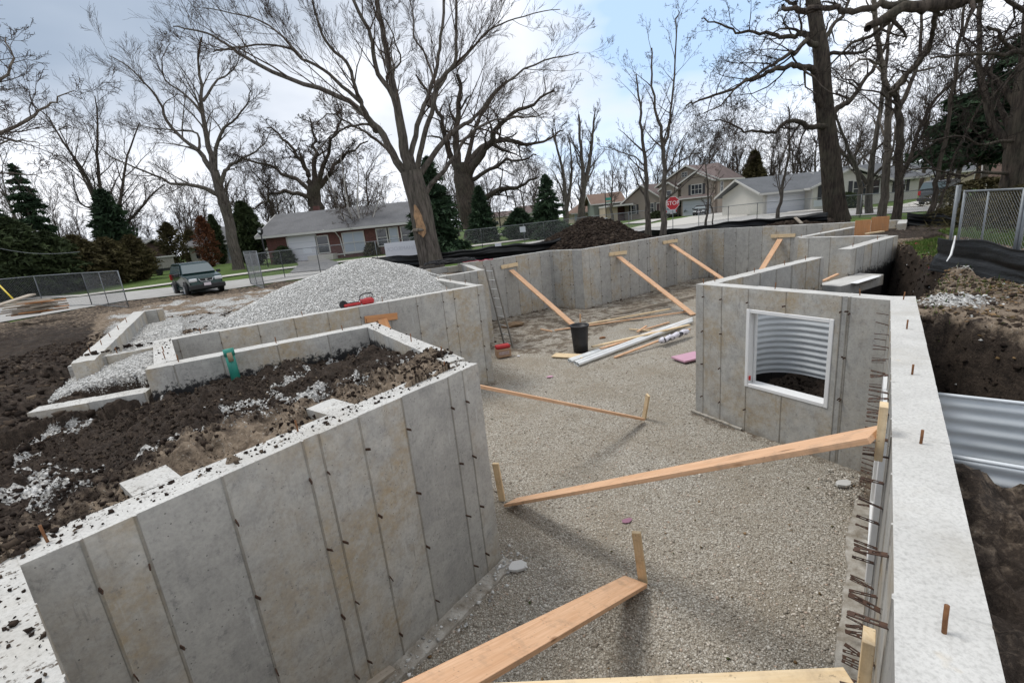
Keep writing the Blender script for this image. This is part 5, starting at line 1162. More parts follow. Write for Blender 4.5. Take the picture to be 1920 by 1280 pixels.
# --- the big many stemmed tree left of centre
Y0 = 20.0; t = TreeB(1); pp = par(gnarl=.075, up=.035, kids=(5, 5, 5, 7), ang=.5, ratio=.60, rmin=.004, lift=.10)
t.limb([at(812, 507, Y0), at(806, 480, Y0), at(797, 440, Y0), at(788, 385, Y0), at(778, 350, Y0), at(770, 322, Y0)], .55, .42, pp, lev=0)
t.limb([at(808, 498, Y0), at(790, 508, Y0 - .3), at(775, 513, Y0 - .5)], .36, .12, pp, lev=0); t.limb([at(808, 498, Y0), at(824, 505, Y0 - .2), at(834, 507, Y0)], .34, .12, pp, lev=0)
t.sc = .66
for pts_, r0, r1, dy, dn in (
    ([(772, 345), (746, 303), (720, 255), (688, 219), (655, 190), (598, 166), (511, 135), (455, 105), (431, 88), (401, 69), (358, 55), (325, 50)], .30, .035, 3.5, 1.5),
    ([(705, 245), (698, 237), (680, 200), (666, 165), (651, 117), (618, 88), (600, 51), (585, 0), (570, -50)], .17, .04, -3, 1.3),
    ([(680, 195), (640, 160), (605, 130), (565, 108), (545, 92), (500, 85), (435, 90), (400, 98)], .13, .03, -2, 1.3),
    ([(565, 108), (530, 70), (490, 40), (440, 25), (380, 15)], .09, .025, 3, 1.2),
    ([(768, 330), (757, 292), (748, 240), (739, 182), (710, 139), (700, 95), (691, 55), (662, 0), (640, -60)], .24, .07, -1.5, 1.0),
    ([(772, 330), (760, 285), (746, 204), (738, 165), (731, 128), (720, 73), (706, 0), (700, -60)], .33, .12, 1.5, .8),
    ([(776, 330), (771, 292), (782, 237), (795, 200), (804, 175), (819, 120), (826, 73), (833, 0), (838, -60)], .22, .07, 2.5, 1.0),
    ([(780, 330), (786, 292), (800, 240), (812, 200), (819, 164), (835, 140), (852, 120), (855, 75), (856, 36), (860, -30)], .20, .06, -2.5, 1.0),
    ([(782, 330), (797, 314), (833, 263), (860, 240), (892, 219), (928, 171), (983, 131), (1038, 110), (1085, 98)], .24, .025, 2, 1.5),
    ([(804, 200), (826, 157), (845, 130), (870, 110), (903, 69), (930, 50), (965, 36), (1020, 22), (1050, 18)], .13, .02, 3, 1.5),
    ([(795, 375), (808, 345), (833, 321), (855, 290), (877, 255), (900, 238), (928, 226), (965, 220), (1001, 219), (1025, 212)], .19, .02, -1.5, 1.4),
    ([(700, 240), (690, 233), (655, 237), (622, 255), (600, 277), (585, 300)], .10, .02, -2, 1.2),
    ([(739, 182), (725, 145), (750, 115), (742, 80), (725, 40), (705, 20)], .08, .02, -3, 1.2),
    ([(760, 320), (735, 290), (705, 262), (680, 245), (640, 222), (612, 215), (590, 235)], .13, .02, -3, 1.2),
    ([(819, 164), (800, 110), (778, 70), (775, 30), (765, -10)], .09, .03, 4, 1.0)):
    px_limb(t, pts_, Y0, r0, r1, pp, dy, 4, .22, dn, .02)
big = t.build('broad_tree', at(808, 500, Y0), 'large many stemmed bare tree with a pale torn scar low on its trunk', 'tree', sides=12)
sc0 = at(785, 415, Y0 - .66); m = MB()
rr_ = random.Random(3); vs = []; hs = [(-.62, .03), (-.45, .16), (-.25, .19), (0, .15), (.2, .17), (.42, .11), (.62, .05)]
base_ = Vector(big.location)
for z_, w_ in hs:
    for sx in (-1, -.3, .4, 1): vs.append((sc0[0] + sx * w_ + z_ * -.12, sc0[1] + abs(sx) ** 2 * .14 + rr_.uniform(-.01, .02), sc0[2] + z_ + rr_.uniform(-.03, .03)))
m.add([Vector(v) - base_ for v in vs], [(i * 4 + j, i * 4 + j + 1, i * 4 + 5 + j, i * 4 + 4 + j) for i in range(6) for j in range(3)]); so = m.build('scar', simple('torn_wood', (.42, .26, .14), (.16, .10, .06), 5, .9), big); so.modifiers.new('s', 'SOLIDIFY').thickness = .05
MB().lathe([(0, .0), (.24, .0), (.26, .05), (.20, .12), (0, .14)], 14, tuple(Vector(at(785, 434, Y0 - .5)) - base_)).build('stub', MAT['bark_light'], big, smooth=True)

# --- big oak at the right
Y1 = 27.0; t = TreeB(2); po = par(gnarl=.26, up=.0, kids=(5, 5, 5, 8), ang=.9, ratio=.5, rmin=.006, lift=.02, rtrunk=.06)
t.limb([at(1571, 416, Y1), at(1564, 380, Y1), at(1560, 330, Y1), at(1555, 280, Y1), at(1549, 230, Y1), at(1543, 160, Y1), at(1540, 100, Y1), at(1533, 60, Y1), at(1524, 0, Y1), at(1515, -60, Y1)], .68, .30, po, lev=0)
t.limb([at(1571, 414, Y1), at(1592, 420, Y1 - .3)], .5, .2, po, lev=0); t.limb([at(1568, 414, Y1), at(1548, 418, Y1 - .3)], .45, .2, po, lev=0)
for pts_, r0, r1, dy, dn in (
    ([(1550, 215), (1534, 182), (1527, 135), (1510, 128), (1490, 124), (1465, 127), (1439, 135), (1415, 150), (1395, 157), (1340, 179), (1310, 190), (1286, 199)], .24, .03, -3, 1.6),
    ([(1540, 100), (1523, 73), (1505, 65), (1490, 69), (1465, 66), (1439, 62), (1400, 60), (1373, 55), (1340, 42), (1315, 35)], .22, .03, 3, 1.6),
    ([(1535, 90), (1512, 77), (1495, 95), (1476, 106), (1450, 120), (1420, 140), (1380, 165), (1350, 195), (1320, 212)], .17, .02, -4, 1.5),
    ([(1558, 240), (1541, 237), (1515, 235), (1490, 226), (1470, 232), (1446, 250), (1420, 245), (1388, 243), (1359, 230), (1330, 226)], .20, .02, -3, 1.2),
    ([(1558, 225), (1567, 208), (1585, 195), (1600, 179), (1625, 145), (1647, 110), (1676, 36), (1690, -20)], .20, .06, 2, 1.4),
    ([(1540, 110), (1546, 80), (1560, 50), (1585, 22), (1600, -30)], .18, .06, 2, 1.2),
    ([(1538, 110), (1575, 98), (1610, 100), (1640, 85), (1680, 80)], .13, .03, -2, 1.6),
    ([(1528, 30), (1500, 20), (1480, 5), (1460, -20)], .18, .05, 2, 1.2)):
    px_limb(t, pts_, Y1, r0, r1, po, dy, 4, .2, dn, .05)
t.build('oak_tree', at(1570, 412, Y1), 'massive dark oak trunk with crooked limbs reaching left over the taupe house', 'tree', 'dark oaks', 'bark_dark', 'twig_dark', 10)
# overhanging thick limbs from a tree standing outside the frame at the right
t = TreeB(9); Y2 = 13.0; po2 = par(gnarl=.28, up=-.01, kids=(7, 6, 6), ang=.95, ratio=.45, rmin=.006, rtrunk=.03)
base_p = at(2230, 520, Y2)
t.limb([base_p, at(2215, 380, Y2), at(2190, 200, Y2), at(2150, 60, Y2), at(2080, -40, Y2)], .45, .3, po2, lev=0)
for pts_, r0, r1, dy, dn in (
    ([(2150, 60), (2050, 20), (1950, -20), (1860, -20), (1804, 0), (1760, 10), (1731, 12), (1700, 14), (1676, 22), (1650, 38), (1627, 54)], .26, .085, 0, .8),
    ([(1760, 10), (1690, 5), (1650, 12), (1603, 22), (1570, 18), (1530, 15), (1500, 20), (1477, 14), (1468, 8)], .10, .05, 1, 1.0),
    ([(1749, 12), (1750, 40), (1748, 70), (1731, 110), (1700, 140), (1676, 171), (1670, 178)], .055, .05, 2, .9),
    ([(2215, 330), (2100, 240), (2020, 150), (1960, 120), (1912, 98), (1880, 70), (1850, 50)], .12, .03, 0, 1.3),
    ([(2190, 220), (2080, 130), (2000, 110), (1915, 100), (1870, 100), (1800, 105), (1745, 110)], .11, .02, -1, 1.4),
    ([(2215, 300), (2120, 200), (2000, 80), (1930, 30), (1880, -10)], .10, .04, -1, 1.3)):
    px_limb(t, pts_, Y2, r0, r1, po2, dy, 3, .35, dn, .03)
t.build('oak_tree', base_p, 'thick dark limbs entering at the top right corner from a tree outside the frame', 'tree', 'dark oaks', 'bark_dark', 'twig_dark', 9)
# forked trees right of the oak
pf = par(gnarl=.13, up=.03, kids=(5, 5, 5, 7), ang=.7, ratio=.5, rmin=.005, rtrunk=.045)
def traced(name, label, Y, limbs, p_, bark='bark', twig='twig', grp=None, seed=1, base=None, wob=.03, sides=8, lev=3):
    t = TreeB(seed); b_ = limbs[0][0][0] if base is None else base
    g_ = gh(*b_)
    rsc = 1.0
    if seed in (41, 42, 43, 51, 52, 54, 61): rsc = min(1.6, g_[1] / Y); Y = Y * rsc
    p0_ = at(*b_, Y); zg = float(far_z(p0_[0], p0_[1]))
    if seed != 61: r_b = limbs[0][1]; t.big.append(([(p0_[0], p0_[1], min(zg, p0_[2]) - .3), (p0_[0], p0_[1], min(zg, p0_[2])), (p0_[0], p0_[1], p0_[2] + .05)], [r_b * 1.5, r_b * 1.3, r_b * 1.0]))
    for i, (pts_, r0, r1, dy, dn) in enumerate(limbs): px_limb(t, pts_, Y, r0 * rsc, r1 * rsc, p_, dy * rsc, (4 if len(p_['kids']) > 3 else lev) if dn else 0, .2, dn or 1, wob)
    b = limbs[0][0][0] if base is None else base; return t.build(name, at(*b, Y), label, 'tree', grp, bark, twig, sides)
traced('bare_tree', 'pale slender trunk directly right of the big oak, forking high up', 26, [([(1652, 412), (1658, 370), (1663, 300), (1665, 255), (1665, 182), (1654, 128), (1645, 60), (1638, -10)], .24, .10, 0, 1.0), ([(1664, 178), (1690, 150), (1710, 130), (1731, 105), (1749, 55), (1765, 0)], .16, .06, 1, 1.3), ([(1655, 128), (1630, 110), (1600, 120), (1570, 150)], .08, .02, -2, 1.3)], pf, 'bark_light', grp='bare trees right of the big oak', seed=21)
traced('bare_tree', 'dark leaning trunk with twin stems right of the pale slender one', 25, [([(1680, 410), (1686, 360), (1687, 290), (1686, 230), (1685, 200), (1680, 182), (1668, 170)], .22, .13, 0, .5), ([(1690, 330), (1705, 300), (1718, 265), (1745, 200), (1790, 150), (1850, 95), (1920, 60)], .13, .05, 1, 1.4), ([(1686, 200), (1710, 150), (1725, 100), (1728, 30), (1735, -20)], .12, .05, 1, 1.3), ([(1685, 205), (1650, 175), (1610, 165), (1590, 150)], .07, .02, -2, 1.2)], pf, 'bark_dark', 'twig_dark', grp='bare trees right of the big oak', seed=22)
traced('bare_tree', 'double trunk tree standing close behind the big oak at its right side', 34, [([(1627, 412), (1629, 370), (1633, 320), (1640, 270), (1650, 210), (1660, 130), (1668, 40)], .30, .08, 0, 1.2), ([(1610, 410), (1613, 370), (1608, 320), (1590, 280), (1575, 240), (1560, 200)], .22, .06, 0, 1.2), ([(1630, 350), (1600, 310), (1575, 280), (1555, 235), (1545, 180)], .16, .05, 2, 1.2)], pf, 'bark', grp='bare trees right of the big oak', seed=23)
traced('bare_tree', 'leaning double stem in front of the parked silver wagon', 24, [([(1742, 404), (1752, 370), (1757, 330), (1762, 300), (1775, 240), (1790, 150), (1800, 60), (1810, -20)], .15, .05, 0, 1.3), ([(1752, 404), (1764, 380), (1780, 330), (1800, 270), (1840, 190), (1860, 120)], .08, .03, 1, 1.2)], pf, 'bark_dark', 'twig_dark', grp='bare trees right of the big oak', seed=24)
traced('bare_tree', 'thick rough trunk rising past the right edge behind the near chain link panel', 17, [([(1880, 505), (1888, 430), (1898, 350), (1910, 260), (1925, 160), (1940, 40), (1950, -60)], .42, .25, 0, 1.0), ([(1905, 300), (1860, 230), (1840, 150), (1835, 60), (1840, -20)], .15, .06, 2, 1.4), ([(1900, 330), (1850, 320), (1800, 330), (1740, 315), (1700, 322)], .07, .02, -1, 1.3), ([(1912, 260), (1850, 270), (1790, 255), (1720, 270)], .07, .02, -1, 1.3)], pf, 'bark_dark', 'twig_dark', grp='bare trees right of the big oak', seed=25)
# the two thin trees just beyond the far wall
ps_ = par(gnarl=.10, up=.06, kids=(4, 5, 4, 8), ang=.75, ratio=.45, rmin=.004, rtrunk=.035)
traced('slender_tree', 'slender bare tree left of the stop sign, nearest to the soil heap', 26, [([(1215, 437), (1214, 400), (1211, 340), (1207, 280), (1203, 230), (1197, 180), (1193, 140)], .20, .03, 0, 1.6), ([(1209, 310), (1180, 290), (1150, 280), (1120, 270)], .05, .01, -1, 1.3), ([(1208, 290), (1230, 270), (1250, 262)], .05, .01, 1, 1.3)], ps_, 'bark', grp='slender trees beyond the far wall', seed=31)
traced('slender_tree', 'taller slender bare tree just left of the stop sign', 24.5, [([(1243, 445), (1243, 400), (1246, 340), (1243, 280), (1238, 240), (1228, 200), (1222, 140), (1222, 90)], .20, .03, 0, 1.6), ([(1243, 275), (1255, 240), (1260, 190), (1265, 120), (1268, 50), (1272, 20)], .09, .02, 1, 1.5), ([(1244, 330), (1270, 305), (1300, 290), (1330, 280)], .05, .01, -1, 1.3)], ps_, 'bark', grp='slender trees beyond the far wall', seed=32)
traced('young_tree', 'thin young double stem tree before the garage of the taupe house', 29, [([(1323, 423), (1327, 390), (1328, 350), (1322, 310), (1315, 280)], .09, .02, 0, 1.2), ([(1337, 423), (1336, 400), (1332, 375), (1338, 350), (1350, 320)], .05, .015, 0, 1.2)], ps_, 'bark', grp='slender trees beyond the far wall', seed=33)
traced('young_tree', 'thin leaning tree rising from the small mound before the maroon car', 27, [([(1458, 410), (1463, 380), (1470, 340), (1478, 300), (1480, 240), (1478, 200)], .12, .03, 0, 1.3), ([(1464, 370), (1455, 330), (1450, 290)], .04, .01, 0, 1.0)], ps_, 'bark', grp='slender trees beyond the far wall', seed=34)
# pair of stems left of the soil heap, each dividing
pm_ = par(gnarl=.11, up=.05, kids=(8, 7, 8), ang=.6, ratio=.5, rmin=.010, rtrunk=.05)
traced('bare_tree', 'forked bare tree just left of the soil heap', 36, [([(1087, 425), (1090, 390), (1094, 350), (1092, 310), (1088, 260), (1085, 215)], .34, .06, 0, 1.4), ([(1094, 350), (1102, 320), (1108, 280), (1112, 240), (1115, 215)], .22, .05, 0, 1.4)], pm_, 'bark', grp='bare trees across the street', seed=41)
traced('bare_tree', 'slightly shorter forked bare tree left of the one by the soil heap', 37, [([(1060, 432), (1062, 400), (1060, 360), (1055, 320), (1045, 280), (1035, 240)], .26, .05, 0, 1.4), ([(1062, 390), (1070, 350), (1072, 310), (1068, 260)], .18, .04, 0, 1.3)], pm_, 'bark', grp='bare trees across the street', seed=42)
# big gnarled oak behind the centre
pk_ = par(gnarl=.25, up=.01, kids=(9, 8, 9), ang=.9, ratio=.52, rmin=.009, rtrunk=.07)
traced('oak_tree', 'dark gnarled oak behind the big tree, its crooked limbs spreading over the lawn', 38, [
    ([(886, 432), (882, 400), (876, 370), (870, 335), (868, 310)], 1.0, .70, 0, 0), ([(868, 330), (858, 300), (855, 260), (858, 210), (862, 170), (858, 140)], .42, .10, 0, 1.4), ([(875, 330), (895, 300), (920, 270), (930, 240), (960, 215), (1000, 195), (1040, 170)], .42, .06, -3, 1.6),
    ([(885, 385), (905, 372), (930, 360), (960, 352), (985, 345), (1010, 332)], .34, .06, -3, 1.4), ([(865, 330), (845, 295), (835, 250), (820, 210), (800, 170), (780, 140)], .36, .06, 2, 1.4), ([(870, 320), (905, 275), (950, 262), (990, 272), (1030, 260), (1055, 245)], .30, .05, 3, 1.5),
    ([(872, 320), (885, 270), (900, 220), (925, 180), (950, 150)], .26, .05, 3, 1.4), ([(880, 340), (920, 320), (950, 300), (980, 300), (1005, 290)], .2, .04, -4, 1.3)], pk_, 'bark_dark', 'twig_dark', 'dark oaks', 43, wob=.10, lev=3)
traced('oak_tree', 'wide crowned gnarled oak rising behind the brick house roof', 62, [
    ([(592, 430), (592, 400), (590, 370), (588, 340)], 1.1, .8, 0, 0), ([(590, 350), (575, 320), (560, 290), (530, 260), (500, 240)], .45, .08, 0, 1.6), ([(590, 345), (592, 300), (585, 260), (580, 220)], .45, .08, 0, 1.6), ([(592, 350), (620, 320), (650, 290), (690, 265)], .45, .08, 3, 1.6),
    ([(588, 380), (550, 360), (510, 370), (480, 385), (455, 395)], .35, .06, -4, 1.4), ([(590, 345), (610, 300), (630, 250), (640, 215)], .4, .06, -3, 1.6), ([(588, 360), (540, 330), (500, 310), (460, 300), (430, 285)], .35, .06, 3, 1.6)], par(gnarl=.24, up=.01, kids=(8, 7, 9), ang=.85, ratio=.5, rmin=.018, rtrunk=.1), 'bark_dark', 'twig_dark', 'dark oaks', 44, wob=.2)
# maple at the left
pl_ = par(gnarl=.12, up=.04, kids=(8, 7, 8), ang=.6, ratio=.56, rmin=.008, rtrunk=.05)
traced('maple_tree', 'leaning bare tree beside the rust coloured shrub, crown high at the left', 40, [
    ([(448, 505), (440, 470), (432, 430), (425, 400), (415, 370), (408, 345), (402, 320)], .50, .32, 0, .3), ([(404, 330), (396, 290), (385, 245), (378, 200), (377, 160), (372, 110), (378, 70)], .30, .05, 0, 1.6), ([(404, 330), (385, 300), (372, 282), (345, 262), (312, 225), (300, 190), (270, 155), (240, 125), (205, 105)], .26, .03, 2, 1.6),
    ([(410, 365), (375, 350), (340, 345), (320, 343), (270, 320), (220, 300), (190, 280)], .20, .03, -3, 1.3), ([(412, 355), (420, 325), (430, 312), (445, 303), (470, 290), (495, 270), (505, 250)], .22, .03, 0, 1.5), ([(404, 330), (405, 280), (420, 240), (435, 230), (460, 200), (470, 170)], .20, .03, -2, 1.5), ([(372, 282), (370, 250), (330, 245), (290, 240), (255, 235)], .12, .02, 3, 1.4), ([(380, 215), (350, 180), (310, 150), (305, 110), (320, 80)], .12, .02, 2, 1.4), ([(380, 190), (410, 150), (440, 130), (450, 100)], .12, .02, 2, 1.4)], pl_, 'bark', 'twig', 'bare trees on the left', 51)
traced('bare_tree', 'broom shaped bare tree with many steep stems above the dark hedge at left', 38, [
    ([(198, 520), (198, 480), (200, 455)], .42, .36, 0, 0), ([(200, 455), (190, 400), (170, 350), (150, 310), (120, 270), (90, 220), (60, 195)], .20, .03, 0, 1.6), ([(200, 455), (195, 390), (185, 330), (182, 270), (183, 220), (178, 180)], .20, .03, 0, 1.6), ([(200, 458), (215, 410), (228, 360), (235, 310), (250, 260), (262, 230)], .20, .03, 2, 1.6),
    ([(202, 460), (235, 420), (260, 395), (290, 360), (310, 345)], .18, .03, -2, 1.5), ([(200, 450), (180, 400), (150, 380), (138, 350), (135, 320)], .12, .02, -2, 1.4), ([(195, 430), (175, 370), (140, 300), (110, 240)], .15, .03, 3, 1.5)], pl_, 'bark_dark', 'twig_dark', 'bare trees on the left', 52)
traced('bare_tree', 'pale barked tree whose long branches reach in from the left edge', 16, [
    ([(-260, 640), (-255, 500), (-240, 400), (-220, 320)], .35, .26, 0, 0), ([(-220, 330), (-120, 290), (-40, 265), (0, 252), (50, 225), (85, 200), (110, 185), (140, 170)], .12, .01, 0, 1.6), ([(-220, 330), (-130, 240), (-60, 180), (0, 150), (25, 110), (10, 70)], .12, .015, 1, 1.6), ([(-220, 340), (-120, 310), (-40, 285), (0, 268), (40, 262), (75, 270)], .07, .01, -1, 1.5), ([(-220, 345), (-100, 330), (0, 325), (50, 328), (90, 335)], .06, .008, 0, 1.2), ([(-220, 320), (-150, 200), (-80, 90), (-40, 20)], .12, .04, 1, 1.4)], par(gnarl=.17, up=.02, kids=(8, 6, 7), ang=.8, ratio=.45, rmin=.006, rtrunk=.03), 'bark_light', 'twig_grey', 'bare trees on the left', 53)
traced('bare_tree', 'small bare tree with a clear round crown seen over the green car', 60, [([(306, 460), (304, 435), (300, 418)], .35, .28, 0, 0), ([(300, 420), (285, 390), (275, 360), (270, 340)], .15, .03, 0, 1.5), ([(300, 420), (312, 390), (325, 365), (330, 345)], .15, .03, 0, 1.5), ([(300, 420), (300, 385), (296, 350)], .15, .03, 0, 1.5)], par(gnarl=.16, kids=(7, 6, 7), rmin=.014), 'bark_dark', 'twig', 'bare trees on the left', 54)
# birches before the brick house
pb_ = par(gnarl=.12, up=-.03, kids=(8, 8, 8), ang=.7, ratio=.45, rmin=.007, rtrunk=.075, lift=-.05)
traced('birch_tree', 'clump of white birch stems before the brick house, left of the banner', 41, [
    ([(660, 475), (656, 450), (650, 425), (640, 400), (628, 370), (618, 340), (610, 315)], .14, .03, 0, 1.8), ([(668, 478), (668, 450), (664, 425), (655, 395), (648, 360), (643, 320), (640, 290)], .15, .03, 0, 1.8), ([(682, 480), (682, 455), (676, 425), (672, 395), (670, 360), (672, 320), (668, 280)], .16, .03, 0, 1.8), ([(686, 480), (692, 450), (696, 420), (705, 390), (715, 360), (720, 330)], .10, .02, 0, 1.8)], pb_, 'birch', 'twig', None, 61, base=(672, 479))

# ================================================================ BACKGROUND WOODS
def free_tree(seed, h, r, p_, levels=3, spread=.5):
    t = TreeB(seed); R = t.r; pts = [(0, 0, -.4)]; x = y = 0; n = 7
    for i in range(1, n + 1): x += R.gauss(0, .12); y += R.gauss(0, .12); pts.append((x, y, h * .62 * i / n))
    rs = [r * (1.25 - .9 * i / n) for i in range(n + 1)]; rs[0] = r * 1.5; t.big.append((pts, rs)); t.kids(pts, rs, h * spread, levels, p_, .28, 1.5)
    for i in range(3): a = R.uniform(0, 6.28); t.grow(pts[-1], (math.cos(a) * .4, math.sin(a) * .4, .9), h * .4, rs[-1] * .8, levels - 1, p_)
    return t
VAR = []
for i in range(7):
    p_ = par(gnarl=(.12, .2, .15, .1, .22, .14, .12)[i], up=(.05, .01, .03, .08, .0, .04, .06)[i], kids=(7, 7, 8), ang=(.6, .85, .7, .45, .9, .65, .55)[i], ratio=.58, rmin=.016, rtrunk=.06)
    h = (13, 12, 15, 12, 11, 14, 16)[i]; t = free_tree(100 + i, h, .17 + .03 * (i % 3), p_); V, F = t.tubes(t.big, 6); a = mesh_np('trunk', V, F, MAT['bark' if i % 2 else 'bark_dark'], None, smooth=True)
    V, F = t.tubes(t.tw, 3); b = mesh_np('crown', V, F, MAT[('twig', 'twig_grey', 'twig_grey', 'twig', 'twig_dark', 'twig_grey', 'twig')[i]], None)
    VAR.append((a.data, b.data)); bpy.data.objects.remove(a); bpy.data.objects.remove(b)
def put_tree(i, x, y, sc_, rz, label, grp, name='bare_tree'):
    r = empty(name, (x, y, float(far_z(x, y))), label, 'tree', grp, rz); r.scale = (sc_, sc_, sc_); link('trunk', VAR[i][0], r); link('crown', VAR[i][1], r); return r
rb = random.Random(77)
# (pixel column, distance, scale, variant)
far = []
for px in range(-60, 700, 17): far.append((px + rb.uniform(-10, 10), rb.uniform(68, 115), rb.uniform(.8, 1.15), rb.randrange(7)))
for px in range(700, 1240, 19): far.append((px + rb.uniform(-10, 10), rb.uniform(88, 140), rb.uniform(.85, 1.15), rb.randrange(7)))
for px in range(1240, 1960, 17): far.append((px + rb.uniform(-10, 10), rb.uniform(88, 130), rb.uniform(1.0, 1.35), rb.randrange(7)))
for px, D, sc_, v in far:
    p = at(px, 430, D); put_tree(v, p[0], p[1], sc_, rb.uniform(0, 6.28), 'bare tree in the distant wood behind the houses', 'bare trees of the distant wood')
for px, D, sc_, v, lb_ in ((1385, 80, 1.15, 0, 'broad bare tree above the right end of the taupe house roof'), (1330, 88, 1.1, 2, 'bare tree behind the ridge of the taupe house'), (1440, 84, 1.0, 4, 'brownish bare tree between the taupe and white houses'), (1005, 70, .8, 3, 'low bare tree left of the tall lawn spruce'), (925, 66, .75, 6, 'bare tree on the lawn right of the gnarled oak'),
                           (700, 72, 1.0, 2, 'bare tree behind the right end of the brick house'), (655, 74, 1.05, 5, 'bare tree behind the middle of the brick house'), (520, 80, 1.0, 0, 'bare tree over the left end of the brick house'), (240, 62, .85, 4, 'small bare tree behind the white house at left'), (355, 66, .9, 1, 'bare tree behind the rust coloured shrub'),
                           (1500, 78, 1.15, 4, 'bare tree over the white house garage roof'), (1590, 76, 1.25, 1, 'bare tree behind the big oak trunk'), (1720, 60, 1.2, 0, 'bare tree over the silver wagon'), (1790, 48, 1.15, 4, 'dense bare tree left of the dark conifer'), (1830, 36, 1.0, 1, 'bare tree in front of the dark conifer'), (1760, 38, .9, 6, 'thin bare tree beside the parked wagon'),
                           (1150, 82, .85, 5, 'bare tree behind the orange roofed house'), (860, 80, .9, 3, 'bare tree glimpsed behind the gnarled oak'), (40, 50, 1.0, 5, 'bare tree behind the hedge at the far left')):
    p = at(px, 430, D); put_tree(v, p[0], p[1], sc_, px * .37, lb_, 'bare trees among the houses')

# ---------------------------------------------------------------- conifers and shrubs
def foliage(n, prof, h, r, leaf, seed, droop=.25, whorls=0, narrow=.35, gap=0.0):
    R = np.random.RandomState(seed)
    if whorls:
        nb = int(whorls * 9); tb = R.rand(nb) ** .8; tb = np.clip(np.round(tb * whorls) / whorls + R.randn(nb) * .012, 0, .985); ab = R.rand(nb) * 2 * PI; Lb = prof(tb) * r * (.62 + .55 * R.rand(nb))
        i = np.random.RandomState(seed + 1).choice(nb, n, p=(Lb + .15) / (Lb + .15).sum()); s_ = R.rand(n) ** .7; L_ = Lb[i] + .12; lat = R.randn(n) * .17 * L_ * (1.05 - .6 * s_); a = ab[i]
        ca, sa = np.cos(a), np.sin(a); rr = s_ * L_; zc = tb[i] * h - droop * 1.1 * rr * s_ + .10 * L_ * s_ ** 3 - np.abs(R.randn(n)) * .07 * L_ - np.abs(lat) * .25
        c = np.stack([ca * rr - sa * lat, sa * rr + ca * lat, zc], -1); out = np.stack([ca, sa, -.25 + 0 * ca], -1) + .5 * R.randn(n, 3); out /= np.linalg.norm(out, axis=1)[:, None]
        sd = np.cross(out, R.randn(n, 3)); sd /= np.linalg.norm(sd, axis=1)[:, None]; L = leaf * .75 * (.6 + .8 * R.rand(n))[:, None]
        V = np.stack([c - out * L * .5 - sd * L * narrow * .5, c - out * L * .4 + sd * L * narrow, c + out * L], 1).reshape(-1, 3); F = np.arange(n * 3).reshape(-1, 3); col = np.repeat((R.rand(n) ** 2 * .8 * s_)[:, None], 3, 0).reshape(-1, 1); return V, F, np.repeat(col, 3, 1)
    t = R.rand(n) ** .75; a = R.rand(n) * 2 * PI
    t = np.clip(t, 0, .995); rad = prof(t) * r
    lobes = 1 + .18 * np.sin(a * 5 + t * 40) + .14 * np.sin(a * 3 - t * 23 + seed); q = R.rand(n) ** .55; rr = rad * q * lobes
    if gap: keep = R.rand(n) > gap * (np.sin(a * 4 + t * 31) > .2); a, t, rr, q = a[keep], t[keep], rr[keep], q[keep]; n = len(a)
    z = t * h - droop * rr * q; c = np.stack([np.cos(a) * rr, np.sin(a) * rr, z], -1); out = np.stack([np.cos(a), np.sin(a), -.15 + .5 * R.rand(n)], -1) + .55 * R.randn(n, 3); out /= np.linalg.norm(out, axis=1)[:, None]
    sd = np.cross(out, R.randn(n, 3)); sd /= np.linalg.norm(sd, axis=1)[:, None]; L = leaf * (.6 + .8 * R.rand(n))[:, None]
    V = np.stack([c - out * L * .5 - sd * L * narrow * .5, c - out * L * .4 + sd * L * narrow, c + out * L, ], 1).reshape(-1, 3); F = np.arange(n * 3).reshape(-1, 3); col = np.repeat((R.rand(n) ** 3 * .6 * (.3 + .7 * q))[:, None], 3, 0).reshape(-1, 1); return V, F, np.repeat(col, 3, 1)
cone = lambda t: (1 - t) ** .85 * (.95 + .05 * t) * np.clip(t * 14 + .55, 0, 1)
high = lambda t: np.clip((t - .30) * 7, 0, 1) * (1 - t) ** .5
egg = lambda t: np.sin(np.clip(t, .02, 1) * PI) ** .55 * (1 - .35 * t)
dome = lambda t: np.sqrt(np.clip(1 - t ** 2, 0, 1))
def plant(name, label, cat, pxb, h, r, n, leaf, mt, seed, prof=cone, grp=None, trunk=True, Y=None, **kw):
    g = gh(*pxb) if Y is None else at(*pxb, Y); zg = float(far_z(g[0], g[1])); g[2] = zg
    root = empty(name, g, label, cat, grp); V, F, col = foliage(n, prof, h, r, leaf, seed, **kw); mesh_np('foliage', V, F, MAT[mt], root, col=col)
    if trunk: MB().tube([(0, 0, -.2), (0, 0, h * .5), (0, 0, h * .93)], [max(.06, h * .018), h * .012, .015], 7).build('trunk', MAT['bark_dark'], root, smooth=True)
    return root
def hpx(pxb, pyt, Y=None):
    g = gh(*pxb) if Y is None else at(*pxb, Y); return at(pxb[0], pyt, g[1])[2] - float(far_z(g[0], g[1]))
G1_ = 'evergreens around the lots'
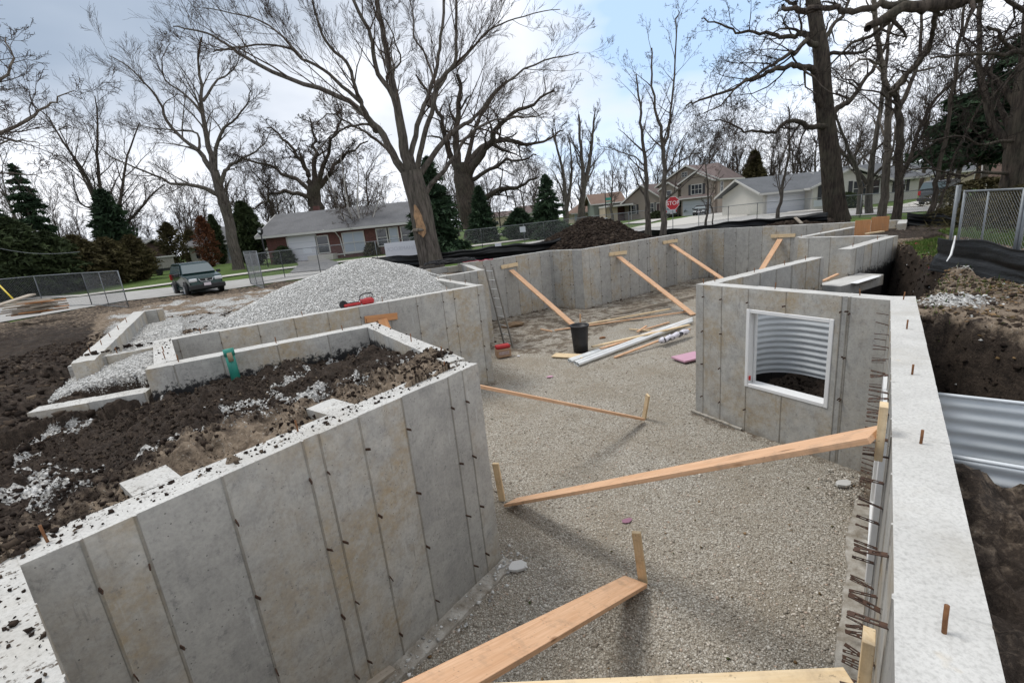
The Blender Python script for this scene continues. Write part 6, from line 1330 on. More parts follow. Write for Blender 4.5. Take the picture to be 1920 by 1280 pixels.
for nm, lb_, b, top, r, n, leaf, mt, pf_, Y, kw in (
    ('spruce_tree', 'tall dark spruce rising right of the big tree, behind the white banner', (822, 468), 292, 2.6, 15000, .42, 'spruce', cone, 33, dict(whorls=22)),
    ('spruce_tree', 'pointed spruce standing alone on the lawn left of the soil heap', (1031, 440), 325, 2.1, 9000, .36, 'spruce', cone, 43, dict(whorls=18)),
    ('spruce_tree', 'small rounded dark spruce left of the lone lawn spruce', (975, 438), 392, 1.7, 4500, .32, 'spruce', egg, 45, {}),
    ('spruce_tree', 'open topped spruce standing behind the hedge at the left', (88, 500), 300, 3.0, 9000, .5, 'spruce', cone, 45, dict(whorls=16, gap=.5)),
    ('spruce_tree', 'dark spruce cut off by the left edge', (2, 520), 322, 3.2, 12000, .5, 'spruce', cone, 37, dict(whorls=16)),
    ('spruce_tree', 'bushy spruce between the steep stemmed tree and the green car', (232, 500), 352, 2.0, 4500, .45, 'spruce', egg, 50, dict(gap=.6)),
    ('cedar_tree', 'dark cedar standing at the left end of the brick house', (478, 497), 375, 1.7, 9000, .26, 'cedar', egg, None, {}),
    ('cedar_tree', 'narrow dark cedar just left of the leaning bare tree', (418, 495), 400, .9, 4000, .26, 'cedar', egg, None, {}),
    ('spruce_tree', 'conical spruce in front of the taupe house garage', (1290, 404), 348, 2.6, 9000, .36, 'spruce', cone, None, dict(whorls=14)),
    ('spruce_tree', 'huge dark conifer filling the right edge', (1885, 430), 60, 5.6, 26000, .45, 'spruce', high, 26, dict(whorls=20, gap=.3)),
    ('spruce_tree', 'brownish conifer between the taupe and white houses', (1412, 385), 285, 3.6, 9000, .6, 'brown_leaf', cone, 82, {}),
    ('spruce_tree', 'evergreen glimpsed behind the lower trunk of the gnarled oak', (905, 430), 350, 1.8, 5000, .35, 'spruce', cone, 46, {})):
    plant(nm, lb_, 'tree', b, hpx(b, top, Y), r, n, leaf, mt, hash(lb_) % 1000 if False else sum(map(ord, lb_)) % 997, pf_, G1_, Y=Y, **kw)
for lb_, b, top, r, n, mt, Y in (
    ('tall dark hedge bush at the far left edge', (-10, 545), 395, 2.6, 12000, 'cedar', 30), ('dark hedge bush second from the left edge', (55, 540), 405, 2.2, 12000, 'cedar', 31), ('dark hedge bush third from the left edge', (112, 530), 432, 2.0, 9000, 'cedar', 32.5),
    ('lower hedge bush left of the steep stemmed tree', (160, 525), 440, 1.9, 8000, 'brown_leaf', 34), ('hedge bush behind the swung open fence panel', (215, 520), 445, 1.8, 7000, 'brown_leaf', 36), ('scrubby bush left of the boxed trailer', (262, 512), 440, 1.6, 5000, 'brown_leaf', 38),
    ('sparse brown bush above the green car', (330, 490), 415, 1.8, 3500, 'brown_leaf', 56), ('round dark yew shrub left of the green car', (255, 522), 497, .8, 2500, 'spruce', None),
    ('brown scrub behind the green car roof', (365, 480), 430, 1.5, 3000, 'brown_leaf', 60)):
    plant('hedge_bush', lb_, 'bush', b, hpx(b, top, Y), r, n, .24, mt, sum(map(ord, lb_)) % 997, egg, 'bushes at the left', Y=Y, gap=.35, narrow=.4, droop=.1)
plant('rusty_shrub', 'large rust coloured shrub left of the leaning bare tree', 'shrub', (398, 500), hpx((398, 500), 402), 1.35, 5200, .2, 'rusty_leaf', 5, egg, gap=.75)
for lb_, b, top, r, mt in (('low green shrub before the tan garage', (1080, 412), 398, .9, 'cedar'), ('clipped green shrub left of the stop sign', (1232, 411), 396, 1.4, 'cedar'), ('dark round shrub beside the white garage', (1518, 392), 373, 1.0, 'spruce'), ('green shrub below the right window of the white house', (1588, 392), 362, 1.0, 'cedar'), ('low brown bush hiding the nose of the maroon car', (1440, 398), 380, 1.5, 'brown_leaf'),
                           ('small shrub between the birches and the brick house', (700, 478), 455, .7, 'brown_leaf'), ('brown shrub on the lawn below the lone spruce', (1005, 436), 412, 1.0, 'brown_leaf'), ('dark shrub at the left of the garage door', (535, 494), 462, .9, 'cedar'), ('thicket at the right behind the silver wagon', (1845, 385), 335, 3.0, 'brown_leaf')):
    plant('shrub', lb_, 'shrub', b, hpx(b, top), r, 2600, .2, mt, sum(map(ord, lb_)) % 997, dome, 'garden shrubs', trunk=False, droop=.0)

for lb_, b, top, r, Y in (('brown brush behind the near chain link panel', (1835, 470), 372, 1.7, 16), ('brown brush at the right edge behind the near chain link panel', (1905, 480), 350, 2.0, 14), ('brown brush left of the near chain link panel', (1790, 440), 385, 1.2, 22)):
    plant('shrub', lb_, 'shrub', b, hpx(b, top, Y), r, 3800, .16, 'brown_leaf', 9, dome, 'garden shrubs', trunk=False, droop=.0, Y=Y, narrow=.12)
# ================================================================ HOUSES
def m_brick(t, b):
    tc = t.node('ShaderNodeTexCoord').outputs['Object']; mp = t.node('ShaderNodeMapping', {'Vector': tc, 'Rotation': (PI / 2, 0, 0)}).outputs[0]
    br = t.node('ShaderNodeTexBrick', {'Vector': mp, 'Color1': (.075, .027, .022, 1), 'Color2': (.125, .045, .036, 1), 'Mortar': (.11, .09, .08, 1), 'Scale': 4.6, 'Mortar Size': .012}); t.l.new(br.outputs[0], b.inputs['Base Color'])
mat('brick', (.15, .05, .04), .9, build=m_brick)
def siding(name, c1, c2):
    def f(t, b):
        tc = t.node('ShaderNodeTexCoord').outputs['Object']; z = t.node('ShaderNodeSeparateXYZ', {0: tc}).outputs[2]; fr = t.math('FRACT', t.math('MULTIPLY', z, 6.5))
        c = t.mix(t.noise(tc, 1.5, 4), c1, c2); c = t.mix(t.ramp(fr, [(.0, .45), (.12, 0)]), c, tuple(v * .45 for v in c1)); t.l.new(c, b.inputs['Base Color']); bump(t, b, fr, .3, .02)
    return mat(name, c1, .7, spec=.3, build=f)
siding('taupe_siding', (.27, .225, .185), (.30, .25, .21)); siding('white_siding', (.52, .50, .45), (.58, .56, .51)); siding('tan_siding', (.36, .30, .21), (.40, .34, .25)); siding('grey_siding', (.16, .19, .16), (.20, .22, .19))
def shingle(name, c1, c2):
    def f(t, b):
        tc = t.node('ShaderNodeTexCoord').outputs['Object']; n = t.noise(tc, 9, 4, .7); n2 = t.noise(tc, .8, 3); c = t.mix(t.ramp(n, [(.35, 0), (.65, 1)]), c1, c2); c = t.mix(t.ramp(n2, [(.4, 0), (.7, .35)]), c, tuple(v * .6 for v in c1)); t.l.new(c, b.inputs['Base Color']); bump(t, b, n, .4, .02)
    return mat(name, c1, .95, spec=.2, build=f)
shingle('roof_grey', (.12, .12, .123), (.165, .165, .17)); shingle('roof_brown', (.13, .10, .095), (.19, .15, .14)); shingle('roof_orange', (.165, .115, .090), (.215, .15, .12)); shingle('roof_charcoal', (.10, .105, .112), (.145, .15, .158))
mat('trim', (.47, .46, .43), .6); mat('glass_dark', (.02, .024, .03), .08, spec=.8); mat('garage_white', (.56, .57, .60), .6); mat('garage_tan', (.42, .37, .28), .6); mat('shutter', (.03, .03, .035), .7); mat('door_dark', (.05, .03, .03), .7); mat('blind', (.34, .38, .44), .5)
class House:
    def __init__(s, label, base, yaw=0): s.r = empty('house', base, label, 'house', 'houses across the street', yaw)
    def block(s, x0, x1, y0, y1, z0, z1, mt, name='wall', gable=None, rise=0):
        m = MB()
        if gable == 'x':   # ridge along x, gables at x ends
            ym = (y0 + y1) / 2; pr_ = [(y0, z0), (y1, z0), (y1, z1), (ym, z1 + rise), (y0, z1)]; vs = [(x0, *q) for q in pr_] + [(x1, *q) for q in pr_]
        elif gable == 'y':
            xm = (x0 + x1) / 2; pr_ = [(x0, z0), (x1, z0), (x1, z1), (xm, z1 + rise), (x0, z1)]; vs = [(q[0], y0, q[1]) for q in pr_] + [(q[0], y1, q[1]) for q in pr_]
        else: pr_ = None
        if pr_: n = 5; m.add(vs, [tuple(range(n)), tuple(range(2 * n - 1, n - 1, -1))] + [(i, (i + 1) % n, n + (i + 1) % n, n + i) for i in range(n)])
        else: m.box(((x0 + x1) / 2, (y0 + y1) / 2, (z0 + z1) / 2), (x1 - x0, y1 - y0, z1 - z0))
        return m.build(name, MAT[mt], s.r)
    def roof(s, x0, x1, y0, y1, z, rise, mt, axis='x', ov=.45, th=.14, trim=True, hip=0):
        m = MB(); X0, X1, Y0_, Y1_ = x0 - ov, x1 + ov, y0 - ov, y1 + ov
        if axis == 'x': sl = rise / ((y1 - y0) / 2); zr = z + rise; ze = z - sl * ov; ym = (y0 + y1) / 2; q = [(X0, Y0_, ze), (X1, Y0_, ze), (X1 - hip, ym, zr), (X0 + hip, ym, zr), (X0, Y1_, ze), (X1, Y1_, ze)]
        else: sl = rise / ((x1 - x0) / 2); zr = z + rise; ze = z - sl * ov; xm = (x0 + x1) / 2; q = [(X0, Y0_, ze), (X0, Y1_, ze), (xm, Y1_ - hip, zr), (xm, Y0_ + hip, zr), (X1, Y0_, ze), (X1, Y1_, ze)]
        n = 6; vs = q + [(a, b, c + th) for a, b, c in q]
        if axis == 'x': t_ = [(0, 1, 2, 3), (3, 2, 5, 4)]; e = [(0, 1), (1, 2), (2, 5), (5, 4), (4, 3), (3, 0)]; 
        else: t_ = [(0, 1, 2, 3), (3, 2, 5, 4)]; e = [(0, 1), (1, 2), (2, 5), (5, 4), (4, 3), (3, 0)]
        fs = [f for f in t_] + [tuple(6 + i for i in f) for f in t_] + [(a, b, 6 + b, 6 + a) for a, b in e]
        if hip: fs += [(6 + 3, 6 + 4, 6 + 0), (6 + 2, 6 + 5, 6 + 1), (3, 4, 0), (2, 5, 1)]
        o = m.add(vs, fs).build('roof', MAT[mt], s.r)
        if trim:
            def edge(a, b): MB().board(Vector(a), Vector(b), .05, .20).build('fascia', MAT['trim'], s.r)
            up = Vector((0, 0, .02))
            if axis == 'x':
                edge(Vector((X0, Y0_ - .03, ze)) + up, Vector((X1, Y0_ - .03, ze)) + up)
                if not hip:
                    for X in (X0 - .03, X1 + .03): edge((X, Y0_, ze + .05), (X, ym, zr + .05)); edge((X, ym, zr + .05), (X, Y1_, ze + .05))
            else:
                for X in (X0 - .03, X1 + .03): edge((X, Y0_, ze + .03), (X, Y1_, ze + .03))
                if not hip: edge((X0, Y0_ - .03, ze + .05), (xm, Y0_ - .03, zr + .05)); edge((xm, Y0_ - .03, zr + .05), (X1, Y0_ - .03, ze + .05))
        return o
    def window(s, x, z, w, h, y=0, side='y', mull=1, shut=False, pane='glass_dark', frame='trim'):
        def B(c, d): return (c, d) if side == 'y' else ((c[1], c[0], c[2]), (d[1], d[0], d[2]))
        sg = -1 if side in ('y',) else 1
        f = MB(); t_ = .09
        for c, d in (((x - w / 2, y + sg * .04, z), (t_, .08, h + t_)), ((x + w / 2, y + sg * .04, z), (t_, .08, h + t_)), ((x, y + sg * .041, z + h / 2), (w - t_, .08, t_)), ((x, y + sg * .041, z - h / 2), (w - t_, .08, t_))): f.box(*B(c, d))
        for i in range(mull): f.box(*B((x - w / 2 + w * (i + 1) / (mull + 1), y + sg * .04, z), (.05, .05, h - t_)))
        f.box(*B((x, y + sg * .042, z), (w - t_, .05, .05)))
        fo = f.build('window', MAT[frame], s.r); MB().box(*B((x, y + sg * .02, z), (w, .02, h))).build('pane', MAT[pane], fo)
        if shut:
            for q in (-1, 1): MB().box(*B((x + q * (w / 2 + .26), y + sg * .03, z), (.36, .06, h + .1))).build('shutter', MAT['shutter'], s.r)
    def door(s, x, z0, w, h, y=0, mt='garage_white', name='garage_door', rows=4):
        m = MB(); d = m.box((x, y - .03, z0 + h / 2), (w, .06, h)).build(name, MAT[mt], s.r); g = MB()
        for i in range(1, rows): g.box((x, y - .062, z0 + h * i / rows), (w - .1, .008, .025))
        if rows > 1: g.build('panel_line', MAT['blind'], d)
        t_ = MB()
        for c, dd in (((x - w / 2 - .06, y - .04, z0 + h / 2), (.12, .08, h + .12)), ((x + w / 2 + .06, y - .04, z0 + h / 2), (.12, .08, h + .12)), ((x, y - .041, z0 + h + .06), (w, .08, .12))): t_.box(*((c, dd)))
        t_.build('door_frame', MAT['trim'], s.r)
def hx(px, py, Y, b): return at(px, py, Y)[0] - b[0]
def hz(px, py, Y, b): return at(px, py, Y)[2] - b[2]
# brick ranch
b = gh(560, 491); Yb = b[1]; X = lambda px: hx(px, 470, Yb, b); x0, x1 = X(503), X(773); ez = hz(570, 433, Yb, b); h_ = House('long low brick house with grey roof and white garage door behind the stone heap', b)
D_ = 8.5; rz_ = at(640, 393, Yb + D_ / 2)[2] - b[2]
h_.block(x0, x1, 0, D_, -.4, ez, 'brick', gable='x', rise=rz_ - ez - .15); h_.roof(x0, x1, 0, D_, ez, rz_ - ez, 'roof_grey', ov=.6)
h_.door(X(570), 0.02, 2.45, 2.15); MB().box((X(577), -.07, .95), (.75, .02, .55)).build('notice', MAT['banner'], h_.r)
h_.window(X(608), 1.3, 1.1, 1.5, mull=0); h_.window(X(667), 1.25, 1.9, 1.7, mull=1, pane='blind'); h_.window(X(723), 1.4, 1.1, 1.5, mull=0); h_.window(X(741), 1.4, 1.0, 1.5, mull=0, pane='blind'); h_.window(X(768), 1.4, 1.0, 1.5, mull=0)
MB().box((X(608), -.6, .2), (2.2, 1.2, .5)).build('porch_step', MAT['sidewalk_concrete'], h_.r); MB().tube([(X(617), -.55, ez - .1), (X(639), -.55, ez - .35), (X(642), -.05, ez - .9), (X(645), -.05, .1)], .05, 6).build('downspout', MAT['trim'], h_.r)
MB().box((X(562), D_ * .7, rz_ + .2), (.5, .5, .9)).build('chimney', MAT['brick'], h_.r); MB().box(((x0 + x1) / 2, -.08, .32), (x1 - x0 - 7, .06, .10)).build('sill_band', MAT['trim'], h_.r)
# taupe two storey
yaw = math.radians(-50); cb = gh(1345, 400); W_f, Dd = 9.6, 7.4; fr = np.array([math.cos(yaw), math.sin(yaw)]); base = cb[:2] - fr * W_f
b = np.array([base[0], base[1], cb[2]]); Yc = cb[1]; zE = at(1344, 334, Yc)[2] - cb[2]; h_ = House('two storey taupe house with gables and a white garage door, right of the stop sign', b, yaw)
rise = 2.35
h_.block(0, W_f, 0, Dd, -.4, zE, 'taupe_siding', gable='y', rise=rise - .15); h_.roof(0, W_f, 0, Dd, zE, rise, 'roof_brown', 'y', ov=.5)
h_.roof(3.6, W_f + .0, -.05, Dd, zE + .04, rise * .95, 'roof_brown', 'x', ov=.45, hip=2.2, trim=False)
h_.block(W_f - 5.2, W_f - .35, -1.0, 0, -.4, zE - .1, 'taupe_siding', gable='y', rise=1.1); h_.roof(W_f - 5.2, W_f - .35, -1.0, 1.0, zE - .1, 1.3, 'roof_brown', 'y', ov=.4)
h_.block(.6, 3.6, -.6, 0, -.4, zE - .7, 'taupe_siding', gable='y', rise=.8); h_.roof(.6, 3.6, -.6, 1.0, zE - .7, .95, 'roof_brown', 'y', ov=.3)
MB().board((W_f - 5.6, -1.35, 2.75), (W_f + .0, -1.35, 2.75), .9, .12, (0, -.4, 1)).build('roof_skirt', MAT['roof_brown'], h_.r); MB().box((W_f - 2.8, -1.82, 2.55), (5.6, .05, .18)).build('fascia', MAT['trim'], h_.r)
h_.door(W_f - 2.7, 0, 4.3, 2.2, y=-1.0); h_.window(W_f - 2.7, zE - 1.25, 1.7, 1.4, y=-1.0, mull=2, shut=True); h_.window(2.1, zE - 1.7, .8, 1.5, y=-.6, mull=0); h_.window(W_f / 2 - .4, zE + 1.15, .9, .7, mull=1)
h_.window(1.2, zE - 1.2, .9, 1.5, y=W_f, side='x', mull=0); h_.window(6.4, zE - 1.0, .8, 1.4, y=W_f, side='x', mull=0); h_.window(3.2, 1.1, 1.5, .9, y=W_f, side='x', mull=1)
h_.block(-7.5, 0.0, 1.0, Dd, -.4, 3.1, 'taupe_siding', gable='y', rise=2.2); h_.roof(-7.5, 0.0, 1.0, Dd, 3.1, 2.4, 'roof_brown', 'y', ov=.5); h_.window(-5.6, 1.7, 1.0, 1.5, y=1.0, mull=0, shut=True); h_.window(-2.2, 1.7, 1.2, 1.5, y=1.0, mull=1, shut=True)
h_.door(-.6, .2, 1.0, 2.1, y=.94, mt='door_dark', name='front_door', rows=1)
h_.block(W_f - 3.2, W_f + 1.0, Dd, Dd + 3.0, -.4, 2.6, 'shutter', name='screen_porch'); h_.roof(W_f - 3.2, W_f + 1.0, Dd, Dd + 3.0, 2.6, .9, 'roof_brown', 'x', ov=.4, trim=False)
# white split level
b = gh(1505, 395); Yb = b[1]; X = lambda px: hx(px, 380, Yb, b); Z = lambda px, py, dy=0: at(px, py, Yb + dy)[2] - b[2]
h_ = House('white split level house with grey roof and black shutters behind the big oak', b)
gx0, gx1, mx1, rx1 = X(1430), X(1508), X(1640), X(1742); ez = Z(1470, 356); 
h_.block(gx0, gx1, 0, 9, -.4, ez, 'white_siding', gable='x', rise=Z(1500, 327, 4.5) - ez - .25); h_.roof(gx0, gx1 + 2.5, 0, 9, ez, Z(1500, 327, 4.5) - ez, 'roof_charcoal', 'x', ov=.7); h_.door((gx0 + gx1) / 2 + .2, 0, 3.9, 2.1, y=0)
ez2 = Z(1510, 352); h_.block(gx1, mx1, -1.2, 9, -.4, ez2, 'white_siding', gable='y', rise=Z(1572, 318) - ez2 - .2); h_.roof(gx1, mx1, -1.2, 9, ez2, Z(1572, 318) - ez2, 'roof_charcoal', 'y', ov=.5)
h_.window(X(1537), Z(1537, 360), 1.25, 1.6, y=-1.2, mull=0, shut=True); h_.window(X(1595), Z(1595, 355), 1.6, 1.5, y=-1.2, mull=1, shut=True); h_.window(X(1622), Z(1622, 352), .8, 1.4, y=-1.2, mull=0)
ez3 = Z(1700, 330); h_.block(mx1, rx1, 1.5, 9, -.2, ez3, 'white_siding', gable='x', rise=1.0); h_.roof(mx1 - 3, rx1, 1.5, 9, ez3, 1.6, 'roof_charcoal', 'x', ov=.6, hip=2); h_.window(X(1708), Z(1708, 343), .9, 1.5, y=1.5, mull=0, shut=True); h_.window(X(1660), Z(1660, 345), 1.3, 1.2, y=1.5, mull=1)
MB().tube([(X(1507), -1.3, ez2 - .3), (X(1506), -1.3, .1)], .05, 6).build('downspout', MAT['trim'], h_.r)
# tan ranch with brown roof, and orange roofed house behind
b = gh(1100, 417); Yb = b[1] ; X = lambda px: hx(px, 400, Yb, b); ez = at(1100, 396, Yb)[2] - b[2]; h_ = House('low tan house with rusty brown hip roof left of the street sign', b)
h_.block(X(1075), X(1133), 0, 8, -.4, ez, 'tan_siding'); h_.roof(X(1075), X(1133), 0, 8, ez, at(1105, 377, Yb + 4)[2] - b[2] - ez, 'roof_orange', 'x', ov=.6, hip=3.4); h_.door(X(1113), 0, 3.6, 2.0, mt='garage_tan'); h_.window(X(1083), 1.2, 1.3, 1.3, mull=1, pane='blind')
b = gh(1160, 415); Yb = b[1] + 2; X = lambda px: hx(px, 400, Yb, b); h_ = House('orange roofed house with a flat white carport between the tan and taupe houses', (b[0], Yb, b[2])); ez = at(1150, 388, Yb)[2] - b[2]
h_.block(X(1137), X(1158), 0, 6, -.4, ez, 'tan_siding'); h_.block(X(1158), X(1184), 2.5, 6, -.4, ez, 'brick'); MB().box(((X(1136) + X(1185)) / 2, 2.5, ez + .15), (X(1185) - X(1136), 7, .3)).build('carport_roof', MAT['trim'], h_.r); MB().tube([(X(1182), -.5, -.3), (X(1182), -.5, ez)], .07, 6).build('post', MAT['trim'], h_.r)
h_.block(X(1128), X(1187), 6.5, 13, -.4, ez + 1.0, 'grey_siding', gable='x', rise=1.6); h_.roof(X(1126), X(1187), 6.5, 13, ez + 1.0, at(1160, 361, Yb + 10)[2] - b[2] - ez - 1.0, 'roof_orange', 'x', ov=.5); h_.window(X(1157), ez + .7, 1.6, .6, y=6.5, mull=1)
# pale house with arched porch far left of centre
b = gh(995, 422) ; Yb = b[1] + 8; b = np.array([at(995, 422, Yb)[0], Yb, b[2]]); X = lambda px: hx(px, 400, Yb, b); ez = at(995, 398, Yb)[2] - b[2]; h_ = House('small pale house half hidden behind the lone lawn spruce', b)
h_.block(X(978), X(1016), 0, 8, -.4, ez, 'white_siding', gable='x', rise=1.6); h_.roof(X(974), X(1018), 0, 8, ez, 1.9, 'roof_brown', 'x', ov=.5); h_.door(X(1004), 0, 3.4, 2.1); h_.window(X(985), 1.3, 1.2, 1.3)
b = gh(905, 428); Yb = b[1] + 18; b = np.array([at(915, 422, Yb)[0], Yb, b[2]]); X = lambda px: hx(px, 400, Yb, b); ez = at(915, 408, Yb)[2] - b[2]; h_ = House('distant low house glimpsed between the gnarled oak and the small spruce', b)
h_.block(X(895), X(955), 0, 8, -.4, max(ez, 2.4), 'tan_siding', gable='x', rise=1.4); h_.roof(X(892), X(958), 0, 8, max(ez, 2.4), 1.7, 'roof_brown', 'x', ov=.5); h_.window(X(930), 1.3, 1.2, 1.3)
# white house at left behind the rusty shrub
b = gh(410, 497); Yb = b[1] + 3; b = np.array([at(410, 497, Yb)[0], Yb, b[2]]); X = lambda px: hx(px, 460, Yb, b); ez = at(410, 455, Yb)[2] - b[2]; h_ = House('white house behind the rust coloured shrub and the green car', b)
h_.block(X(352), X(462), 0, 8, -.4, ez, 'white_siding', gable='x', rise=1.5); h_.roof(X(352), X(462), 0, 8, ez, 1.8, 'roof_grey', 'x', ov=.5); h_.window(X(434), 1.35, 1.4, 2.0, mull=0, pane='blind'); h_.window(X(372), 1.5, 1.2, 1.2)
b = gh(140, 505); Yb = 55; b = np.array([at(140, 505, Yb)[0], Yb, -.35]); X = lambda px: hx(px, 490, Yb, b); h_ = House('low dark brick house hidden behind the hedge at the left', b)
h_.block(X(110), X(245), 0, 7, -.4, 2.5, 'brick', gable='x', rise=1.0); h_.roof(X(110), X(245), 0, 7, 2.5, 1.2, 'roof_grey', 'x', ov=.5); h_.window(X(150), 1.3, 1.5, 1.1); h_.window(X(222), 1.3, 1.2, 1.1)
# right house behind the near fence
b = gh(1860, 403); Yb = 37.; b = np.array([at(1850, 403, Yb)[0], Yb, -.6]); X = lambda px: hx(px, 360, Yb, b); Z = lambda px, py, dy=0: at(px, py, Yb + dy)[2] - b[2]; ez = Z(1870, 324); h_ = House('pale house with steep rust orange roof behind the thick trunk at the right edge', b, -.72)
h_.block(0, 9, 0, 6, -.4, ez, 'white_siding', gable='x', rise=2.8); h_.roof(0, 9, 0, 6, ez, 3.2, 'roof_orange', 'x', ov=.6); h_.window(2.2, 1.5, .9, 1.4, mull=0)
h2 = gh(1770, 372); b = np.array([at(1765, 360, 70)[0], 70, -.55]); X = lambda px: hx(px, 350, 70, b); h_ = House('low grey roofed house beyond the silver wagon', b); h_.block(X(1735), X(1830), 0, 8, -.4, 2.6, 'tan_siding', gable='x', rise=1.4); h_.roof(X(1735), X(1830), 0, 8, 2.6, 1.7, 'roof_charcoal', 'x', ov=.5); h_.window(X(1750), 1.4, 1.2, 1.2)
# boxy trailer left of the car
g = gh(298, 516); root = empty('trailer', g, 'boxy pale utility trailer with tan top parked on the grass left of the green car', 'trailer'); sc_ = np.linalg.norm(g) / FPX
MB().box((0, 0, 1.05), (38 * sc_, 1.6, .95)).build('box', simple('trailer_panel', (.30, .29, .26), (.22, .20, .18), 5, .5), root, bevel=.03); MB().box((0, 0, 1.58), (42 * sc_, 1.9, .12)).build('top', MAT['trim'], root); MB().box((0, 0, .45), (36 * sc_, 1.5, .22)).build('chassis', MAT['black_rubber'], root)
for q in (-.5, .6): MB().lathe([(0, -.1), (.28, -.1), (.28, .1), (0, .1)], 16).build('wheel', MAT['black_rubber'], root).matrix_local = Matrix.Translation((q, -.7, .28)) @ Matrix.Rotation(PI / 2, 4, 'X')
o = MB().box((0, 0, .25), (1.8, .9, .5)).build('covered_boat', simple('teal_tarp', (.02, .08, .10), (.03, .12, .14), 3, .7), bevel=.12); o.location = tuple(gh(233, 522)); tag(o, 'low teal tarpaulin covered heap under the steep stemmed tree', 'tarp')
o = None
root = empty('garden_bench', gh(142, 536), 'dark red garden bench on the grass before the hedge', 'bench')
MB().box((0, 0, .42), (1.3, .4, .05)).build('seat', MAT['door_dark'], root); MB().box((0, .2, .75), (1.3, .05, .45)).build('backrest', MAT['door_dark'], root)
for q in (-.6, .6): MB().box((q, 0, .2), (.06, .36, .4)).build('leg', MAT['door_dark'], root)

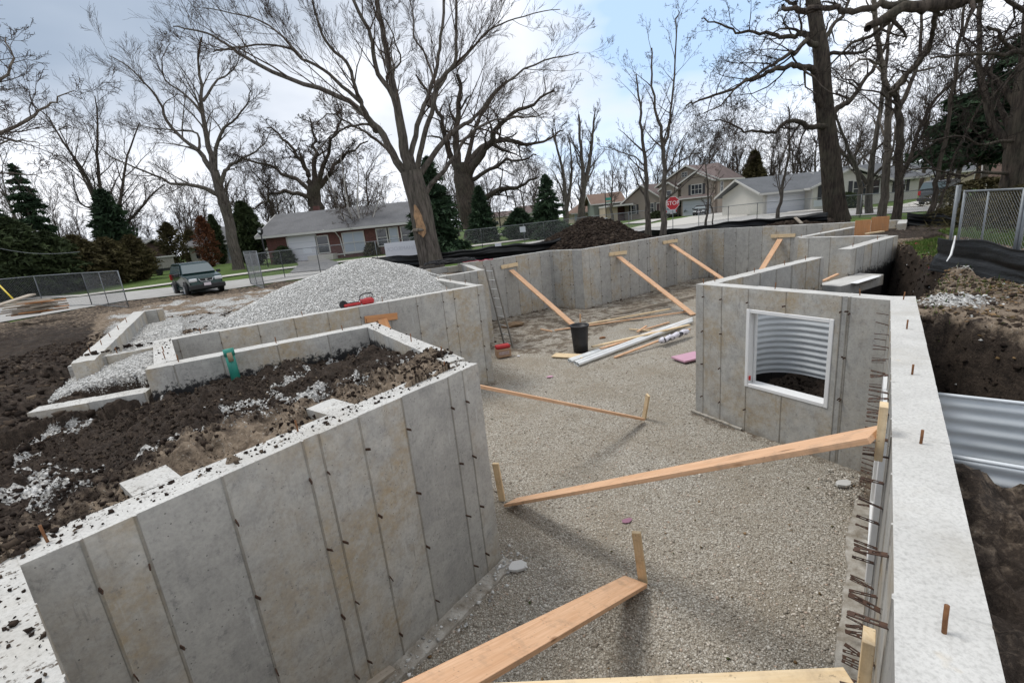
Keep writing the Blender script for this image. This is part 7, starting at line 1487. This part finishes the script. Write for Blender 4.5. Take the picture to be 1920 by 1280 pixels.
# ================================================================ VEHICLES
mat('car_green', (.005, .026, .024), .18, .35, .6); mat('car_maroon', (.10, .012, .018), .22, .3); mat('car_black', (.010, .011, .013), .2, .3); mat('car_silver', (.42, .44, .46), .28, .6); mat('car_grey', (.10, .11, .12), .3, .4); mat('trim_black', (.015, .015, .016), .6); mat('car_glass', (.09, .12, .125), .06, spec=1.0); mat('lens', (.62, .64, .66), .12, spec=.9); mat('tail', (.35, .01, .01), .2); mat('chrome', (.75, .76, .78), .12, 1.0); mat('rim_m', (.40, .41, .43), .35, .7); mat('plate', (.62, .56, .60), .5)
def car(label, loc, heading_az, mt, L=4.5, W=1.76, Hh=1.68, style='suv', grp='parked cars', name='parked_car'):
    """local +x is forward"""
    rz = math.radians(90 - heading_az); root = empty(name, loc, label, 'car', grp, rz); gc = .20; hl = L / 2
    if style == 'suv':
        low = [(-hl, .45), (-hl, 1.0), (-hl + .05, 1.08), (hl - 1.15, 1.08), (hl - .25, .96), (hl - .04, .84), (hl, .62), (hl, .40)]; roof = [(-hl + .05, 1.07), (-hl + .28, Hh - .04), (-hl + .55, Hh), (.30, Hh), (.55, Hh - .06), (hl - 1.12, 1.07)]
    else:
        low = [(-hl, .42), (-hl, .90), (-hl + .1, .98), (hl - 1.2, .95), (hl - .3, .80), (hl - .05, .68), (hl, .5), (hl, .34)]; roof = [(-hl + .35, .97), (-hl + 1.15, Hh - .04), (-hl + 1.5, Hh), (.1, Hh), (.35, Hh - .05), (hl - 1.2, .94)]
    def loft(prof, ins, name_, m_, z0, bevel=.05):
        m = MB(); n = len(prof); vs = []
        for sgn in (-1, 1):
            for x, z in prof: vs.append((x, sgn * (W / 2 - ins(x, z)), z))
        m.add(vs, [tuple(range(n - 1, -1, -1)), tuple(range(n, 2 * n))] + [(i, (i + 1) % n, n + (i + 1) % n, n + i) for i in range(n)]); return m.build(name_, m_, root, bevel=bevel, smooth=False)
    lowp = [(-hl, .30)] + low + [(hl - .03, .26), (hl - .9, .24), (-hl + .5, .24)]
    loft(lowp, lambda x, z: .04 + (.10 if abs(x) > hl - .12 else 0), 'body', MAT[mt], 0)
    loft(roof, lambda x, z: .06 + .17 * (z - 1.0) / .6, 'cabin', MAT[mt], 0, .04)
    zt = Hh; 
    # glass
    def quad(name_, pts, m_=None, parent=root): o = MB().add(pts, [(0, 1, 2, 3)]).build(name_, m_ or MAT['car_glass'], parent); o.modifiers.new('s', 'SOLIDIFY').thickness = .012; return o
    fx0, fz0 = roof[-1]; fx1, fz1 = roof[-2]; bx0, bz0 = roof[0]; bx1, bz1 = roof[1]; wi = W / 2 - .13; wt = W / 2 - .24; e = .018
    quad('windscreen', [(fx0 - .05 + e, -wi, fz0 + .07), (fx0 - .05 + e, wi, fz0 + .07), (fx1 + .035 + e, wt, fz1 - .05), (fx1 + .035 + e, -wt, fz1 - .05)])
    quad('rear_window', [(bx0 + .02 - e, -wi, bz0 + .10), (bx0 + .02 - e, wi, bz0 + .10), (bx1 - .02 - e, wt, bz1 - .08), (bx1 - .02 - e, -wt, bz1 - .08)])
    for sgn in (-1, 1):
        xs = [bx0 + .38, -.25, .62 if style == 'suv' else .55]; y0 = sgn * (W / 2 - .075 + .01); y1 = sgn * (W / 2 - .205 + .01); zb_, zt_ = (1.13, Hh - .12) if style == 'suv' else (1.0, Hh - .12)
        xr = bx1 + .18; quad('side_window', [(xs[0] - .1, y0, zb_), (xs[1] - .05, y0, zb_), (xs[1] - .05, y1, zt_), (xr, y1, zt_)]); quad('side_window', [(xs[1] + .05, y0, zb_), (fx0 - .28, y0, zb_), (fx1 - .15, y1, zt_), (xs[1] + .05, y1, zt_)])
        MB().box((fx0 - .30, sgn * (W / 2 + .10), 1.10 if style == 'suv' else 1.0), (.12, .20, .15)).build('mirror', MAT['trim_black'], root, bevel=.02)
        MB().box((hl - .03, sgn * (W / 2 - .30), .80 if style == 'suv' else .66), (.12, .36, .17)).build('headlight', MAT['lens'], root, bevel=.03)
        MB().box((-hl + .02, sgn * (W / 2 - .16), .92), (.08, .18, .32)).build('tail_light', MAT['tail'], root, bevel=.02)
        for x in (-hl + .85, hl - .88):
            w = MB().lathe([(.0, -.10), (.20, -.10), (.30, -.11), (.335, -.08), (.335, .08), (.30, .11), (0, .11)], 22).build('wheel', MAT['black_rubber'], root, smooth=False); w.matrix_local = Matrix.Translation((x, sgn * (W / 2 - .10), .335)) @ Matrix.Rotation(PI / 2, 4, 'X')
            r_ = MB().lathe([(0, 0), (.06, .01), (.19, .0), (.205, .012)], 18, (0, 0, -.118 if sgn > 0 else .118)).build('rim', MAT['rim_m'], w); 
            a = MB().lathe([(0, -.02), (.40, -.02), (.40, .02), (0, .02)], 20).build('wheel_arch', MAT['trim_black'], root); a.matrix_local = Matrix.Translation((x, sgn * (W / 2 - .055), .36)) @ Matrix.Rotation(PI / 2, 4, 'X')
    MB().box((hl + .02, 0, .44), (.16, W - .10, .26)).build('bumper', MAT['trim_black'], root, bevel=.05); MB().box((-hl - .02, 0, .48), (.16, W - .10, .26)).build('bumper', MAT['trim_black'], root, bevel=.05)
    gz_ = .78 if style == 'suv' else .64
    gr = MB().box((hl + .01, 0, gz_), (.06, .62, .14)).build('grille', MAT['trim_black'], root, bevel=.02); MB().tube([(hl + .045, -.33, gz_ + .07), (hl + .055, -.26, gz_ - .07), (hl + .06, 0, gz_ - .09), (hl + .055, .26, gz_ - .07), (hl + .045, .33, gz_ + .07)], .014, 6).build('surround', MAT['chrome'], gr, smooth=True)
    MB().lathe([(.02, 0), (.05, 0), (.05, .012), (.02, .012)], 14).build('emblem', MAT['chrome'], gr).matrix_local = Matrix.Translation((hl + .045, 0, gz_)) @ Matrix.Rotation(PI / 2, 4, 'Y')
    MB().box((hl + .105, 0, .56), (.012, .32, .15)).build('number_plate', MAT['plate'], root); MB().box((-hl - .105, 0, .60), (.012, .32, .15)).build('number_plate', MAT['plate'], root)
    return root
g = un(372, 553, -.78); car('dark green sport utility car facing the site, left of the stone heap', (g[0] - .95, g[1] + 1.6, gz(g[0] - .9, g[1] + 1.0)), 136, 'car_green', grp=None)
g = gh(1304, 405); car('dark sedan standing in front of the taupe house garage', (g[0] + .8, g[1], g[2]), 210, 'car_black', 4.5, 1.75, 1.42, 'sedan')
g = gh(1259, 407); car('pale wagon seen from behind, just right of the stop sign', g, 20, 'car_silver', 4.4, 1.8, 1.65)
g = gh(1455, 395); car('maroon sedan half hidden by a brown bush before the white garage', (g[0], g[1] - 1, g[2]), 255, 'car_maroon', 4.8, 1.8, 1.42, 'sedan')
g = gh(1767, 381); car('silver wagon seen from behind on the driveway at the right', g, 60, 'car_grey', 4.6, 1.8, 1.75)

# ================================================================ STREET FURNITURE
g = gh(1262, 430); zt_ = at(1262, 381, g[1])[2] - g[2]; root = empty('stop_sign', g, 'red octagonal stop sign on a thin post right of the tall slender tree', 'stop sign'); Rr = 11.8 * g[1] / FPX
pl = [(Rr * math.cos(PI / 8 + i * PI / 4), Rr * math.sin(PI / 8 + i * PI / 4)) for i in range(8)]
mat('sign_red', (.45, .02, .03), .4); mat('sign_white', (.8, .8, .8), .4)
def plate(polyp, th, z, y, m_, nm, par_): o = MB().prism(polyp, 0, th).build(nm, m_, par_); o.matrix_local = Matrix.Translation((0, y, z)) @ Matrix.Rotation(PI / 2, 4, 'X'); return o
plate([(x * 1.06, y * 1.06) for x, y in pl], .008, zt_, .002, MAT['sign_white'], 'border', root); fp = plate(pl, .008, zt_, -.008, MAT['sign_red'], 'face', root)
text(fp, 'STOP', Rr * .82, (0, 0, .010), MAT['sign_white'], rot=(0, 0, 0)); MB().tube([(0, .03, -.2), (0, .03, zt_ + Rr)], .03, 6).build('post', MAT['pipe_galv'], root, smooth=True)
g = gh(1137, 418); zt_ = at(1134, 318, g[1])[2] - g[2]; root = empty('street_sign', g, 'tall dark pole with a green street name plate left of the slender trees', 'street sign')
MB().tube([(0, 0, -.2), (0, 0, zt_)], .07, 7).build('pole', MAT['trim_black'], root, smooth=True); z_ = at(1142, 373, g[1])[2] - g[2]; MB().box((.48, -.03, z_), (.85, .02, .42)).build('name_plate', mat('sign_green', (.02, .24, .19), .4), root); MB().box((.48, -.06, z_ - .5), (.85, .02, .16)).build('lower_plate', mat('sign_green2', (.05, .22, .14), .4), root)
g = gh(503, 500); zt_ = at(502, 428, g[1])[2] - g[2]; root = empty('lamp_post', g, 'black coach lamp on a post at the left end of the brick house', 'lamp post')
MB().tube([(0, 0, -.2), (0, 0, zt_ - .5)], .05, 7).build('post', MAT['trim_black'], root, smooth=True); MB().lathe([(.06, -.5), (.20, -.35), (.24, -.05), (.05, .12), (0, .15)], 8, (0, 0, zt_)).build('lantern', MAT['trim_black'], root); MB().lathe([(.0, -.3), (.14, -.28), (.16, -.08), (0, -.06)], 8, (0, -.09, zt_)).build('glass', MAT['lens'], root)
g = gh(1228, 402); zt_ = 9.0
# small spoil mound and scraps beyond the far right wall
c0 = at(1478, 419, 24.5); m = MB(); r_ = np.random.RandomState(12); n = 900; q = r_.randn(n, 3) * (.95, .5, .12); q[:, 2] = .25 * np.exp(-(q[:, 0] ** 2 / 1.6 + q[:, 1] ** 2 / .6)) + r_.rand(n) * .05
o = scatter('soil_mound', 'low reddish soil mound beyond the far right wall under the leaning young tree', 'soil', q + c0 + (0, 0, -.22), .05 + .06 * r_.rand(n), MAT['clod'], 55, .8, .35 + .5 * r_.rand(n)); 
o = board_obj('plank', at(1491, 408, 24.2), at(1503, 419, 23.6), .16, .05, MAT['lumber_grey']); tag(o, 'pale plank end resting on the low soil mound beyond the far right wall', 'plank')
# dry leaves and weeds on the right bank
P_, r_ = sample(9000, 5.2, 13, 3, 13, lambda x, y, z, c, ins, r: ~ins & (z > -.6) & (c[:, 0] < .3) & (fbm(x, y, 1.6, 3) > .45), 61)
scatter('leaf_litter', 'dry leaves and weeds strewn on the right bank', 'leaf litter', P_ + (0, 0, .02), .015 + .03 * r_.rand(len(P_)), MAT['leaf_litter'], 62, .2)
def blades(name, label, P_, h, mt, seed, wd=.007):
    R = np.random.RandomState(seed); n = len(P_); a = R.rand(n) * 2 * PI; d = np.stack([np.cos(a), np.sin(a), np.zeros(n)], -1); hh = (h * (.5 + R.rand(n)))[:, None]; tip = R.randn(n, 3) * (.35, .35, 0) * hh + np.array([0, 0, 1.0]) * hh
    V = np.stack([P_ - d * wd, P_ + d * wd, P_ + tip], 1).reshape(-1, 3); o = mesh_np(name, V, np.arange(3 * n).reshape(-1, 3), MAT[mt], col=np.repeat(np.repeat(R.rand(n, 1), 3, 0), 3, 1)); tag(o, label, 'grass', kind='stuff')
mat('grass_blade', rough=.8, spec=.15, build=lambda t, b: m_stone(t, b, [(0, (.035, .07, .012)), (.6, (.07, .13, .022)), (1, (.16, .17, .06))]))
P_, r_ = sample(26000, 8.8, 14, 9.5, 16, lambda x, y, z, c, ins, r: ~ins & (c[:, 1] > .3) & (z > -1), 63); blades('grass', 'green grass patch at the end of the pier wall', P_, .09, 'grass_blade', 64)
P_, r_ = sample(5000, 5, 14, 3, 13, lambda x, y, z, c, ins, r: ~ins & (z > -.6) & (fbm(x + 9, y, 1.2, 3) > .56), 65); blades('weeds', 'sparse weeds on the right bank', P_, .08, 'grass_blade', 66)
